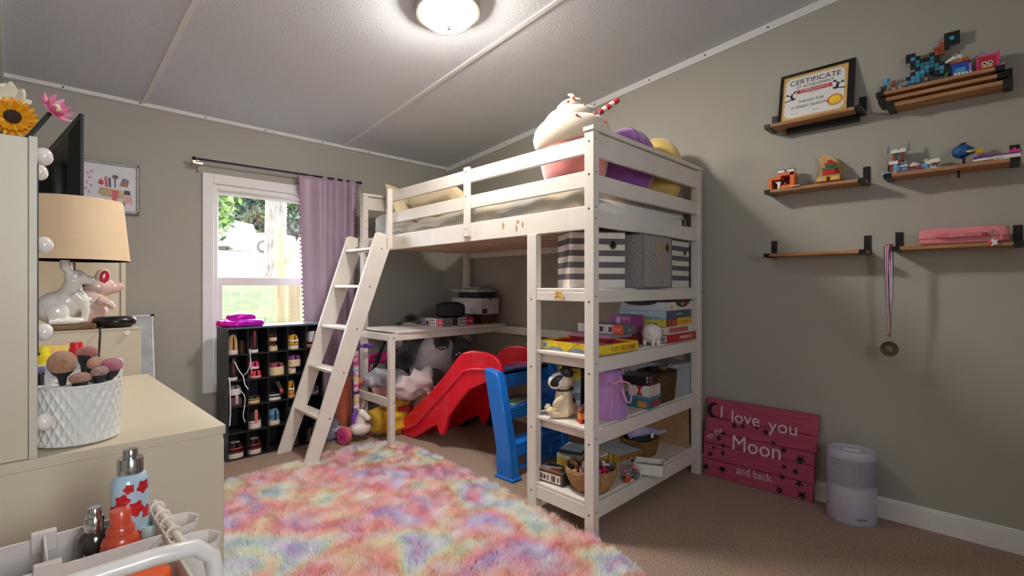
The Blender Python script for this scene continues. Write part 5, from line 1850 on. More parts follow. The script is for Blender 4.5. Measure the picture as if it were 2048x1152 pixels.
yb = box_thing('game_box', 'yellow box with a white perforated edge on the bottom shelf', 2.02, 1.425, zD, 0.19, 0.185, 0.085, R(0), (206, 186, 40), (180, 200, 206), (196, 170, 40), (208, 190, 44), cat='box')
yb.location = (1.985, 1.445, zD)
panel(yb, 'white_band', lM(yb, 0.093, 0.079), 0.18, 0.010, (226, 226, 224))
panel(yb, 'white_band', fM(yb, 0.095, 0.079), 0.19, 0.010, (226, 226, 224))
panel(yb, 'small_label', lM(yb, 0.165, 0.018), 0.03, 0.02, (216, 220, 210))
bt = box_thing('book', 'teal picture book lying on the yellow box', 2.00, 1.46, zD + 0.0855, 0.15, 0.15, 0.006, R(8), (110, 150, 160), (150, 186, 200), cat='book')
m_ = MB(M=tM(bt, 0.06, 0.07, 0.0062))
m_.ell((0, 0, 0), (0.025, 0.03, 0.001), nu=16, nv=6)
m_.build('orange_spot', mat((160, 96, 60), 0.5), bt)
bt2 = box_thing('book', 'black framed picture book leaning over the teal book', 2.015, 1.50, zD + 0.092, 0.13, 0.12, 0.018, R(14), (56, 50, 46), (150, 176, 190), cat='book')
wbx = box_thing('board_game', 'wood coloured board game box with a pale map top on the bottom shelf', 2.19, 1.385, zD, 0.17, 0.19, 0.078, R(-12), (150, 104, 60), (176, 186, 196), (150, 100, 52), (190, 160, 60), cat='board game')
m_ = MB(M=fM(wbx, 0.09, 0.036))
m_.lathe([(0, 0), (0.020, 0), (0.020, 0.0008), (0, 0.0008)], 24)
m_.lathe([(0, 0.0008), (0.012, 0.0008), (0.012, 0.0014), (0, 0.0014)], 20, mi=1)
m_.build('round_emblem', [mat((200, 190, 180), 0.5), mat((70, 50, 40), 0.5)], wbx, smooth=0)
# woven bowl
SEA = mat((190, 150, 104), 0.85, c2=(150, 108, 68), vscale=70, bump=0.5, bscale=160)
bw_ = thing('woven_bowl', 'round woven seagrass basket heaped with tiny toys on the bottom shelf', 'basket', (1.915, 1.365, zD))
wicker(bw_, 'basket_wall', [(0.078 + 0.040 * math.sin(PI / 2 * i / 12), 0.006 + i * 0.0083) for i in range(13)], 56, SEA)
m_ = L(bw_)
m_.lathe([(0, 0), (0.08, 0), (0.085, 0.004), (0, 0.006)], 30)
m_.build('basket_base', SEA, bw_)
tc_ = [(214, 60, 130), (190, 30, 60), (70, 84, 100), (236, 226, 220), (230, 130, 60), (120, 60, 40), (196, 60, 100), (60, 60, 66), (226, 190, 90), (150, 60, 110), (226, 170, 180), (90, 120, 110)]
lab_c = ['magenta', 'crimson', 'slate', 'white', 'orange', 'brown', 'rose', 'charcoal', 'mustard', 'plum', 'pale pink', 'grey green']
proto = {}
k = 0
for ring, nn, zz in ((0.0, 1, 0.118), (0.038, 6, 0.108), (0.072, 11, 0.096), (0.09, 14, 0.088), (0.05, 8, 0.09)):
    for i in range(nn):
        a = 2 * PI * i / nn + ring * 20
        ci = k % 12
        x_, y_ = 1.915 + ring * math.cos(a), 1.365 + ring * math.sin(a)
        z_ = zD + zz + rnd.uniform(-0.006, 0.006)
        if ci not in proto:
            m_ = MB()
            m_.soft((0, 0, 0), (0.034, 0.022, 0.02), 0.6, nu=12, nv=8)
            m_.soft((0.014, 0.004, 0.008), (0.018, 0.018, 0.018), 0.9, nu=10, nv=6)
            o = m_.build('tiny_toy', mat(tc_[ci], 0.45, coat=0.2), None, smooth=60)
            proto[ci] = o
        else:
            o = proto[ci].copy()
            COL.objects.link(o)
        o.location = (x_, y_, z_)
        o.rotation_euler = (rnd.uniform(-1, 1), rnd.uniform(-1, 1), rnd.uniform(0, 6))
        tag(o, '%s tiny plastic toy in the heap in the round woven basket' % lab_c[ci], 'tiny toy', 'tiny toys heaped in the woven basket')
        k += 1
m_ = MB(M=T(1.885, 1.45, zD + 0.118))
m_.ell((0, 0, 0), (0.018, 0.014, 0.018), nu=14, nv=10)
m_.ell((-0.012, 0, 0.016), (0.006, 0.005, 0.008), nu=10, nv=6)
m_.ell((0.012, 0, 0.016), (0.006, 0.005, 0.008), nu=10, nv=6)
tag(m_.build('furry_toy', mat((150, 130, 116), 0.9, sheen=0.5), None), 'grey furry toy animal head peeking over the woven basket rim', 'plush toy')
cd_ = box_thing('card', 'white and red printed card stuck into the woven basket', 1.985, 1.30, zD + 0.11, 0.05, 0.002, 0.045, R(35), (220, 216, 210), cat='card')
panel(cd_, 'red_print', fM(cd_, 0.02, 0.03), 0.02, 0.02, (170, 40, 60))
# white open box
wbo = thing('open_box', 'small open white cardboard box overhanging the bottom shelf edge', 'box', (2.275, 1.262, zD + 0.004), R(24))
WB = mat((224, 222, 216), 0.6, var=0.01)
m_ = L(wbo)
w_, d_, h_ = 0.105, 0.145, 0.055
for (a_, b_, e_, f_) in ((-w_ / 2, w_ / 2, -d_ / 2, -d_ / 2 + 0.003), (-w_ / 2, w_ / 2, d_ / 2 - 0.003, d_ / 2), (-w_ / 2, -w_ / 2 + 0.003, -d_ / 2, d_ / 2), (w_ / 2 - 0.003, w_ / 2, -d_ / 2, d_ / 2)):
    m_.b2(a_, b_, e_, f_, 0, h_)
m_.b2(-w_ / 2, w_ / 2, -d_ / 2, d_ / 2, 0, 0.003)
m_.build('box', WB, wbo)
m_ = L(wbo)
m_.b2(-w_ / 2 + 0.01, w_ / 2 - 0.01, -d_ / 2 + 0.015, d_ / 2 - 0.015, 0.02, 0.032)
m_.build('moss_insert', mat((110, 104, 60), 0.9, c2=(180, 176, 130), vscale=60, bump=0.6), wbo)
# plastic bag with orange toys
for i, (x_, y_, col_, lab) in enumerate(((2.09, 1.275, (206, 70, 30), 'orange'), (2.12, 1.295, (196, 60, 36), 'rust orange'), (2.13, 1.27, (60, 56, 60), 'black'), (2.165, 1.268, (110, 110, 120), 'grey'), (2.105, 1.31, (120, 50, 40), 'maroon'), (2.175, 1.285, (214, 90, 50), 'bright orange'), (2.15, 1.305, (40, 44, 46), 'dark green'))):
    m_ = MB()
    m_.soft((0, 0, 0), (0.04, 0.024, 0.022), 0.6, nu=12, nv=8)
    m_.soft((0.012, 0.006, 0.01), (0.02, 0.014, 0.016), 0.7, nu=10, nv=6)
    o = m_.build('plastic_piece', mat(col_, 0.4, coat=0.3), None, smooth=60)
    o.location = (x_, y_, zD + 0.014 + 0.014 * (i % 3))
    o.rotation_euler = (0.3 * i, 0.2 * i, 1.1 * i)
    tag(o, '%s plastic toy piece lying beside the small open white box' % lab, 'toy piece', 'toy pieces on the bottom shelf')
PLB = mat((220, 224, 228), 0.12, var=0.0, alpha=0.16)
m_ = MB()
m_.sheet(lambda u, v: (2.07 + 0.15 * u, 1.262 + 0.11 * v, zD + 0.03 + 0.05 * math.sin(PI * u) ** 0.6 * math.sin(PI * v) ** 0.6 + 0.006 * math.sin(21 * u + 9 * v)), 20, 16)
tag(m_.build('plastic_bag', PLB, None, smooth=25), 'crinkled clear plastic bag over the orange toy pieces', 'bag')
WK2 = mat((150, 112, 60), 0.8, c2=(104, 74, 38), vscale=50, bump=0.3)
w2 = thing('wicker_basket', 'honey brown wicker basket with a lilac pouch on the bottom shelf', 'basket', (2.485, 1.44, zD))
wicker(w2, 'basket_wall', [(0.072 + 0.022 * i / 11, 0.005 + i * 0.0085) for i in range(12)], 40, WK2, 1.0, 0.95, 0.45)
m_ = L(w2)
m_.soft((0, 0, 0.012), (0.14, 0.13, 0.02), 0.3, nu=20, nv=6)
m_.build('basket_base', WK2, w2)
m_ = MB()
m_.tube([(2.42, 1.47, 0.27), (2.45, 1.43, 0.30), (2.50, 1.39, 0.30), (2.56, 1.36, 0.285), (2.60, 1.34, 0.29)], [0.022, 0.034, 0.022, 0.012, 0.008], 12)
tag(m_.build('lilac_pouch', mat((150, 140, 196), 0.5, c2=(196, 190, 226), vscale=14), None, smooth=40), 'shiny lilac pouch lying across the honey brown basket', 'pouch')
m_ = MB()
m_.soft((2.47, 1.43, 0.255), (0.12, 0.11, 0.05), 0.6, nu=18, nv=10)
tag(m_.build('dark_pouch', mat((40, 38, 40), 0.7), None), 'black pouch inside the honey brown basket', 'pouch')
m_ = MB(M=T(2.50, 1.37, 0.275, rz=0.3, ry=0.5))
m_.cyl((0, 0, -0.012), (0, 0, 0.016), 0.008, n=16)
tag(m_.build('small_jar', mat((232, 232, 234), 0.4), None), 'small white jar standing on the black pouch', 'jar')
m_ = MB()
m_.prism([(1.285, zD), (1.60, zD), (1.60, zD + 0.235), (1.30, zD + 0.235)], 0, 0.004, M=Matrix(((0, 0.09, 1, 2.765), (1, 0, 0, 0), (0, 1, 0, 0), (0, 0, 0, 1))))
tag(m_.build('cardboard_sheet', mat((176, 142, 104), 0.85, c2=(160, 124, 88), vscale=12), None, smooth=0), 'tan cardboard sheet leaning at the wall end of the bottom shelf', 'cardboard')

# ================================================================ ON THE DESK
zK = 0.8005
pz1 = box_thing('jigsaw_puzzle', 'white and red puzzle box lying endwise at the front of the desk', 2.30, 3.01, zK, 0.105, 0.25, 0.058, R(5), (120, 124, 132), (150, 160, 170), (112, 118, 126), (226, 222, 222), cat='jigsaw puzzle')
panel(pz1, 'red_panel', lM(pz1, 0.036, 0.029), 0.07, 0.057, (196, 40, 44))
text('lettering', 'Trefl', 0.022, lM(pz1, 0.036, 0.029, 0.0016), PAPER, pz1, 0.0004, 0.046)
panel(pz1, 'lilac_panel', lM(pz1, 0.222, 0.029), 0.05, 0.057, (140, 130, 180))
panel(pz1, 'crimson_figure', lM(pz1, 0.175, 0.02), 0.03, 0.036, (140, 40, 80))
panel(pz1, 'red_logo', fM(pz1, 0.052, 0.028), 0.04, 0.008, (160, 60, 80))
for i in range(6):
    m_ = MB(M=lM(pz1, 0.095 + 0.022 * (i % 3), 0.018 + 0.024 * (i // 3)))
    m_.lathe([(0, 0), (0.007, 0), (0.007, 0.001), (0, 0.001)], 10)
    m_.build('flower_print', mat((90, 90, 100), 0.5), pz1, smooth=0)
pz2 = box_thing('jigsaw_puzzle', 'black, white and red puzzle box right of the endwise puzzle box', 2.415, 3.045, zK, 0.20, 0.13, 0.058, R(-8), (70, 66, 64), (130, 134, 140), (214, 210, 214), (60, 56, 54), cat='jigsaw puzzle')
panel(pz2, 'red_panel', fM(pz2, 0.165, 0.029), 0.066, 0.057, (196, 34, 38))
text('lettering', 'Trefl', 0.022, fM(pz2, 0.165, 0.029, 0.0016), PAPER, pz2, 0.0004, 0.046)
panel(pz2, 'dark_panel', fM(pz2, 0.028, 0.029), 0.054, 0.057, (60, 52, 46))
for i in range(6):
    m_ = MB(M=fM(pz2, 0.075 + 0.022 * (i % 3), 0.018 + 0.024 * (i // 3)))
    m_.lathe([(0, 0), (0.008, 0), (0.008, 0.001), (0, 0.001)], 10)
    m_.build('flower_print', mat((60, 60, 72), 0.5), pz2, smooth=0)
bg_ = thing('pouch', 'soft black zip pouch resting on the two puzzle boxes', 'pouch', (2.46, 3.12, zK + 0.059))


def pouch(u, v):
    th = 2 * PI * u
    ph = -PI / 2 + PI * v
    sg = lambda a, e: math.copysign(abs(a) ** e, a)
    w = 1 + 0.05 * math.sin(4 * th) + 0.04 * math.sin(7 * th + 3 * v)
    return (0.115 * w * sg(math.cos(ph), .45) * sg(math.cos(th), .6), 0.075 * w * sg(math.cos(ph), .45) * sg(math.sin(th), .6), 0.058 + 0.058 * sg(math.sin(ph), .5) + 0.008 * math.sin(2 * th) * v)


m_ = MB(M=wm(bg_) @ T(rz=R(-30)))
m_.sheet(pouch, 48, 20)
m_.build('body', mat((30, 31, 33), 0.75, var=0.2, bump=0.3), bg_, smooth=180)
m_ = MB(M=wm(bg_) @ T(rz=R(-30)))
m_.tube([pouch(0.80 - 0.03 * t_, 0.15 + 0.75 * t_) for t_ in [i / 14 for i in range(15)]], 0.004, 6)
m_.build('seam', mat((16, 16, 18), 0.6), bg_)
sb1 = box_thing('shoe_box', 'dark brown shoe box under the white shoe box on the desk', 2.675, 2.985, zK, 0.18, 0.33, 0.078, R(2), (84, 44, 34), (84, 44, 34), (90, 48, 38), (60, 34, 30), cat='shoe box')
sb2 = box_thing('shoe_box', 'white shoe box stacked on the dark brown one on the desk', 2.662, 2.975, zK + 0.079, 0.20, 0.36, 0.128, R(1), (214, 208, 214), (226, 226, 230), (202, 190, 196), (222, 222, 228), cat='shoe box')
m_ = L(sb2)
m_.b2(-0.003, 0.203, -0.003, 0.363, 0.088, 0.130)
m_.build('lid', mat((208, 198, 204), 0.5), sb2, bevel=0.001)
panel(sb2, 'size_label', fM(sb2, 0.035, 0.025, 0.004), 0.055, 0.038, (50, 44, 56))
m_ = MB(M=fM(sb2, 0.10, 0.125, 0.004))
m_.prism([(0.013 * math.cos(a), 0.013 * math.sin(a)) for a in [PI + PI * i / 12 for i in range(13)]], -0.0004, 0.001)
m_.build('thumb_hole', mat((30, 26, 30), 0.8), sb2, smooth=0)
cr_ = thing('wire_basket', 'low black slotted basket on the white shoe box', 'basket', (2.76, 3.14, zK + 0.209))
m_ = L(cr_)
m_.b2(-0.085, 0.085, -0.14, 0.14, 0.0, 0.003)
for z0_, z1_ in ((0.0, 0.008), (0.042, 0.050)):
    for (a_, b_, e_, f_) in ((-0.085, 0.085, -0.14, -0.137), (-0.085, 0.085, 0.137, 0.14), (-0.085, -0.082, -0.14, 0.14), (0.082, 0.085, -0.14, 0.14)):
        m_.b2(a_, b_, e_, f_, z0_, z1_)
m_.b2(-0.080, 0.080, -0.135, 0.135, 0.003, 0.042)
m_.build('tray', mat((26, 27, 29), 0.5), cr_)
m_ = L(cr_)
for i in range(14):
    m_.b2(-0.082 + i * 0.0125, -0.079 + i * 0.0125, -0.141, -0.139, 0.008, 0.042)
for i in range(22):
    m_.b2(-0.0865, -0.0845, -0.137 + i * 0.0128, -0.134 + i * 0.0128, 0.008, 0.042)
m_.build('slats', mat((70, 72, 76), 0.5), cr_, smooth=0)
GR = [(196, 198, 202), (150, 152, 160), (226, 226, 228), (120, 124, 130), (176, 180, 184), (90, 94, 98)]
nmz = ['lowest pale grey', 'second grey', 'third white', 'fourth slate', 'fifth light grey', 'top dark grey']
zz = zK + 0.2595
for i, (w_, d_, h_, rz_, dx) in enumerate(((0.20, 0.30, 0.008, 3, -0.015), (0.21, 0.29, 0.007, -3, -0.02), (0.20, 0.28, 0.006, 6, -0.02), (0.15, 0.22, 0.010, -8, 0.02), (0.12, 0.20, 0.008, 5, 0.03), (0.10, 0.12, 0.010, -4, 0.05))):
    bq = box_thing('magazine', '%s magazine or folder in the pile on the black slotted basket' % nmz[i], 2.66 + dx, 3.0 + 0.01 * i, zz, w_, d_, h_ - 0.0006, R(rz_), GR[i], cat='magazine', group='magazines on the black basket')
    zz += h_
from mathutils import noise as mn
# ================================================================ CURTAIN, PICTURE
ROD = mat((44, 34, 48), 0.4, metal=0.3)
rod = thing('curtain_rod', 'thin dark curtain rod on brackets above the window', 'curtain rod', (1.40, 3.705, 1.94))
m_ = MB()
m_.tube([(0.83, 3.705, 1.937), (1.99, 3.705, 1.952)], 0.0075, 10)
m_.build('pole', ROD, rod)
for x_ in (0.826, 1.995):
    m_ = MB()
    m_.ell((x_, 3.705, 1.937 if x_ < 1 else 1.952), (0.013, 0.013, 0.013), nu=14, nv=10)
    m_.build('finial', ROD, rod)
m_ = MB()
m_.b2(0.835, 0.862, 3.785, 3.789, 1.90, 1.955)
m_.cyl((0.848, 3.705, 1.928), (0.848, 3.786, 1.928), 0.005, n=8)
m_.b2(0.82, 0.875, 3.70, 3.79, 1.905, 1.915)
m_.build('bracket', mat((206, 190, 176), 0.35, metal=0.6), rod)
m_ = MB()
m_.tube([(0.862, 3.786, 1.90), (0.862, 3.782, 1.872), (0.868, 3.782, 1.862)], 0.003, 6)
m_.build('hook', CHROME, rod)
CUR = mat((176, 152, 172), 0.42, c2=(164, 138, 160), vscale=3, sheen=0.5)
cur = thing('curtain', 'mauve satin curtain with pompom edges pulled to the right of the window', 'curtain', (1.74, 3.70, 1.95))


def curt(u, v):
    z = 1.955 - v * 1.90
    xl = 1.497 + 0.05 * v + 0.035 * v * v
    xr = 1.975 - 0.02 * math.sin(PI * v)
    x = xl + (xr - xl) * u
    k = max(0.0, (u - 0.30) / 0.70)
    a = 0.004 + 0.027 * k ** 0.6
    y = 3.702 + a * math.sin((u ** 1.25) * 34 + 1.1 * v * math.sin(5 * u) + 0.6 * math.sin(9 * u)) - 0.010 * math.sin(PI * min(1, u / 0.4)) * v
    if v < 0.02:
        y = 3.705 + (y - 3.705) * 0.5
    return (x + 0.012 * k * math.cos(u * 34), y, z)


m_ = MB()
m_.sheet(curt, 150, 40)
m_.build('cloth', CUR, cur, smooth=180, solid=0.002)
for side_, u_ in ((0, 0.0), (1, 1.0)):
    m_ = MB()
    pts = [curt(u_, i / 60) for i in range(61)]
    m_.tube(pts, 0.002, 5)
    for i in range(1, 60):
        p_ = pts[i]
        m_.ell((p_[0] + (-0.008 if side_ == 0 else 0.008), p_[1] - 0.002, p_[2]), (0.0075, 0.0075, 0.0075), nu=8, nv=6)
        m_.tube([p_, (p_[0] + (-0.006 if side_ == 0 else 0.006), p_[1], p_[2])], 0.0015, 4)
    m_.build('pompom_trim', mat((150, 112, 136), 0.9), cur)

pf_ = thing('framed_picture', 'square framed make-up art print with a beaded silver frame', 'picture', (0.44, 3.79, 1.70))
x0_, x1_, z0_, z1_ = 0.262, 0.553, 1.548, 1.852
BEAD = mat((206, 200, 188), 0.3, metal=0.6)
m_ = MB()
for a in ((x0_, x1_, z0_, z0_ + 0.018), (x0_, x1_, z1_ - 0.018, z1_), (x0_, x0_ + 0.018, z0_, z1_), (x1_ - 0.018, x1_, z0_, z1_)):
    m_.b2(a[0], a[1], 3.765, 3.788, a[2], a[3])
fr_ = m_.build('frame', mat((150, 146, 140), 0.35, metal=0.5), pf_, bevel=0.002)
m_ = MB()
n_ = 34
loop = []
for i in range(n_):
    t_ = i / n_
    loop += [(x0_ + (x1_ - x0_) * t_, z0_ + 0.004)]
for i in range(n_):
    loop += [(x1_ - 0.004, z0_ + (z1_ - z0_) * i / n_)]
for i in range(n_):
    loop += [(x1_ - (x1_ - x0_) * i / n_, z1_ - 0.004)]
for i in range(n_):
    loop += [(x0_ + 0.004, z1_ - (z1_ - z0_) * i / n_)]
for (a, b) in loop:
    m_.ell((a, 3.763, b), (0.0042, 0.0042, 0.0042), nu=8, nv=6)
m_.tube([(a, 3.7645, b) for a, b in loop], 0.002, 4, closed=True)
m_.build('bead_border', BEAD, fr_)
PM = frame(((x0_ + x1_) / 2, 3.776, (z0_ + z1_) / 2), (1, 0, 0), (0, 0, 1))
m_ = MB(M=PM)
m_.b2(-0.13, 0.13, -0.136, 0.136, 0, 0.002)
pr_ = m_.build('print', mat((214, 214, 222), 0.35, var=0.02), pf_, smooth=0)


def art(name, poly, col_, z=0.002):
    k = MB(M=PM)
    k.prism(poly, z, z + 0.0006)
    return k.build(name, mat(col_, 0.5, var=0.1), pr_, smooth=0)


art('painted_case', [(-0.045, -0.005), (0.045, -0.012), (0.045, -0.065), (-0.035, -0.055), (-0.055, -0.04)], (190, 160, 116))
art('painted_case', [(0.045, -0.012), (0.075, -0.02), (0.072, -0.06), (0.045, -0.065)], (206, 182, 140))
art('painted_brush', [(-0.002, 0.0), (0.006, 0.0), (0.004, 0.055), (-0.006, 0.055)], (60, 54, 60))
art('painted_brush', [(0.022, 0.0), (0.028, 0.0), (0.028, 0.05), (0.022, 0.05)], (70, 62, 66))
art('painted_brush', [(0.008, 0.062), (0.025, 0.048), (0.042, 0.062), (0.036, 0.074), (0.016, 0.076)], (110, 86, 84), 0.0028)
art('painted_lipstick', [(-0.022, 0.0), (-0.006, 0.0), (-0.010, 0.058), (-0.018, 0.064), (-0.026, 0.056)], (206, 112, 128), 0.0024)
art('painted_flower', [(-0.055, 0.02), (-0.042, 0.008), (-0.028, 0.014), (-0.03, 0.036), (-0.045, 0.044)], (200, 60, 76), 0.0024)
art('painted_bottle', [(0.045, 0.012), (0.085, 0.01), (0.092, 0.05), (0.060, 0.058)], (166, 110, 74), 0.0024)
art('painted_bottle', [(0.055, 0.03), (0.085, 0.03), (0.09, 0.055), (0.062, 0.062)], (120, 116, 130), 0.0030)
art('painted_perfume', [(0.062, -0.04), (0.105, -0.046), (0.108, -0.095), (0.066, -0.09)], (220, 170, 160), 0.0030)
art('painted_perfume', [(0.07, -0.01), (0.095, -0.012), (0.10, -0.038), (0.066, -0.036)], (70, 56, 84), 0.0034)
art('painted_tube', [(0.010, -0.016), (0.036, -0.016), (0.034, -0.085), (0.012, -0.085)], (216, 92, 116), 0.0034)
art('painted_glasses', [(-0.075, -0.085), (-0.02, -0.070), (0.01, -0.078), (0.0, -0.094), (-0.06, -0.098)], (170, 40, 90), 0.0030)
art('painted_shell', [(0.052, -0.088), (0.070, -0.082), (0.072, -0.105), (0.060, -0.112)], (146, 96, 50), 0.0038)
for i, (a, b) in enumerate(((-0.10, 0.07), (-0.092, 0.045), (-0.105, 0.015), (-0.085, 0.0), (-0.11, -0.02), (-0.095, -0.04), (-0.082, 0.082))):
    art('painted_blossom', [(a + 0.011 * (1 if q % 2 else 0.4) * math.cos(q * PI / 5 + i), b + 0.011 * (1 if q % 2 else 0.4) * math.sin(q * PI / 5 + i)) for q in range(10)], (210, 120, 150))

# ================================================================ SHOE RACK
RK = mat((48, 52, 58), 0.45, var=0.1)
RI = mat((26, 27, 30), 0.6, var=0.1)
RX, RZ, PX, PZ = 0.944, 0.0, 0.1252, 0.166
rk = thing('shoe_rack', 'black 25-cubby shoe rack standing under the window', 'shoe rack', (1.257, 3.55, 0))
m_ = MB()
m_.b2(RX, RX + 5 * PX, 3.645, 3.66, 0, 0.834)
m_.build('back_panel', RI, rk)
for i in range(6):
    m_ = MB()
    w_ = 0.012 if i in (0, 5) else 0.006
    xx = RX + i * PX + (0 if i == 0 else (-w_ if i == 5 else -w_ / 2))
    m_.b2(xx, xx + w_, 3.45, 3.645, 0.0, 0.834)
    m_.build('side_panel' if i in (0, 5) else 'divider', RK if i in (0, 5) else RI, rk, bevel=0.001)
m_ = MB()
m_.b2(RX - 0.004, RX + 5 * PX + 0.004, 3.444, 3.665, 0.834, 0.846)
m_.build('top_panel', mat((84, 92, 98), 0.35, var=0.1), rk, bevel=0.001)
for j in range(5):
    m_ = MB()
    zz = j * PZ
    m_.b2(RX + 0.012, RX + 5 * PX - 0.012, 3.4505, 3.645, zz, zz + 0.007)
    m_.build('shelf', RI, rk, bevel=0.001)


def shoe(name, label, colr, row, sole, upper, h=0.075, dx=0.0, w=0.074, ln=0.165, tab=None, band=None, sole_h=0.022, dz=0.0, y0=3.462, toe=0.55, letters=None, rx=0.0, ry=0.0, lining=(30, 28, 30), group='shoes in the rack'):
    cx_ = RX + (colr + 0.5) * PX + dx
    cz_ = (4 - row) * PZ + 0.0075 + dz
    o = thing(name, label, 'shoe', (cx_, y0, cz_), 0, group, rx=rx, ry=ry)
    sg = lambda a, e: math.copysign(abs(a) ** e, a)
    pl = [(w / 2 * sg(math.cos(a), .75) * (1 - 0.08 * math.sin(a)), ln / 2 + ln / 2 * sg(math.sin(a), .7)) for a in [2 * PI * i / 32 for i in range(32)]]
    m_ = L(o)
    m_.prism(pl, 0, sole_h)
    m_.build('sole', mat(sole, 0.5), o, smooth=50, bevel=0.003)

    def up(u, v):
        t_ = v
        hh = h - sole_h
        ht = hh * (1 if t_ < 0.45 else 1 - (1 - toe) * ((t_ - 0.45) / 0.55) ** 0.8)
        a = PI * u
        wd = w / 2 * 0.94 * max(0.02, 1 - abs(2 * t_ - 1) ** 5) ** 0.5
        inn = 1.0 - 0.35 * (math.sin(a) ** 3) * (h > 0.085)
        return (wd * sg(math.cos(a), .55) * (inn if h > 0.085 else 1), 0.004 + (ln - 0.008) * t_, sole_h - 0.001 + ht * sg(math.sin(a), .6))
    m_ = L(o)
    m_.sheet(up, 22, 18)
    m_.build('upper', mat(upper, 0.55, var=0.08), o, smooth=60)
    m_ = L(o)
    m_.ell((0, ln * 0.30, h - 0.004), (w * 0.30, ln * 0.22, 0.006), nu=18, nv=8)
    m_.build('lining', mat(lining, 0.8), o)  # ellipsoid fills the shoe opening; dark default tone paints the shade inside
    if tab:
        m_ = L(o)
        m_.b2(-0.009, 0.009, -0.0035, 0.002, sole_h + 0.004, h + 0.012)
        m_.build('heel_tab', mat(tab, 0.5), o, bevel=0.001)
    if band:
        for (za, zb, col_) in band:
            m_ = L(o)
            pts = []
            m2 = [(w / 2 * 0.965 * sg(math.cos(a), .6), 0.004 + 0.05 * (1 - math.sin(-a)) * 1.0) for a in [PI + PI * i / 18 for i in range(19)]]
            k_ = len(m2)
            vs = [(p[0] * 1.03, p[1] - 0.0025, za) for p in m2] + [(p[0] * 1.03, p[1] - 0.0025, zb) for p in m2]
            m_.add(vs, [(i, i + 1, k_ + i + 1, k_ + i) for i in range(k_ - 1)])
            m_.build('stripe', mat(col_, 0.5), o, solid=0.001)
    if letters:
        for i, ch in enumerate(letters):
            text('lettering', ch, 0.021, wm(o) @ frame((0, -0.0045, h - 0.010 - i * 0.0165), (1, 0, 0), (0, 0, 1)), mat((230, 50, 70), 0.5), o, 0.0006)
    return o


WT, CRM_, BLK_ = (226, 222, 220), (222, 196, 156), (30, 28, 32)
S = shoe
S('clog', 'beige clog standing upright in the top left cubby', 0, 0, (222, 210, 206), (196, 156, 112), 0.128, -0.018, 0.066, 0.11, sole_h=0.028, lining=(120, 86, 60))
S('boot', 'small dark glittery boot beside the beige clog', 0, 0, (40, 34, 34), (70, 50, 44), 0.085, 0.038, 0.034, 0.12, sole_h=0.008)
S('high_top_shoe', 'black high top with red heel letters in the top row beside the clog', 1, 0, WT, (44, 32, 36), 0.135, -0.020, 0.066, 0.14, band=[(0.006, 0.009, (190, 30, 60)), (0.016, 0.018, (60, 30, 40))], letters='BILLS', tab=(34, 26, 30))
S('sandal', 'cream sandal lying under another sandal in the top middle cubby', 2, 0, CRM_, (160, 120, 80), 0.042, -0.022, 0.068, 0.15, sole_h=0.030)
S('sandal', 'brown strapped sandal on top of the cream sandal', 2, 0, (222, 190, 160), (70, 40, 34), 0.050, -0.024, 0.062, 0.14, sole_h=0.024, dz=0.068)
m_ = MB()
m_.b2(1.19, 1.248, 3.48, 3.56, 0.718, 0.737)
tag(m_.build('sandal_strap', mat((60, 40, 34), 0.7), None), 'dark strap between the two stacked sandals', 'strap')
S('sneaker', 'mustard and white sneaker in the top row, fourth cubby', 3, 0, (226, 214, 196), (226, 170, 50), 0.105, -0.010, 0.078, 0.16, band=[(0.052, 0.066, WT), (0.030, 0.042, (214, 150, 40))], sole_h=0.026)
S('slide_sandal', 'pink slide sandal under the white ribbed shoe', 4, 0, (206, 150, 128), (200, 140, 120), 0.030, 0.005, 0.085, 0.15, sole_h=0.016)
S('slip_on_shoe', 'white ribbed slip-on shoe upended in the top right cubby', 4, 0, WT, (222, 222, 224), 0.078, 0.004, 0.076, 0.10, sole_h=0.03, dz=0.040, band=[(0.036, 0.040, (190, 190, 194)), (0.050, 0.054, (190, 190, 194)), (0.064, 0.068, (190, 190, 194))])
S('high_top_shoe', 'black high top with red heel letters in the second row, far left', 0, 1, WT, (40, 30, 34), 0.135, -0.020, 0.070, 0.14, band=[(0.006, 0.009, (190, 30, 60)), (0.016, 0.018, (60, 30, 40))], letters='BILLS', tab=(34, 26, 30))
S('shoe', 'coral pink shoe at the bottom of the second cubby, second row', 1, 1, (222, 170, 160), (226, 60, 90), 0.050, -0.006, 0.080, 0.15, sole_h=0.014)
S('shoe', 'hot pink shoe stacked on the coral one', 1, 1, (226, 206, 210), (232, 60, 130), 0.050, -0.016, 0.072, 0.14, sole_h=0.016, dz=0.060)
S('slide_sandal', 'thick cream soled slide with purple footbed filling the middle cubby', 2, 1, (226, 200, 160), (150, 70, 84), 0.084, 0.006, 0.104, 0.16, sole_h=0.056, lining=(96, 52, 96), toe=0.9)
S('slide_sandal', 'small cream slide below the purple topped slide', 3, 1, (226, 206, 180), (196, 160, 150), 0.042, -0.022, 0.060, 0.15, sole_h=0.032, toe=0.9)
S('slide_sandal', 'cream slide with purple footbed stacked in the fourth cubby', 3, 1, (226, 204, 170), (130, 70, 130), 0.078, -0.004, 0.092, 0.15, sole_h=0.048, dz=0.046, lining=(110, 60, 130), toe=0.9)
S('sneaker', 'brown trainer with a lilac tab at the bottom of the third row, far left', 0, 2, (70, 56, 56), (96, 80, 84), 0.060, 0.0, 0.088, 0.14, sole_h=0.012, tab=(196, 160, 170))
S('sneaker', 'upturned white soled trainer on top of the brown trainer', 0, 2, (222, 218, 222), (120, 120, 122), 0.064, -0.006, 0.082, 0.14, sole_h=0.040, dz=0.072, lining=(90, 90, 90))
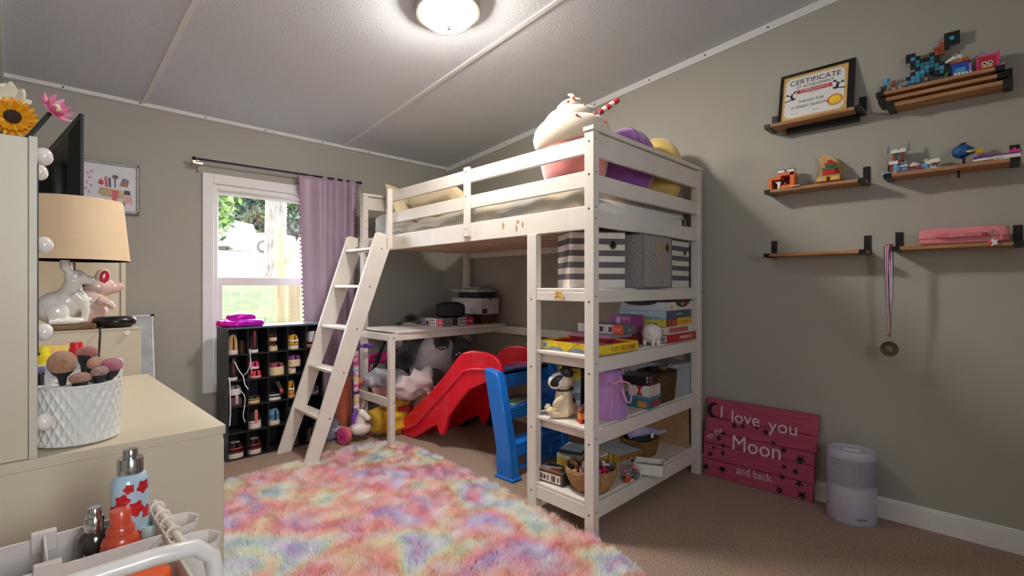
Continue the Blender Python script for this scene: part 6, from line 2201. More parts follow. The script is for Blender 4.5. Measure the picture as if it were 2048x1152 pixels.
S('sneaker', 'olive and tan low sneaker in the third row, second cubby', 1, 2, (226, 190, 140), (70, 62, 44), 0.048, -0.018, 0.084, 0.14, sole_h=0.020, band=[(0.026, 0.032, (200, 176, 130))])
S('sneaker', 'black sneaker with white stripe in the third row, middle cubby', 2, 2, (226, 222, 218), (40, 38, 38), 0.052, -0.012, 0.094, 0.14, sole_h=0.020, band=[(0.032, 0.040, WT)])
S('high_top_shoe', 'mustard high top with cream stripes in the third row, fourth cubby', 3, 2, (232, 176, 110), (220, 156, 44), 0.120, -0.028, 0.056, 0.14, band=[(0.026, 0.044, (222, 150, 50)), (0.050, 0.066, (240, 216, 190))], sole_h=0.024)
S('sneaker', 'black and white trainer with a coral pull tab in the fourth row', 1, 3, (226, 210, 210), (40, 38, 40), 0.112, -0.010, 0.086, 0.15, tab=(226, 110, 100), sole_h=0.036, band=[(0.036, 0.052, (222, 206, 204))])
S('sneaker', 'light blue sneaker with a cream sole in the fourth row', 2, 3, (232, 206, 184), (110, 156, 190), 0.112, -0.014, 0.082, 0.15, sole_h=0.028, band=[(0.050, 0.054, (60, 90, 120)), (0.064, 0.068, (60, 90, 120))])
S('sneaker', 'slate blue sneaker with a yellow sole behind the ladder', 3, 3, (226, 190, 120), (100, 116, 130), 0.110, -0.006, 0.082, 0.15, sole_h=0.026, band=[(0.055, 0.059, (60, 70, 80))])
S('sneaker', 'red and black basketball shoe with white sole in the bottom left cubby', 0, 4, (226, 214, 196), (40, 30, 34), 0.100, 0.0, 0.104, 0.16, sole_h=0.030, band=[(0.056, 0.066, (180, 30, 44)), (0.034, 0.040, (150, 24, 40))], lining=(190, 170, 150))
S('sneaker', 'red and black basketball shoe in the bottom row, second cubby', 1, 4, (226, 214, 196), (44, 32, 36), 0.100, -0.010, 0.086, 0.16, sole_h=0.030, band=[(0.056, 0.066, (180, 30, 44)), (0.034, 0.040, (150, 24, 40))], lining=(200, 180, 150))
S('sneaker', 'grey silver trainer in the bottom row between the ladder rails', 4, 4, (176, 150, 140), (130, 126, 128), 0.098, -0.018, 0.070, 0.14, sole_h=0.030)
S('sneaker', 'brown shoe at the bottom row hidden beside the ladder', 3, 4, (120, 96, 80), (90, 74, 66), 0.09, -0.012, 0.08, 0.14)
S('shoe', 'dull orange shoe in the fourth row behind the ladder', 4, 3, (110, 60, 44), (130, 70, 50), 0.06, 0.0, 0.08, 0.14)
S('sneaker', 'grey white trainer in the third row behind the ladder rung', 4, 2, (180, 170, 170), (120, 110, 112), 0.06, 0.01, 0.07, 0.14)
LC = mat((226, 222, 232), 0.7)


def lace(label, pts, r=0.0026):
    k = MB()
    # smooth catmull
    P = [Vector(p) for p in pts]
    out = []
    for i in range(len(P) - 1):
        p0, p1, p2, p3 = P[max(i - 1, 0)], P[i], P[i + 1], P[min(i + 2, len(P) - 1)]
        for t_ in [j / 8 for j in range(8)]:
            out.append(0.5 * ((2 * p1) + (p2 - p0) * t_ + (2 * p0 - 5 * p1 + 4 * p2 - p3) * t_ ** 2 + (3 * p1 - 3 * p2 + p3 - p0) * t_ ** 3))
    out.append(P[-1])
    k.tube(out, r, 6)
    tag(k.build('shoelace', LC, None, smooth=80), label, 'shoelace')


lace('white shoelace hanging from the top row black high top', [(1.077, 3.446, 0.705), (1.079, 3.440, 0.66), (1.083, 3.438, 0.60), (1.086, 3.438, 0.545)])
lace('white shoelace curving left from the top row high top', [(1.074, 3.440, 0.70), (1.078, 3.434, 0.62), (1.062, 3.432, 0.565), (1.040, 3.432, 0.54)])
lace('thick white shoelace slanting from the second row high top', [(0.99, 3.452, 0.63), (1.01, 3.438, 0.575), (1.035, 3.434, 0.53), (1.045, 3.434, 0.48), (1.065, 3.436, 0.445)], 0.0038)
lace('long white shoelace hanging at the left edge of the rack', [(0.955, 3.446, 0.535), (0.959, 3.438, 0.50), (0.962, 3.438, 0.38), (0.962, 3.438, 0.30), (0.958, 3.438, 0.23)], 0.004)
lace('lilac white shoelace dangling from the brown trainer', [(1.025, 3.450, 0.44), (1.045, 3.436, 0.40), (1.043, 3.434, 0.34), (1.035, 3.434, 0.28), (1.048, 3.438, 0.235)], 0.003)
m_ = MB(M=T(1.268, 3.452, 0.425, ry=R(-22)))
m_.b2(-0.012, 0.012, -0.003, 0.003, -0.045, 0.045)
st2 = m_.build('hanging_strap', mat((54, 48, 50), 0.7), None, bevel=0.001)
tag(st2, 'dark strap with a red tag hanging by the striped black sneaker', 'strap')
m_ = MB(M=T(1.268, 3.452, 0.425, ry=R(-22)))
m_.b2(-0.010, 0.010, -0.0045, -0.003, -0.030, -0.010)
m_.build('red_tag', mat((226, 60, 80), 0.5), st2)
# magenta foil bag on the rack
FU = mat((226, 20, 190), 0.28, metal=0.35, c2=(170, 10, 190), vscale=7)
fb = thing('foil_bag', 'shiny magenta crumpled bag lying on top of the shoe rack', 'bag', (1.055, 3.53, 0.8465))


def crump(w, d, h, amp, fr_q, seed, e=0.6, flat=True):
    def fn(u, v):
        th = 2 * PI * u
        ph = -PI / 2 + PI * v
        sg = lambda a: math.copysign(abs(a) ** e, a)
        x = w / 2 * sg(math.cos(ph)) * sg(math.cos(th))
        y = d / 2 * sg(math.cos(ph)) * sg(math.sin(th))
        z = h / 2 + h / 2 * sg(math.sin(ph))
        p = Vector((x * fr_q + seed, y * fr_q, z * fr_q))
        n1 = mn.noise(p) + 0.5 * mn.noise(p * 2.3)
        rd = 1 - abs(mn.noise(p * 1.7 + Vector((5, 5, 5)))) * 2
        k = amp * (n1 + 0.6 * rd)
        s_ = Vector((math.cos(ph) * math.cos(th), math.cos(ph) * math.sin(th), math.sin(ph)))
        x, y, z = x + s_.x * k, y + s_.y * k, z + s_.z * k
        return (x, y, max(z, 0.001) if flat else z)
    return fn


m_ = L(fb)
m_.sheet(crump(0.26, 0.15, 0.045, 0.010, 9, 3), 60, 24)
m_.build('body', FU, fb, smooth=50)
m_ = L(fb)
m_.sheet(lambda u, v: tuple(a + b for a, b in zip(crump(0.16, 0.11, 0.055, 0.008, 9, 9)(u, v), (-0.005, 0.005, 0.026))), 40, 20)
m_.build('puffed_top', FU, fb, smooth=50)
m_ = L(fb)
m_.tube([(-0.150, -0.02, 0.03), (-0.13, -0.03, 0.024), (-0.10, -0.03, 0.03)], [0.016, 0.024, 0.016], 8)
m_.build('crumpled_end', mat((200, 20, 150), 0.3, metal=0.3), fb, smooth=30)
m_ = L(fb)
m_.prism([(0.03, 0.055), (0.09, 0.032), (0.125, 0.010), (0.10, 0.014), (0.05, 0.046)], -0.045, 0.02, M=frame((0, 0, 0), (1, 0, 0), (0, 0, 1)))
m_.build('gold_flap', mat((226, 160, 120), 0.3, metal=0.4), fb, smooth=0)
m_ = L(fb)
m_.tube([(0.11, -0.03, 0.008), (0.128, -0.03, 0.016), (0.142, -0.02, 0.055)], 0.0018, 5)
m_.build('wire_tie', mat((60, 60, 66), 0.4), fb)
# ================================================================ LEFT SIDE FURNITURE
def dresser(label, x1, y0, y1, z, n, th=0.018, panel_x=0.0):
    d = thing('dresser', label, 'dresser', ((XL + x1) / 2, (y0 + y1) / 2, 0))
    m_ = MB()
    m_.b2(XL + 0.002, x1 - 0.0025, y0 + 0.002, y1 - 0.002, 0.0, z - th)
    m_.build('carcass', FURN, d, bevel=0.001)
    m_ = MB()
    m_.b2(XL + 0.002, x1 + 0.002, y0, y1, z - th, z)
    m_.build('top_panel', FURN, d, bevel=0.0015)
    hh = (z - th - 0.06) / n
    for i in range(n):
        m_ = MB()
        m_.b2(x1 - 0.0025, x1 - 0.0005, y0 + 0.004, y1 - 0.004, 0.05 + i * hh + 0.002, 0.05 + (i + 1) * hh - 0.002)
        m_.build('drawer', FURN, d, bevel=0.001)
    return d


d1 = dresser('low white dresser nearest the camera with the lighted mirror on top', 0.333, 1.23, 2.14, 0.80, 3, 0.020)
d2 = dresser('mid height white dresser carrying the rabbit lamp', 0.325, 2.20, 2.97, 0.96, 4, 0.004)
d3 = dresser('tallest white dresser in the far left corner under the television', 0.385, 3.00, 3.74, 1.243, 6, 0.004)
m_ = MB()
m_.b2(0.362, 0.366, 2.9985, 3.0, 0.0, 1.239)
m_.build('edge_gap', mat((120, 112, 98), 0.6), d3, smooth=0)
m_ = MB()
m_.cyl((0.285, 2.1995, 0.945), (0.285, 2.195, 0.945), 0.009, n=16)
m_.build('cover_cap', mat((232, 226, 212), 0.4), d2)
# mirror with bulbs
mi = thing('lighted_mirror', 'vanity mirror box with round bulbs along its edge, seen edge on', 'mirror', (0.0, 1.5, 0.8005))
m_ = MB()
m_.b2(XL + 0.002, 0.0195, 1.232, 1.79, 0.801, 1.375)
m_.build('box', FURN, mi, bevel=0.001)
m_ = MB()
m_.b2(0.020, 0.0315, 1.229, 1.793, 0.8005, 1.378)
m_.build('front_frame', mat((206, 196, 178), 0.4, var=0.02), mi, bevel=0.0008)
m_ = MB()
m_.b2(0.0316, 0.033, 1.27, 1.75, 0.84, 1.34)
m_.build('mirror_glass', mat((220, 226, 230), 0.02, metal=1.0, var=0.0), mi, smooth=0)
BULB = mat((244, 236, 228), 0.08, var=0.0, coat=1.0, sss=0.2)
spots = [(1.25, z_) for z_ in (1.348, 1.185, 1.025, 0.860)] + [(1.43, 1.348)]
for (y_, z_) in spots:
    m_ = MB()
    m_.ell((0.0405, y_, z_), (0.013, 0.0165, 0.0165), nu=22, nv=14)
    m_.cyl((0.031, y_, z_), (0.038, y_, z_), 0.010, n=14)
    m_.build('bulb', BULB, mi)
m_ = MB()
m_.cyl((0.033, 1.25, 0.985), (0.033, 1.26, 0.985), 0.003, n=8)
m_.b2(0.031, 0.033, 1.229, 1.232, 0.985, 1.33)
m_.build('cable', BLACK, mi)


def flower(label, cx_, cy_, cz_, tilt, r, npet, pcol, ccol, stem=None, rings=2, cr=0.3, cup=0.25, pw=0.3, cat='artificial flower'):
    o = thing('flower', label, cat, (cx_, cy_, cz_))
    BM = T(cx_, cy_, cz_) @ Matrix.Rotation(tilt[2], 4, 'Z') @ Matrix.Rotation(tilt[0], 4, 'X') @ Matrix.Rotation(tilt[1], 4, 'Y')
    for ri in range(rings):
        for i in range(npet):
            a = 2 * PI * (i + 0.5 * ri) / npet
            m_ = MB(M=BM @ Matrix.Rotation(a, 4, 'Z'))
            rr = r * (1 - 0.22 * ri)

            def pet(u, v, rr=rr, ri=ri):
                x = cr * r * 0.6 + (rr - cr * r * 0.6) * v
                wv = pw * r * math.sin(PI * (0.12 + 0.86 * v)) ** 0.6
                return (x, (u - 0.5) * wv, cup * r * (v ** 1.6) * (1 + ri) - 0.06 * r * abs(2 * u - 1) + 0.03 * r * ri)
            m_.sheet(pet, 4, 7)
            m_.build('petal', mat(pcol[(i + ri) % len(pcol)], 0.55, var=0.05), o, smooth=80, solid=0.0008)
    m_ = MB(M=BM)
    m_.ell((0, 0, 0.012 * r / 0.04), (cr * r, cr * r, 0.2 * r), nu=20, nv=10)
    m_.build('flower_centre', mat(ccol, 0.9, var=0.3, vscale=300, bump=0.6), o)
    if stem:
        m_ = MB()
        m_.tube(stem, 0.0042, 8)
        m_.build('stem', mat((36, 44, 42), 0.6), o)
    return o


flower('yellow sunflower with a dark brown centre on top of the mirror box', 0.0, 1.30, 1.422, (R(90), 0, R(0)), 0.036, 20, [(240, 176, 30), (236, 150, 24)], (56, 36, 28), stem=[(-0.004, 1.31, 1.42), (-0.01, 1.35, 1.40), (-0.02, 1.42, 1.386)], cr=0.34, pw=0.30)
flower('cream white artificial flower behind the sunflower', -0.004, 1.385, 1.470, (R(70), 0, R(-10)), 0.034, 7, [(232, 226, 208), (222, 214, 192)], (206, 196, 160), stem=[(-0.002, 1.39, 1.46), (-0.015, 1.44, 1.41), (-0.02, 1.48, 1.386)], cr=0.2, pw=0.7, cup=0.5)
flower('pink artificial flower on a dark stem leaning over the mirror corner', 0.054, 1.30, 1.450, (R(60), R(15), R(30)), 0.030, 9, [(226, 130, 170), (222, 110, 156), (236, 160, 186)], (236, 220, 170), stem=[(0.050, 1.30, 1.442), (0.036, 1.29, 1.415), (0.018, 1.28, 1.382)], cr=0.26, pw=0.42, cup=0.35)

# patterned brush pot with brushes
pt = thing('brush_pot', 'white round pot with a diamond relief holding make-up brushes', 'pot', (0.093, 1.322, 0.8005))
POT = mat((226, 224, 218), 0.45, var=0.01)
m_ = L(pt)


def potw(u, v):
    th = 2 * PI * u
    z = 0.004 + 0.112 * v
    a1 = abs(math.sin(13 * th + 11 * v))
    a2 = abs(math.sin(13 * th - 11 * v))
    ridge = min(a1, a2)
    fade = min(1, (1 - v) / 0.06, v / 0.03 + 0.2)
    r_ = 0.0665 + 0.003 * v - 0.0040 * (ridge ** 0.8) * max(0, fade)
    return (r_ * math.cos(th), r_ * math.sin(th), z)


m_.sheet(potw, 420, 64)
m_.lathe([(0, 0.002), (0.064, 0.002), (0.0665, 0.005)], 60)
m_.lathe([(0.0695, 0.1155), (0.069, 0.1175), (0.067, 0.1175), (0.066, 0.115), (0.063, 0.02), (0, 0.02)], 60)
m_.build('body', POT, pt, smooth=60)
brs = [  # base offset xy, tip vector, bristle radius, colour, ferrule colour
    ('round tan powder brush at the left of the pot', (-0.028, -0.012), (-0.03, -0.035, 0.162), 0.026, (196, 120, 60), 'ball'),
    ('coral red angled brush at the back of the pot', (0.0, 0.028), (0.02, 0.045, 0.172), 0.020, (206, 90, 76), 'flat'),
    ('peach brush with black base in the middle of the pot', (0.012, -0.004), (0.030, -0.012, 0.154), 0.020, (222, 140, 90), 'flat'),
    ('brown fluffy brush leaning at the front of the pot', (-0.008, -0.034), (0.000, -0.058, 0.132), 0.017, (190, 110, 66), 'flat'),
    ('raspberry pink oval brush at the right of the pot', (0.036, -0.004), (0.062, -0.012, 0.148), 0.021, (206, 62, 100), 'oval'),
    ('dusty rose brush between the peach and pink ones', (0.022, -0.024), (0.036, -0.045, 0.140), 0.016, (180, 120, 110), 'flat'),
    ('small violet tipped brush at the left rim of the pot', (-0.05, 0.01), (-0.065, 0.02, 0.146), 0.008, (96, 70, 150), 'ball'),
]
for lab, (bx, by), (tx, ty, tz), br_, col_, kd in brs:
    o = thing('makeup_brush', lab, 'make-up brush', (0.093 + bx * .8, 1.322 + by * .8, 0.822), 0, 'make-up brushes in the white pot')
    b0 = Vector((0.093 + bx * .8, 1.322 + by * .8, 0.822))
    b1_ = Vector((0.093 + tx * .85, 1.322 + ty * .85, 0.8005 + tz))
    br_ *= 0.88
    dd = (b1_ - b0).normalized()
    m_ = MB()
    m_.tube([b0, b1_ - dd * 0.045], 0.004, 10)
    m_.build('handle', mat((196, 150, 80), 0.3, metal=0.5), o)
    m_ = MB()
    m_.tube([b1_ - dd * 0.046, b1_ - dd * 0.030, b1_ - dd * 0.020, b1_ - dd * 0.008], [0.005, 0.008, br_ * 0.75, br_ * 0.86], 16)
    m_.build('ferrule', mat((30, 28, 32), 0.5), o)
    m_ = MB()
    q = dd.to_track_quat('Z', 'Y').to_matrix().to_4x4()
    m2 = Matrix.Translation(b1_ - dd * 0.004) @ q
    sz = {'ball': (1, 1, 1.05), 'flat': (1.25, 0.7, 0.75), 'oval': (1.3, 1.0, 0.75)}[kd]
    m_.ell((0, 0, 0.002), (br_ * sz[0], br_ * sz[1], br_ * sz[2]), M=m2, nu=24, nv=14)
    m_.build('bristles', mat(col_, 0.9, var=0.15, vscale=150, bump=0.9, bscale=500, sheen=0.8), o, smooth=80)
for i, (dx_, lab) in enumerate(((-0.052, 'clear plastic brush sleeve at the left rim'), (-0.044, 'second clear plastic sleeve beside the first'))):
    m_ = MB()
    m_.tube([(0.10 + dx_, 1.305 + 0.01 * i, 0.84), (0.10 + dx_ - 0.002, 1.30 + 0.01 * i, 0.94 - 0.004 * i)], 0.0042, 10)
    tag(m_.build('plastic_tube', mat((226, 222, 222), 0.2, alpha=0.7), None), lab, 'tube')
# organiser and small items further back on the low dresser
og = thing('organiser_tray', 'grey white sloped cosmetics tray behind the brush pot', 'tray', (0.12, 1.82, 0.8005))
m_ = L(og)
m_.prism([(-0.05, 0), (0.06, 0), (0.06, 0.075), (-0.05, 0.105)], -0.10, 0.10, M=frame((0, 0, 0), (0, 1, 0), (0, 0, 1)))
m_.build('tray_body', mat((206, 206, 210), 0.4), og, bevel=0.003)
m_ = L(og)
m_.b2(-0.09, 0.09, -0.052, -0.0505, 0.085, 0.10)
m_.build('grey_lip', mat((170, 174, 182), 0.4), og)
m_ = MB(M=T(0.085, 1.90, 0.90, rx=R(-10)))
m_.b2(-0.028, 0.028, -0.003, 0.003, 0.0, 0.042)
yc = m_.build('yellow_packet', mat((236, 200, 60), 0.4, c2=(226, 170, 40), vscale=30), None, bevel=0.001)
tag(yc, 'yellow cosmetics packet standing behind the sloped tray', 'packet')
m_ = MB(M=T(0.085, 1.90, 0.90, rx=R(-10)) @ frame((0, -0.0034, 0.012), (1, 0, 0), (0, 0, 1)))
m_.prism([(-0.020, -0.006), (0.016, 0.008), (0.016, 0.011), (-0.020, -0.003)], 0, 0.0006)
m_.prism([(-0.006, -0.006), (0.022, 0.006), (0.022, 0.009), (-0.006, -0.003)], 0, 0.0006)
m_.build('dark_script', mat((90, 40, 20), 0.5), yc, smooth=0)
for lab, x_, y_, z_, col_, k_ in (('red capped bottle top behind the brushes', 0.133, 1.95, 0.801, (214, 30, 50), 1.0), ('small yellow bottle at the mirror edge', 0.060, 1.86, 0.801, (236, 214, 40), 0.8)):
    o = thing('bottle', lab, 'bottle', (x_, y_, z_))
    m_ = L(o)
    m_.lathe([(0, 0), (0.021 * k_, 0), (0.022 * k_, 0.004), (0.022 * k_, 0.095), (0.016 * k_, 0.106), (0, 0.106)], 24)
    m_.build('body', mat(col_, 0.3, coat=0.3), o)
    m_ = L(o)
    m_.lathe([(0.016 * k_, 0.105), (0.019 * k_, 0.108), (0.019 * k_, 0.122), (0.015 * k_, 0.124), (0.014 * k_, 0.142), (0, 0.143)], 24)
    m_.build('cap', mat(col_, 0.3, coat=0.3), o)

# ---- rabbit lamp
PO2 = mat((244, 240, 233), 0.16, var=0.03, coat=0.8)
rl = thing('rabbit_lamp', 'table lamp with a white ceramic rabbit base and cream drum shade', 'lamp', (0.128, 2.275, 0.9605))
m_ = L(rl)
m_.soft((0.012, 0, 0.010), (0.135, 0.10, 0.020), 0.3, nu=32, nv=8)
m_.build('wooden_base', mat((126, 96, 56), 0.5, c2=(90, 64, 34), vscale=14, stretch=(1, 8, 8)), rl, smooth=40)


# rabbit faces right (+X); local coordinates in metres
m_ = L(rl)
m_.ell((-0.022, 0, 0.075), (0.056, 0.046, 0.056), nu=28, nv=18)
m_.ell((0.008, 0, 0.098), (0.042, 0.040, 0.052), nu=28, nv=18)
m_.tube([(0.012, 0, 0.11), (0.016, 0, 0.15), (0.020, 0, 0.172)], [0.034, 0.027, 0.022], 20)
m_.ell((0.024, 0, 0.182), (0.031, 0.026, 0.025), nu=24, nv=16)
m_.tube([(0.030, 0, 0.180), (0.055, 0, 0.172), (0.070, 0, 0.167), (0.076, 0, 0.166)], [0.022, 0.017, 0.012, 0.006], 18)
for sy_ in (-1, 1):
    m_.tube([(0.012, 0.012 * sy_, 0.190), (0.000, 0.020 * sy_, 0.215), (-0.004, 0.024 * sy_, 0.245), (0.002, 0.022 * sy_, 0.268)], [0.009, 0.015, 0.013, 0.004], 14)
    m_.tube([(0.022, 0.028 * sy_, 0.125), (0.042, 0.032 * sy_, 0.100), (0.050, 0.028 * sy_, 0.060), (0.046, 0.024 * sy_, 0.026)], [0.022, 0.019, 0.012, 0.010], 14)
    m_.tube([(-0.045, 0.036 * sy_, 0.032), (-0.01, 0.038 * sy_, 0.032), (0.028, 0.034 * sy_, 0.031), (0.042, 0.034 * sy_, 0.031)], [0.013, 0.013, 0.012, 0.007], 12)
    m_.ell((-0.022, 0.034 * sy_, 0.062), (0.032, 0.018, 0.034), nu=20, nv=12)
m_.ell((-0.076, 0, 0.06), (0.016, 0.014, 0.018), nu=14, nv=10)
fused(m_, 'rabbit_body', PO2, rl, 0.003, 4)
for sy_ in (-1, 1):
    m_ = L(rl)
    m_.ell((0.036, 0.0245 * sy_, 0.188), (0.005, 0.003, 0.005), nu=10, nv=8)
    m_.build('eye', mat((190, 186, 182), 0.1, coat=1.0), rl)
m_ = L(rl)
m_.cyl((0.022, 0, 0.20), (0.022, 0, 0.30), 0.004, n=10)
m_.build('lamp_stem', CHROME, rl)
SHM = Matrix.Translation((0.148, 2.275, 1.198))
m_ = MB(M=SHM)
m_.lathe([(0.156, 0.0), (0.136, 0.208)], 56)
m_.lathe([(0.1545, 0.0), (0.1345, 0.208)], 56)
m_.lathe([(0.1565, 0.0), (0.1565, 0.004), (0.1545, 0.004), (0.1545, 0.0), (0.1565, 0.0)], 56)
o = m_.build('lamp_shade', mat((230, 202, 166), 0.85, var=0.02, bump=0.15, bscale=400), rl, smooth=60)
o.data.polygons.foreach_set('use_smooth', [True] * len(o.data.polygons))
# pig bank (generic ceramic piglet), faces right and up
PK2 = mat((232, 206, 194), 0.16, c2=(222, 180, 168), vscale=9, coat=0.8)
pb2 = thing('pig_figurine', 'glossy pale pink ceramic pig looking up with red inner ear', 'figurine', (0.205, 2.47, 0.9605))
pb2.matrix_basis = pb2.matrix_basis @ Matrix.Diagonal((1.2, 1.2, 1.15, 1))
m_ = L(pb2)
m_.ell((-0.005, 0, 0.045), (0.052, 0.044, 0.046), nu=28, nv=18)
m_.ell((0.002, 0, 0.085), (0.042, 0.038, 0.045), nu=28, nv=18)
m_.ell((0.022, 0, 0.128), (0.043, 0.038, 0.036), nu=28, nv=18)
m_.tube([(0.04, 0, 0.125), (0.068, 0, 0.124), (0.084, 0, 0.134)], [0.026, 0.018, 0.012], 18)
m_.tube([(0.02, -0.036, 0.085), (0.045, -0.044, 0.070), (0.056, -0.040, 0.055)], [0.016, 0.013, 0.009], 12)
fused(m_, 'pig_body', PK2, pb2, 0.003, 4)
m_ = MB(M=wm(pb2) @ T(0.030, -0.026, 0.162, ry=R(12)))
m_.ell((0, 0, 0), (0.019, 0.008, 0.028), nu=18, nv=12)
er_ = m_.build('ear', PK2, pb2, smooth=180)
m_ = MB(M=wm(pb2) @ T(0.035, -0.033, 0.160, ry=R(8)))
m_.ell((0, 0, 0), (0.012, 0.003, 0.022), nu=18, nv=12)
m_.build('inner_ear', mat((196, 24, 56), 0.3, coat=0.6), er_)
m_ = MB(M=wm(pb2) @ T(-0.018, -0.010, 0.160, ry=R(-14)))
m_.ell((0, 0, 0), (0.014, 0.008, 0.020), nu=18, nv=12)
m_.build('ear', PK2, pb2, smooth=180)
for q in ((-0.004, -0.035, 0.155), (-0.02, -0.034, 0.132)):
    m_ = L(pb2)
    m_.ell(q, (0.008, 0.004, 0.006), nu=12, nv=8)
    m_.build('dark_spot', BKE, pb2)
# black puck speaker
sp = thing('smart_speaker', 'glossy black round speaker with a cable on the mid height dresser', 'speaker', (0.262, 2.30, 0.9605))
m_ = L(sp)
m_.lathe([(0, 0), (0.048, 0.0), (0.060, 0.008), (0.0655, 0.020), (0.0625, 0.031), (0.052, 0.038), (0, 0.040)], 44)
m_.build('body', mat((34, 32, 30), 0.28, metal=0.3, var=0.05), sp, smooth=60)
m_ = MB()
m_.tube([(0.225, 2.243, 0.966), (0.212, 2.212, 0.966), (0.2115, 2.192, 0.955), (0.209, 2.190, 0.90), (0.206, 2.188, 0.85), (0.203, 2.165, 0.815)], 0.0028, 8)
m_.build('cable', BLACK, sp, smooth=60)
# television
TVM = Matrix.Translation((0.166, 3.28, 1.243)) @ Matrix.Rotation(R(4.5), 4, 'Z')
tv = thing('television', 'black flat television seen from behind on the tallest dresser', 'television', (0.193, 3.28, 1.2435))
TB = mat((26, 27, 29), 0.45, var=0.08)
m_ = MB(M=TVM)
m_.b2(0.006, 0.022, -0.42, 0.42, 0.115, 0.625)
m_.build('screen_panel', TB, tv, bevel=0.004)
m_ = MB(M=TVM)
b_ = [(0.006, -0.41, 0.12), (0.006, 0.41, 0.12), (0.006, 0.41, 0.60), (0.006, -0.41, 0.60), (-0.030, -0.37, 0.13), (-0.030, 0.37, 0.13), (-0.022, 0.37, 0.54), (-0.022, -0.37, 0.54)]
m_.add(b_, [(0, 1, 5, 4), (1, 2, 6, 5), (2, 3, 7, 6), (3, 0, 4, 7), (4, 5, 6, 7)])
m_.build('back_housing', TB, tv, smooth=20)
m_ = MB(M=TVM)
m_.soft((-0.045, 0, 0.27), (0.065, 0.66, 0.34), 0.3, nu=30, nv=12)
m_.build('back_bulge', TB, tv, smooth=50)
for y_ in (-0.20, 0.20):
    m_ = MB(M=TVM)
    m_.b2(-0.005, 0.01, y_ - 0.02, y_ + 0.02, 0.008, 0.12)
    m_.b2(-0.11, 0.12, y_ - 0.012, y_ + 0.012, 0.0, 0.008)
    m_.build('stand_foot', TB, tv, bevel=0.002)
m_ = MB()
m_.soft((0.355, 3.06, 1.253), (0.05, 0.04, 0.018), 0.5, nu=16, nv=8)
tag(m_.build('red_compact', mat((206, 40, 60), 0.4), None), 'small red case on the corner of the tallest dresser', 'case')
# whiteboard
wb_ = thing('whiteboard', 'grey whiteboard with an aluminium frame leaning against the back wall', 'whiteboard', (0.50, 3.60, 0))
BM_ = frame((0.50, 3.56, 0.0), (1, 0, 0), (0, 0.16, 0.93))
m_ = MB(M=BM_)
m_.b2(-0.08, 0.098, 0.0, 0.935, 0, 0.008)
m_.build('board', mat((156, 160, 166), 0.35, c2=(186, 190, 194), vscale=9), wb_, smooth=0)
m_ = MB(M=BM_)
m_.b2(0.098, 0.108, 0, 0.945, -0.003, 0.012)
m_.b2(-0.08, 0.108, 0.935, 0.946, -0.003, 0.012)
m_.build('frame', mat((206, 208, 212), 0.3, metal=0.6), wb_, bevel=0.002)
m_ = MB(M=BM_)
m_.soft((0.105, 0.943, 0.004), (0.022, 0.016, 0.022), 0.4, nu=16, nv=8)
m_.build('corner_cap', BLACK, wb_)
m_ = MB()
m_.sheet(lambda u, v: (0.43 + 0.05 * u, 2.9 + 0.03 * math.sin(6 * u) + 0.02 * math.cos(9 * v), 0.44 + 0.09 * v * (1 - 0.4 * u)), 10, 10)
o_ = m_.build('pink_wrapper', mat((226, 120, 180), 0.4), None, smooth=60, solid=0.002)
tag(o_, 'pink crinkled wrapper hanging by the whiteboard', 'wrapper')
bpy.data.objects.remove(o_)

# ================================================================ ROLLING CART WITH BOTTLES
CT = mat((216, 206, 198), 0.45, var=0.015)
ct = thing('rolling_cart', 'white plastic rolling cart with a divided top tray and tube handle', 'cart', (-0.1, 0.83, 0))
x0c, x1c, y0c, y1c, zr_, zb_ = -0.36, 0.158, 0.70, 0.978, 0.75, 0.655
m_ = MB()
m_.b2(x0c, x1c, y0c, y1c, zb_ - 0.004, zb_)
for (a_, b_2, e_, f_) in ((x0c, x1c, y0c, y0c + .004), (x0c, x1c, y1c - .004, y1c), (x0c, x0c + .004, y0c, y1c), (x1c - .004, x1c, y0c, y1c)):
    m_.b2(a_, b_2, e_, f_, zb_, zr_)
m_.build('tray', CT, ct, bevel=0.001)
m_ = MB()
m_.b2(x0c + 0.004, x1c - 0.004, 0.866, 0.869, zb_, zr_ - 0.002)
m_.build('divider', CT, ct, bevel=0.001)
m_ = MB()
m_.b2(0.030, 0.033, 0.869, 0.974, zb_, zr_ + 0.004)
m_.b2(0.018, 0.045, 0.968, 0.982, zr_ - 0.02, zr_ + 0.008)
m_.b2(0.018, 0.045, 0.860, 0.872, zr_ - 0.02, zr_ + 0.006)
m_.build('cross_divider', CT, ct, bevel=0.001)
m_ = MB()
m_.tube([(x0c, 0.66, 0.70), (x0c, 0.66, 0.79), (x0c + 0.03, 0.66, 0.812), (0.11, 0.66, 0.812), (0.148, 0.661, 0.808), (0.166, 0.664, 0.79), (0.171, 0.668, 0.76), (0.171, 0.675, 0.40)], 0.0095, 12)
m_.build('handle', mat((226, 218, 212), 0.3, coat=0.3), ct, smooth=60)
for (x_, y_) in ((x0c + 0.01, y0c + 0.01), (x1c - 0.01, y0c + 0.01), (x0c + 0.01, y1c - 0.01), (x1c - 0.01, y1c - 0.01)):
    m_ = MB()
    m_.cyl((x_, y_, 0.05), (x_, y_, zb_), 0.009, n=12)
    m_.build('leg', CT, ct)
    m_ = MB()
    m_.cyl((x_ - 0.01, y_, 0.028), (x_ + 0.01, y_, 0.028), 0.028, n=18)
    m_.build('caster', BLACK, ct)
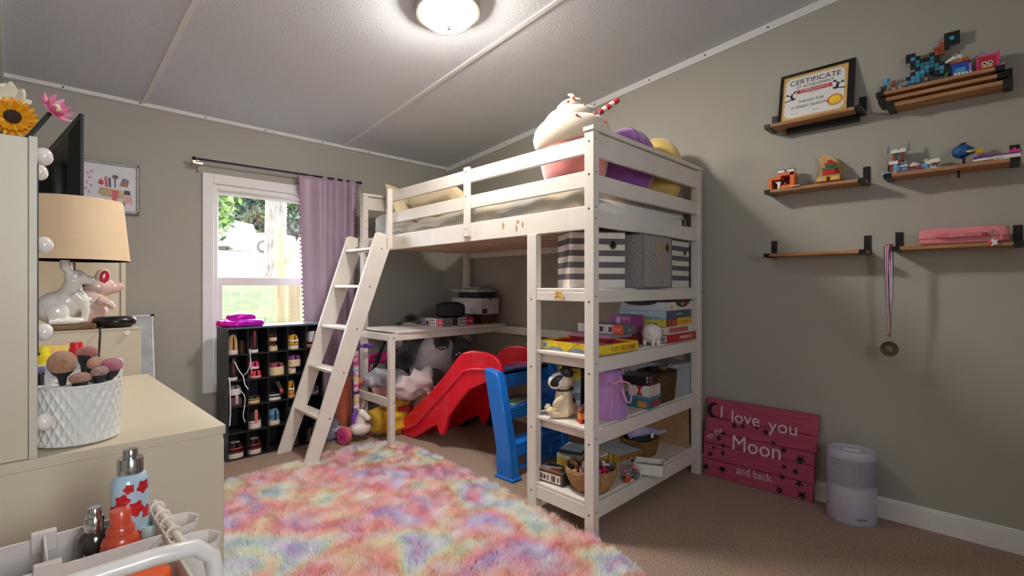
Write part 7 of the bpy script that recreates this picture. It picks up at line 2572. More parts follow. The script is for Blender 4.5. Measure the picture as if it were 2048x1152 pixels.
for z_ in (0.12, 0.38):
    m_ = MB()
    m_.b2(x0c, x1c, y0c, y1c, z_, z_ + 0.004)
    for (a_, b_2, e_, f_) in ((x0c, x1c, y0c, y0c + .004), (x0c, x1c, y1c - .004, y1c), (x0c, x0c + .004, y0c, y1c), (x1c - .004, x1c, y0c, y1c)):
        m_.b2(a_, b_2, e_, f_, z_, z_ + 0.07)
    m_.build('tray', CT, ct)
m_ = MB()
m_.tube([(0.164, 0.99, 0.752), (0.166, 0.80, 0.752)], 0.0055, 10)
for y_ in (0.965, 0.925, 0.89, 0.85):
    m_.tube([(0.164 + 0.009 * math.cos(a), y_, 0.752 + 0.009 * math.sin(a)) for a in [2 * PI * i / 12 for i in range(12)]], 0.0022, 6, closed=True)
m_.build('side_rail', mat((226, 214, 200), 0.4), ct)
CUPM = mat((232, 226, 220), 0.3, var=0.0, alpha=0.72)
for lab, x_, y_ in (('translucent white cup hanging on the far end of the cart rail', 0.186, 0.955), ('translucent white cup hanging nearer on the cart rail', 0.194, 0.862)):
    o = thing('hanging_cup', lab, 'cup', (x_, y_, 0.648))
    m_ = L(o)
    pr = [(0.024, 0), (0.032, 0.078), (0.033, 0.079), (0.0305, 0.078), (0.023, 0.003), (0, 0.003)]
    m_.lathe([(0, 0)] + pr, 8, sx=1.05, sy=0.95)
    m_.build('cup', CUPM, o, smooth=20)
    m_ = L(o)
    m_.tube([(-0.034, 0, 0.078), (-0.044, 0, 0.094), (-0.052, 0, 0.088), (-0.050, 0, 0.06)], 0.004, 8)
    m_.build('hook', CUPM, o)


def cyl_bottle(name, label, x, y, z, prof_, mats_, parts, sy=1.0, rz=0.0):
    o = thing(name, label, 'bottle', (x, y, z), rz)
    for nm_, pr, mm, s_y in parts:
        m_ = L(o)
        m_.lathe(pr, 40, sx=1.0, sy=s_y)
        m_.build(nm_, mm, o, smooth=45)
    return o


zb0 = zb_ + 0.0005
MIST = mat((176, 200, 214), 0.12, var=0.03, coat=0.8)
o = cyl_bottle('mist_bottle', 'tall pale blue mist bottle with red flowers and a chrome cap', 0.126, 0.942, zb0, None, None, [
    ('body', [(0, 0), (0.024, 0), (0.026, 0.004), (0.026, 0.150), (0.0255, 0.160), (0.021, 0.168), (0.0125, 0.172), (0, 0.172)], MIST, 0.8),
    ('collar', [(0.0165, 0.171), (0.0165, 0.192), (0.0155, 0.1935), (0, 0.1935)], CHROME, 1.0),
    ('spray_top', [(0.0095, 0.193), (0.0095, 0.205), (0.0085, 0.2065), (0, 0.2065)], CHROME, 1.0)], rz=R(35))
RF = mat((190, 24, 30), 0.35, coat=0.5)
for i, (ang, z_, r_) in enumerate(((-115, 0.135, 0.012), (-75, 0.120, 0.013), (-50, 0.15, 0.011), (-95, 0.152, 0.008), (-70, 0.075, 0.014), (-120, 0.09, 0.010), (-35, 0.11, 0.011), (-150, 0.12, 0.011), (-100, 0.045, 0.012))):
    a = R(ang) - R(35)
    m_ = L(o)
    vs, fs = [(0.0268 * math.cos(a), 0.0268 * 0.8 * math.sin(a), z_)], []
    n_ = 20
    for k in range(n_):
        t_ = 2 * PI * k / n_
        rr = r_ * (0.84 + 0.16 * math.cos(5 * t_ + i))
        aa = a + rr * math.cos(t_) / 0.0255
        vs.append((0.0266 * math.cos(aa), 0.0266 * 0.8 * math.sin(aa), z_ + rr * math.sin(t_)))
        fs.append((0, 1 + k, 1 + (k + 1) % n_))
    m_.add(vs, fs)
    m_.build('red_flower_print', RF, o, smooth=0)
o = cyl_bottle('mist_bottle', 'short dark mist bottle with sparkling print and chrome cap', 0.083, 0.930, zb0, None, None, [
    ('body', [(0, 0), (0.019, 0), (0.0205, 0.004), (0.0205, 0.085), (0.019, 0.095), (0.013, 0.102), (0, 0.102)], mat((40, 36, 32), 0.15, coat=0.8, c2=(70, 62, 54), vscale=40), 0.9),
    ('collar', [(0.0115, 0.101), (0.0115, 0.120), (0.0105, 0.1215), (0, 0.1215)], CHROME, 1.0),
    ('spray_top', [(0.0085, 0.121), (0.0085, 0.133), (0.0075, 0.1345), (0, 0.1345)], CHROME, 1.0)])
for i in range(16):
    a = R(-140 + 7 * i)
    m_ = L(o)
    m_.ell((0.0206 * math.cos(a), 0.0206 * 0.9 * math.sin(a), 0.045 + 0.035 * ((i * 7) % 5) / 5), (0.0018, 0.0012, 0.0028), nu=6, nv=4)
    m_.build('sparkle', mat((206, 196, 180), 0.3, metal=0.5), o)
OR = mat((206, 78, 52), 0.28, coat=0.5, var=0.04)
cyl_bottle('perfume_bottle', 'orange red bottle with stepped shoulders in the cart tray', 0.108, 0.892, zb0, None, None, [
    ('body', [(0, 0), (0.0225, 0), (0.0235, 0.004), (0.0235, 0.083), (0.022, 0.088), (0.0225, 0.091), (0.020, 0.098), (0.016, 0.102), (0, 0.102)], OR, 0.9),
    ('neck', [(0.0165, 0.101), (0.017, 0.110), (0.014, 0.114), (0, 0.114)], OR, 0.95),
    ('cap', [(0.0125, 0.113), (0.0125, 0.134), (0.0115, 0.1355), (0, 0.1355)], OR, 1.0)])
cyl_bottle('jar', 'jar with a bright orange lid in the front of the cart', 0.118, 0.775, zb0, None, None, [
    ('body', [(0, 0), (0.024, 0), (0.026, 0.004), (0.026, 0.05), (0, 0.05)], mat((226, 206, 190), 0.3), 1.0),
    ('orange_lid', [(0.027, 0.045), (0.0285, 0.048), (0.0285, 0.083), (0.027, 0.086), (0, 0.086)], mat((240, 96, 34), 0.4), 1.0)])
m_ = MB()
m_.ell((-0.012 + 0.03, 0.925, 0.695), (0.0, 0, 0), nu=6, nv=4) if False else None
m_.lathe([(0, 0), (0.03, 0), (0.034, 0.01), (0.034, 0.04), (0.028, 0.055), (0, 0.062)], 30, M=T(-0.01, 0.918, zb0))
tag(m_.build('round_tub', mat((80, 50, 150), 0.35, coat=0.3), None, smooth=50), 'round purple topped tub in the left tray compartment', 'tub')
m_ = MB()
m_.tube([(0.02, 0.80, zb0 + 0.012), (0.06, 0.84, zb0 + 0.075)], 0.010, 12)
tag(m_.build('pink_tube', mat((226, 150, 160), 0.35), None), 'pink tube leaning in the front tray compartment', 'tube')
m_ = MB()
m_.tube([(0.145, 0.91, zb0 + 0.02), (0.148, 0.93, zb0 + 0.085)], [0.010, 0.012], 12)
tag(m_.build('mint_tube', mat((176, 206, 196), 0.35), None), 'mint green tube beside the tall mist bottle', 'tube')
# ================================================================ UNDER THE BED
REDP = mat((236, 14, 44), 0.32, var=0.03, coat=0.3, sss=0.05)
BLUP = mat((26, 126, 226), 0.35, c2=(20, 112, 214), vscale=3, coat=0.25)
sl = thing('toy_slide', "child's red plastic slide with blue ladder under the loft bed", 'slide', (2.25, 2.6, 0))
YZ = lambda x: Matrix(((0, 0, 1, x), (1, 0, 0, 0), (0, 1, 0, 0), (0, 0, 0, 1)))
uppr = [(3.245, 0.012), (3.24, 0.055), (3.12, 0.150), (2.95, 0.275), (2.77, 0.412), (2.62, 0.545), (2.52, 0.645), (2.46, 0.682), (2.38, 0.70), (2.28, 0.702), (2.19, 0.690), (2.13, 0.655), (2.105, 0.61)]
lowr = [(2.105, 0.575), (2.40, 0.45), (2.50, 0.36), (2.62, 0.235), (2.655, 0.13), (2.68, 0.095), (2.72, 0.10), (2.75, 0.155), (2.85, 0.105), (2.95, 0.045), (3.02, 0.004), (3.20, 0.0)]
for xa, xb_ in ((2.045, 2.075), (2.425, 2.455)):
    m_ = MB(M=YZ(0))
    m_.prism(uppr + lowr, xa, xb_)
    m_.build('side_wall', REDP, sl, bevel=0.010, seg=3)
led = [(3.18, 0.03), (2.98, 0.115), (2.72, 0.335), (2.50, 0.520), (2.44, 0.565), (2.36, 0.585), (2.20, 0.600), (2.115, 0.605)]
m_ = MB()
for (ya, za), (yb, zb2) in zip(led, led[1:]):
    b_ = [(2.06, ya, za - 0.02), (2.44, ya, za - 0.02), (2.44, yb, zb2 - 0.02), (2.06, yb, zb2 - 0.02), (2.06, ya, za - 0.045), (2.44, ya, za - 0.045), (2.44, yb, zb2 - 0.045), (2.06, yb, zb2 - 0.045)]
    m_.add(b_, [(0, 1, 2, 3), (4, 7, 6, 5), (0, 4, 5, 1), (2, 6, 7, 3), (1, 5, 6, 2), (0, 3, 7, 4)])
m_.build('chute', REDP, sl, smooth=40)
for x_ in (2.040, 2.428):
    m_ = MB()
    m_.tube([(x_, a, b) for a, b in led], 0.008, 8)
    m_.build('ledge', mat((236, 40, 84), 0.3, coat=0.4), sl, smooth=60)  # flange in a pinker red, with the highlight along it put into the colour
m_ = MB()
for i in range(4):
    yy_ = 3.235 - 0.0
    m_.b2(2.10 + i * 0.085, 2.13 + i * 0.085, 3.02, 3.23, 0.0, 0.06 - 0.0)
m_.b2(2.06, 2.44, 3.20, 3.24, 0.0, 0.035)
m_.build('foot_block', REDP, sl, bevel=0.006)
for xa, xb_ in ((1.975, 2.040), (2.455, 2.515)):
    m_ = MB(M=YZ(0))
    m_.prism([(1.945, 0.0), (2.075, 0.0), (2.085, 0.12), (2.08, 0.16), (2.15, 0.45), (2.185, 0.62), (2.085, 0.605), (2.06, 0.58), (1.995, 0.30), (1.965, 0.16)], xa, xb_)
    lg_ = m_.build('ladder_leg', BLUP, sl, bevel=0.010, seg=3)
    m_ = MB(M=YZ(0))
    m_.prism([(1.935, 0.0), (2.085, 0.0), (2.085, 0.018), (1.935, 0.018)], xa - 0.006, xb_ + 0.006)
    m_.build('foot_rim', BLUP, lg_, bevel=0.005)
for z_, y_ in ((0.20, 1.985), (0.40, 2.03)):
    m_ = MB()
    m_.b2(2.035, 2.46, y_, y_ + 0.125, z_ - 0.03, z_)
    m_.b2(2.035, 2.46, y_, y_ + 0.02, z_ - 0.075, z_ - 0.03)
    m_.build('step', BLUP, sl, bevel=0.006)
m_ = MB()
m_.b2(2.035, 2.46, 2.10, 2.13, 0.50, 0.60)
m_.b2(2.035, 2.46, 2.10, 2.25, 0.575, 0.60)
m_.build('platform_panel', BLUP, sl, bevel=0.005)
m_ = MB()
for a, b in ((2.035, 2.075), (2.155, 2.185), (2.265, 2.295), (2.375, 2.46)):
    m_.b2(a, b, 1.99, 2.01, 0.05, 0.13)
m_.b2(2.035, 2.46, 1.99, 2.01, 0.035, 0.06)
m_.b2(2.035, 2.46, 1.99, 2.01, 0.115, 0.14)
m_.build('lower_lattice', BLUP, sl, bevel=0.004)
m_ = MB(M=YZ(0))
m_.prism([(2.06, 0.0), (2.20, 0.0), (2.24, 0.30), (2.22, 0.58), (2.18, 0.58), (2.12, 0.28)], 2.47, 2.50)
m_.build('rear_brace', BLUP, sl, bevel=0.006)
m_ = MB(M=T(2.16, 2.10, 0.402, rz=R(15)))
m_.b2(-0.09, 0.12, -0.05, 0.06, 0, 0.014)
o = m_.build('folded_game_board', mat((190, 190, 184), 0.5), None, bevel=0.001)
tag(o, 'folded grey and green game board lying on the upper blue step', 'game board')
m_ = MB(M=T(2.16, 2.10, 0.4165, rz=R(15)))
m_.b2(-0.088, 0.118, -0.048, 0.058, 0, 0.004)
m_.build('green_top', mat((60, 100, 76), 0.5), o)
# toy buggy
TR = thing('toy_buggy', 'black and red toy off-road buggy with big tyres behind the slide', 'toy car', (2.66, 3.02, 0), R(-40))
for x_, y_ in ((-0.11, -0.085), (0.11, -0.085), (-0.11, 0.085), (0.11, 0.085)):
    m_ = L(TR)
    m_.tube([(x_, y_ - 0.030, 0.056), (x_, y_ - 0.026, 0.056), (x_, y_ + 0.026, 0.056), (x_, y_ + 0.030, 0.056)], [0.040, 0.056, 0.056, 0.040], 26)
    for k in range(16):
        a = 2 * PI * k / 16
        m_.box((0, 0, 0), (0.012, 0.056, 0.010), M=T(x_ + 0.055 * math.cos(a), y_, 0.056 + 0.055 * math.sin(a), ry=-a + PI / 2))
    w_ = m_.build('wheel', mat((22, 22, 22), 0.8), TR)
    m_ = L(TR)
    s_ = -1 if y_ < 0 else 1
    m_.cyl((x_, y_ + s_ * 0.028, 0.056), (x_, y_ + s_ * 0.033, 0.056), 0.024, n=18)
    m_.build('hub', mat((50, 50, 54), 0.4), w_)
m_ = L(TR)
m_.prism([(-0.14, 0.06), (0.14, 0.07), (0.15, 0.10), (0.06, 0.12), (0.03, 0.14), (-0.06, 0.14), (-0.10, 0.11), (-0.15, 0.10)], -0.05, 0.05, M=Matrix.Rotation(R(90), 4, 'X'))
m_.build('body', mat((30, 26, 30), 0.4, c2=(180, 24, 40), vscale=11), TR, bevel=0.006)
m_ = L(TR)
for s_ in (-0.048, 0.048):
    m_.tube([(-0.08, s_, 0.11), (-0.05, s_ * 0.9, 0.175), (0.03, s_ * 0.9, 0.175), (0.08, s_, 0.11)], 0.005, 6)
for x_ in (-0.05, 0.03):
    m_.tube([(x_, -0.043, 0.175), (x_, 0.043, 0.175)], 0.005, 6)
m_.build('roll_cage', mat((36, 30, 34), 0.4), TR)
m_ = L(TR)
m_.b2(0.06, 0.15, -0.075, 0.075, 0.10, 0.112)
m_.b2(-0.15, -0.09, -0.06, 0.06, 0.12, 0.128)
m_.build('pink_fender', mat((206, 30, 80), 0.35, coat=0.3), TR, bevel=0.003)

# ---- panda
PBK, PWH = mat((20, 19, 22), 0.95, var=0.3, vscale=60, bump=1.0, bscale=160, sheen=0.5), mat((240, 234, 240), 0.95, var=0.05, vscale=20, bump=1.0, bscale=130, sheen=0.6)
pa_ = thing('plush_panda', 'huge black and white panda plush slumped under the desk', 'plush toy', (2.50, 3.38, 0.05))
m_ = MB(M=T(2.47, 3.36, 0.46, rx=R(10), ry=R(14)))
m_.sheet(lambda u, v: (lambda th, ph: (0.20 * math.cos(ph) * math.cos(th), 0.15 * math.cos(ph) * math.sin(th), 0.26 * math.sin(ph)))(2 * PI * u, -PI / 2 + PI * v), 40, 26)
m_.build('body', PWH, pa_, smooth=180)
m_ = MB()
m_.ell((2.33, 3.52, 0.68), (0.15, 0.13, 0.125), nu=32, nv=20)
hd_ = m_.build('head', PWH, pa_, smooth=180)
for q, r_ in (((2.42, 3.60, 0.835), (0.055, 0.04, 0.035)), ((2.23, 3.50, 0.785), (0.035, 0.035, 0.03))):
    m_ = MB()
    m_.ell(q, r_, nu=20, nv=12)
    m_.build('ear', PBK, hd_, smooth=180)
m_ = MB()
m_.ell((2.245, 3.415, 0.66), (0.035, 0.02, 0.03), nu=18, nv=12)
m_.build('eye_patch', PBK, hd_, smooth=180)


def limb(nm_, pts, rs, parent=pa_, mm=PBK):
    k = MB()
    P = [Vector(p) for p in pts]
    out, ro = [], []
    for i in range(len(P) - 1):
        p0, p1, p2, p3 = P[max(i - 1, 0)], P[i], P[i + 1], P[min(i + 2, len(P) - 1)]
        for t_ in [j / 6 for j in range(6)]:
            out.append(0.5 * ((2 * p1) + (p2 - p0) * t_ + (2 * p0 - 5 * p1 + 4 * p2 - p3) * t_ ** 2 + (3 * p1 - 3 * p2 + p3 - p0) * t_ ** 3))
            ro.append(rs[i] + (rs[i + 1] - rs[i]) * t_)
    out.append(P[-1])
    ro.append(rs[-1])
    d0 = (out[0] - out[1]).normalized()
    d1_ = (out[-1] - out[-2]).normalized()
    out = [out[0] + d0 * ro[0] * 0.85, out[0] + d0 * ro[0] * 0.5] + out + [out[-1] + d1_ * ro[-1] * 0.5, out[-1] + d1_ * ro[-1] * 0.85]
    ro = [ro[0] * 0.35, ro[0] * 0.85] + ro + [ro[-1] * 0.85, ro[-1] * 0.35]
    k.tube(out, ro, 20)
    return k.build(nm_, mm, parent, smooth=180)


l1 = limb('arm', [(2.42, 3.42, 0.70), (2.30, 3.40, 0.64), (2.18, 3.34, 0.535)], [0.06, 0.06, 0.085])
l2 = limb('arm', [(2.50, 3.34, 0.74), (2.47, 3.26, 0.70), (2.44, 3.20, 0.655)], [0.065, 0.065, 0.065])
l3 = limb('leg', [(2.66, 3.36, 0.60), (2.68, 3.24, 0.57), (2.60, 3.14, 0.53)], [0.08, 0.095, 0.085])
l4 = limb('leg', [(2.44, 3.30, 0.30), (2.36, 3.20, 0.36), (2.24, 3.08, 0.335)], [0.09, 0.095, 0.075])
PAD = mat((222, 206, 214), 0.9, sheen=0.4)


def pads(limb_o, c_, r_, arr):
    """paw pads on the side of a paw that faces the room's left front"""
    dv = Vector((-0.64, -0.77, 0.02)).normalized()
    rt = Vector((0.77, -0.64, 0)).normalized()
    for a, b, s_ in arr:
        p = Vector(c_) + rt * a + Vector((0, 0, b))
        d2 = max(0.0, r_ * r_ - a * a - b * b) ** 0.5
        p = p + dv * d2 * 0.98
        k = MB(M=Matrix.Translation(p))
        k.ell((0, 0, 0), (s_, s_, s_ * 0.9), nu=12, nv=8)
        k.build('paw_pad', PAD, limb_o)


pads(l3, (2.59, 3.13, 0.52), 0.090, [(-0.045, 0.035, 0.010), (-0.02, 0.05, 0.010), (0.035, 0.02, 0.012), (0.01, -0.01, 0.016), (0.05, -0.01, 0.010), (-0.03, -0.005, 0.014)])
pads(l4, (2.23, 3.07, 0.325), 0.080, [(-0.04, 0.03, 0.009), (0.0, 0.045, 0.009), (0.035, 0.025, 0.010), (-0.005, -0.015, 0.015), (0.03, -0.02, 0.012)])
pads(l2, (2.44, 3.20, 0.645), 0.068, [(-0.03, -0.03, 0.008), (-0.005, -0.028, 0.009), (0.022, -0.026, 0.010)])


def cloth_heap(name, label, x, y, z, w, d, h, col, col2, seed, amp=0.03, fq=7, cat='cloth', e=0.8, mm=None, parent=None):
    k = MB(M=T(x, y, z))
    k.sheet(crump(w, d, h, amp, fq, seed, e), 90, 44)
    o = k.build(name, mm or mat(col, 0.85, c2=col2, vscale=5, sheen=0.3, bump=0.2, bscale=120), parent, smooth=180)
    if label:
        tag(o, label, cat)
    return o


cloth_heap('yellow_blanket', 'mustard yellow fleece blanket heaped on the carpet under the desk', 2.00, 3.28, 0.0, 0.34, 0.26, 0.20, (206, 160, 30), (226, 184, 44), 2, 0.03, 6)
cloth_heap('red_cloth', 'red cloth lying on the yellow blanket beside the slide', 2.085, 3.22, 0.15, 0.16, 0.14, 0.06, (190, 30, 36), (160, 20, 30), 5, 0.018, 12)
cloth_heap('yellow_towel', 'lighter yellow towel lying over the red cloth', 2.03, 3.24, 0.205, 0.24, 0.18, 0.07, (214, 170, 44), (196, 146, 30), 11, 0.02, 11)
tr2 = thing('storage_tub', 'pink plastic tub holding a heap of grey cloth at the desk end', 'tub', (1.99, 3.27, 0.27))
m_ = MB(M=T(1.995, 3.27, 0.275))
m_.lathe([(0, 0), (0.10, 0), (0.13, 0.09), (0.135, 0.092), (0.127, 0.09), (0.098, 0.004), (0, 0.004)], 4, sx=1.15, sy=0.9)
m_.build('tub', mat((206, 166, 170), 0.5), tr2, smooth=20)
cloth_heap('grey_cloth', 'pale grey crumpled cloth spilling over the tub behind the desk leg', 2.00, 3.29, 0.355, 0.32, 0.22, 0.11, (186, 184, 196), (160, 160, 176), 21, 0.035, 8)
cloth_heap('white_sheet', 'crumpled pale pink white sheet heaped in front of the panda', 2.12, 3.12, 0.27, 0.27, 0.16, 0.19, (222, 208, 210), (196, 176, 180), 33, 0.05, 7)
pbg = cloth_heap('paper_bag', 'crumpled brown paper bag between the sheet and the slide', 2.20, 3.10, 0.10, 0.15, 0.16, 0.20, (140, 100, 74), (110, 76, 54), 41, 0.03, 10, 'bag')
# doll stroller
ds = thing('doll_stroller', 'folded magenta doll stroller with black straps behind the desk end', 'doll stroller', (2.02, 3.47, 0.2))
MG = mat((222, 20, 130), 0.4, var=0.04)
m_ = MB()
m_.tube([(1.945, 3.50, 0.30), (1.95, 3.50, 0.50), (1.965, 3.50, 0.555), (2.02, 3.47, 0.575), (2.10, 3.43, 0.585), (2.14, 3.41, 0.57)], 0.014, 10)
m_.build('frame_tube', MG, ds, smooth=60)
m_ = MB()
m_.sheet(lambda u, v: (1.955 + 0.20 * u, 3.495 - 0.10 * u, 0.50 + 0.08 * v + 0.01 * u), 8, 4)
m_.build('seat_band', MG, ds, solid=0.006)
m_ = MB()
m_.tube([(1.96, 3.48, 0.36), (2.02, 3.455, 0.40), (2.06, 3.44, 0.37)], [0.02, 0.03, 0.02], 10)
m_.build('lower_cushion', MG, ds, smooth=60)
m_ = MB()
m_.tube([(1.93, 3.46, 0.36), (2.0, 3.44, 0.55), (2.06, 3.42, 0.70)], [0.010, 0.016, 0.010], 8)
m_.build('folded_strap', mat((38, 36, 40), 0.7), ds)
m_ = MB()
m_.tube([(2.06, 3.42, 0.70), (2.075, 3.41, 0.58), (2.05, 3.41, 0.42)], 0.005, 6)
m_.build('thin_strap', mat((30, 28, 32), 0.7), ds)

# ---- orange plush roll and paw
ORP = mat((226, 116, 76), 0.95, c2=(206, 96, 60), vscale=9, bump=0.8, bscale=200, sheen=0.6)
op_ = thing('plush_roll', 'long orange plush cushion standing upright behind the ladder', 'plush toy', (1.735, 3.50, 0.0))
limb('body', [(1.765, 3.55, 0.075), (1.766, 3.55, 0.25), (1.770, 3.55, 0.40)], [0.062, 0.068, 0.055], op_, ORP)
m_ = MB()
m_.tube([(1.770, 3.55, 0.43), (1.785, 3.55, 0.475), (1.81, 3.54, 0.47)], [0.05, 0.035, 0.012], 12)
m_.build('pink_top', mat((226, 150, 160), 0.9), op_, smooth=180)
op2 = thing('plush_paw', 'orange plush limb poking out right of the white post', 'plush toy', (1.96, 3.33, 0.36))
limb('body', [(1.86, 3.46, 0.38), (1.91, 3.36, 0.375), (1.955, 3.30, 0.37)], [0.03, 0.034, 0.034], op2, ORP)
op3 = thing('plush_paw', 'dark coral plush foot low beside the yellow blanket', 'plush toy', (1.90, 3.46, 0.0))
limb('body', [(1.93, 3.53, 0.25), (1.925, 3.53, 0.14), (1.92, 3.53, 0.06)], [0.035, 0.04, 0.045], op3, mat((196, 96, 84), 0.95, sheen=0.4))
cloth_heap('lilac_cloth', 'lilac and grey cloth bundle behind the ladder foot', 1.60, 3.48, 0.0, 0.16, 0.16, 0.16, (150, 140, 176), (120, 116, 140), 51, 0.03, 9)

# ---- unicorn-head scooter
scx = thing('toy_scooter', 'three-wheeled kids scooter with a white horned horse head and pink wheels', 'scooter', (1.75, 3.28, 0))
PKW, PUR = mat((214, 40, 150), 0.35, coat=0.3, c2=(226, 90, 160), vscale=25), mat((120, 70, 170), 0.6, var=0.1)
for q in ((1.632, 3.262), (1.872, 3.322)):
    Mw = T(q[0], q[1], 0.061, rz=R(14))
    m_ = MB(M=Mw)
    m_.tube([(-0.020, 0, 0), (-0.016, 0, 0), (0.016, 0, 0), (0.020, 0, 0)], [0.045, 0.060, 0.060, 0.045], 32)
    w_ = m_.build('wheel', mat((206, 90, 110), 0.5, c2=(222, 110, 120), vscale=20), scx, smooth=40)
    m_ = MB(M=Mw)
    m_.cyl((-0.024, 0, 0), (0.024, 0, 0), 0.046, n=32)
    m_.build('hub', PKW, w_)
    m_ = MB(M=Mw)
    m_.cyl((-0.030, 0, 0), (0.030, 0, 0), 0.006, n=12)
    m_.build('axle_nut', CHROME, w_)
m_ = MB(M=T(1.690, 3.36, 0.075, rz=R(20)))
m_.soft((-0.02, 0.04, 0), (0.10, 0.26, 0.022), 0.4, nu=30, nv=8)
m_.build('deck', mat((206, 204, 226), 0.4), scx, smooth=50)
m_ = MB()
m_.tube([(1.655, 3.268, 0.061), (1.85, 3.316, 0.061)], 0.010, 10)
m_.build('front_axle', mat((206, 200, 214), 0.4), scx)
m_ = MB()
m_.sheet(crump(0.15, 0.10, 0.085, 0.0, 1, 0, 0.8), 30, 14, M=T(1.752, 3.255, 0.045))
m_.build('horse_chest', mat((232, 222, 216), 0.3, coat=0.4), scx, smooth=180)
HW = mat((238, 232, 230), 0.25, coat=0.5, var=0.01)
m_ = MB()
m_.tube([(1.757, 3.265, 0.07), (1.756, 3.262, 0.12), (1.755, 3.256, 0.165), (1.757, 3.248, 0.195)], [0.050, 0.040, 0.032, 0.028], 22)
m_.ell((1.758, 3.244, 0.198), (0.030, 0.032, 0.032), nu=24, nv=16)
m_.tube([(1.762, 3.236, 0.195), (1.776, 3.216, 0.178), (1.788, 3.200, 0.160), (1.792, 3.195, 0.154)], [0.026, 0.021, 0.018, 0.010], 18)
fused(m_, 'horse_head', HW, scx, 0.003, 4)
for q in ((1.735, 3.252, 0.225), (1.776, 3.262, 0.225)):
    m_ = MB()
    m_.tube([q, (q[0] - 0.003, q[1], q[2] + 0.028)], [0.010, 0.002], 10)
    m_.build('ear', mat((232, 190, 200), 0.4), scx)
m_ = MB()
m_.tube([(1.768, 3.240, 0.222), (1.778, 3.232, 0.262)], [0.009, 0.002], 12)
m_.build('horn', mat((110, 90, 130), 0.3, metal=0.6), scx)
m_ = MB()
m_.ell((1.738, 3.228, 0.195), (0.005, 0.004, 0.010), nu=12, nv=8)
m_.build('eye', mat((60, 80, 96), 0.3), scx)
m_ = MB()
m_.tube([(1.730, 3.278, 0.225), (1.722, 3.285, 0.18), (1.715, 3.285, 0.12)], [0.012, 0.022, 0.016], 12)
m_.build('mane', PUR, scx, smooth=80)
SC = []
cols = [(236, 236, 240), (214, 60, 140), (226, 206, 80), (140, 190, 220), (60, 54, 70), (226, 120, 150)]
colm = mat((230, 230, 236), 0.35, c2=(206, 70, 150), vscale=24, coat=0.3)
m_ = MB()
m_.tube([(1.748, 3.300, 0.14), (1.750, 3.318, 0.64)], 0.020, 16)
stm = m_.build('steering_column', colm, scx, smooth=60)
for i, (z_, col_) in enumerate(((0.24, 0), (0.29, 2), (0.34, 4), (0.39, 1), (0.44, 2), (0.50, 3), (0.55, 1), (0.60, 5))):
    m_ = MB()
    yy_ = 3.300 + 0.018 * (z_ - 0.14) / 0.5
    m_.cyl((1.7483, yy_, z_ - 0.010), (1.7483, yy_, z_ + 0.010), 0.0212, n=20)
    m_.build('colour_band', mat(cols[col_], 0.4), stm)
m_ = MB()
m_.tube([(1.62, 3.30, 0.648), (1.70, 3.315, 0.665), (1.75, 3.32, 0.668), (1.80, 3.325, 0.668), (1.875, 3.335, 0.665)], 0.010, 12)
m_.build('handlebar', mat((130, 70, 160), 0.5), scx, smooth=60)
for a, b in (((1.600, 3.296, 0.642), (1.675, 3.311, 0.66)), ((1.82, 3.328, 0.668), (1.895, 3.338, 0.664))):
    m_ = MB()
    m_.tube([a, b], 0.0165, 14)
    m_.build('grip', PUR, scx)
m_ = MB()
m_.ell((1.905, 3.34, 0.664), (0.016, 0.016, 0.016), nu=14, nv=10)
m_.build('grip_knob', mat((130, 124, 118), 0.5), scx)

# ================================================================ SHAG RUG
rug_poly = [(0.37, 2.96), (0.50, 3.02), (1.62, 3.09), (1.76, 3.06), (1.86, 2.95), (1.90, 2.72), (1.86, 2.2), (1.82, 1.75), (1.775, 1.42), (1.72, 1.10), (1.68, 0.96), (1.60, 0.90), (1.30, 0.86), (0.42, 0.84), (0.36, 0.90)]
rug = thing('shag_rug', 'fluffy shag rug in pastel rainbow colours on the tan carpet', 'rug', (1.1, 1.95, 0))
m_ = MB()
m_.prism([(1.1 + (a - 1.1) * 0.985, 1.95 + (b - 1.95) * 0.99) for a, b in rug_poly[::-1]], 0.001, 0.012)


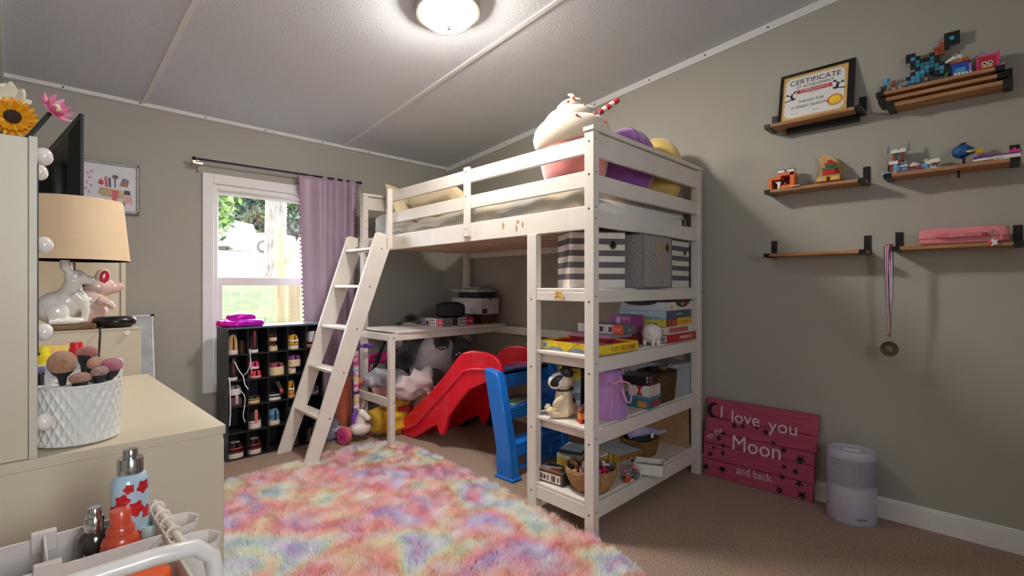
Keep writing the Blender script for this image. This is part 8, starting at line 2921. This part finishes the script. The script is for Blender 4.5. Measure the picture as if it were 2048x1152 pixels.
def rainbow():
    m = bpy.data.materials.new('pastel_rainbow_pile')
    m.use_nodes = True
    N, L_ = m.node_tree.nodes, m.node_tree.links
    b = N['Principled BSDF']
    b.inputs['Roughness'].default_value = 0.8
    b.inputs['Sheen Weight'].default_value = 0.35
    tc = N.new('ShaderNodeTexCoord')
    n1 = N.new('ShaderNodeTexNoise')
    n1.inputs['Scale'].default_value = 2.7
    n1.inputs['Detail'].default_value = 1.6
    n1.inputs['Distortion'].default_value = 0.7
    mp = N.new('ShaderNodeMapping')
    mp.inputs['Scale'].default_value = (1, 1, 0)
    L_.new(tc.outputs['Object'], mp.inputs['Vector'])
    L_.new(mp.outputs['Vector'], n1.inputs['Vector'])
    r1 = N.new('ShaderNodeValToRGB')
    e = r1.color_ramp.elements
    stops = [(0.27, (216, 240, 238)), (0.34, (230, 220, 248)), (0.40, (250, 196, 216)), (0.45, (252, 206, 204)), (0.51, (252, 214, 200)), (0.555, (251, 242, 214)), (0.60, (230, 244, 240)), (0.66, (232, 226, 248)), (0.74, (249, 196, 216))]
    e[0].position, e[0].color = stops[0][0], rgb(stops[0][1])
    e[1].position, e[1].color = stops[-1][0], rgb(stops[-1][1])
    for p, cc_ in stops[1:-1]:
        q = e.new(p)
        q.color = rgb(cc_)
    L_.new(n1.outputs['Fac'], r1.inputs['Fac'])
    n2 = N.new('ShaderNodeTexNoise')
    n2.inputs['Scale'].default_value = 9.0
    n2.inputs['Detail'].default_value = 3.0
    L_.new(mp.outputs['Vector'], n2.inputs['Vector'])
    r2 = N.new('ShaderNodeValToRGB')
    r2.color_ramp.elements[0].position, r2.color_ramp.elements[0].color = 0.42, (0, 0, 0, 1)
    r2.color_ramp.elements[1].position, r2.color_ramp.elements[1].color = 0.68, (0.85, 0.85, 0.85, 1)
    L_.new(n2.outputs['Fac'], r2.inputs['Fac'])
    mx = N.new('ShaderNodeMix')
    mx.data_type = 'RGBA'
    mx.inputs[7].default_value = rgb((250, 248, 250))
    L_.new(r2.outputs['Color'], mx.inputs[0])
    L_.new(r1.outputs['Color'], mx.inputs[6])
    L_.new(mx.outputs[2], b.inputs['Base Color'])
    tl_ = N.new('ShaderNodeBsdfTranslucent')
    L_.new(mx.outputs[2], tl_.inputs['Color'])
    ms = N.new('ShaderNodeMixShader')
    ms.inputs[0].default_value = 0.28
    L_.new(b.outputs[0], ms.inputs[1])
    L_.new(tl_.outputs[0], ms.inputs[2])
    L_.new(ms.outputs[0], N['Material Output'].inputs['Surface'])
    return m


RBM = rainbow()
m_.build('backing', RBM, rug, smooth=0)
rg = np.random.default_rng(5)


def inside(px_, py_, poly):
    c_ = np.zeros(len(px_), bool)
    j = len(poly) - 1
    for i in range(len(poly)):
        xi, yi = poly[i]
        xj, yj = poly[j]
        t_ = ((yi > py_) != (yj > py_)) & (px_ < (xj - xi) * (py_ - yi) / (yj - yi + 1e-12) + xi)
        c_ ^= t_
        j = i
    return c_


NB = 420000
bx = rg.uniform(0.33, 1.93, NB)
by = rg.uniform(0.82, 3.12, NB)
ok = inside(bx, by, rug_poly)
bx, by = bx[ok], by[ok]
n = len(bx)
# clumped lean direction from smooth noise
ang = np.zeros(n)
cell = {}
for i in range(0, 1):
    pass
gx = np.floor(bx * 22).astype(int)
gy = np.floor(by * 22).astype(int)
hsh = (np.sin(gx * 127.1 + gy * 311.7) * 43758.5453) % 1.0
ang = hsh * 2 * PI + rg.normal(0, 0.7, n)
# keep hairs near the bed posts short
hgt = rg.uniform(0.022, 0.042, n)
for (qx, qy) in ((1.79, 1.275), (1.80, 1.63)):
    near = ((bx - qx) ** 2 + (by - qy) ** 2) < 0.045 ** 2
    hgt[near] *= 0.3
ln = rg.uniform(0.008, 0.026, n)
wd = rg.uniform(0.0010, 0.0019, n)
pa2 = ang + PI / 2
ox, oy = np.cos(pa2) * wd, np.sin(pa2) * wd
lx_, ly_ = np.cos(ang) * ln, np.sin(ang) * ln
z0 = np.full(n, 0.010)
v0 = np.stack([bx - ox, by - oy, z0], 1)
v1 = np.stack([bx + ox, by + oy, z0], 1)
v2 = np.stack([bx + ox * 0.8 + lx_ * 0.45, by + oy * 0.8 + ly_ * 0.45, z0 + hgt * 0.62], 1)
v3 = np.stack([bx - ox * 0.8 + lx_ * 0.45, by - oy * 0.8 + ly_ * 0.45, z0 + hgt * 0.62], 1)
v4 = np.stack([bx + lx_, by + ly_, z0 + hgt], 1)
V = np.stack([v0, v1, v2, v3, v4], 1).reshape(-1, 3) - np.array([1.1, 1.95, 0])
me = bpy.data.meshes.new('shag_pile')
idx = np.arange(n) * 5
quads = np.stack([idx, idx + 1, idx + 2, idx + 3], 1)
tris = np.stack([idx + 3, idx + 2, idx + 4], 1)
me.vertices.add(len(V))
me.vertices.foreach_set('co', V.astype(np.float32).ravel())
loops = np.concatenate([quads.ravel(), tris.ravel()]).astype(np.int32)
me.loops.add(len(loops))
me.loops.foreach_set('vertex_index', loops)
starts = np.concatenate([np.arange(n) * 4, n * 4 + np.arange(n) * 3]).astype(np.int32)
me.polygons.add(2 * n)
me.polygons.foreach_set('loop_start', starts)
me.update(calc_edges=True)
me.validate()
me.materials.append(RBM)
o = bpy.data.objects.new('shag_pile', me)
COL.objects.link(o)
o.parent = rug
o['kind'] = 'stuff'
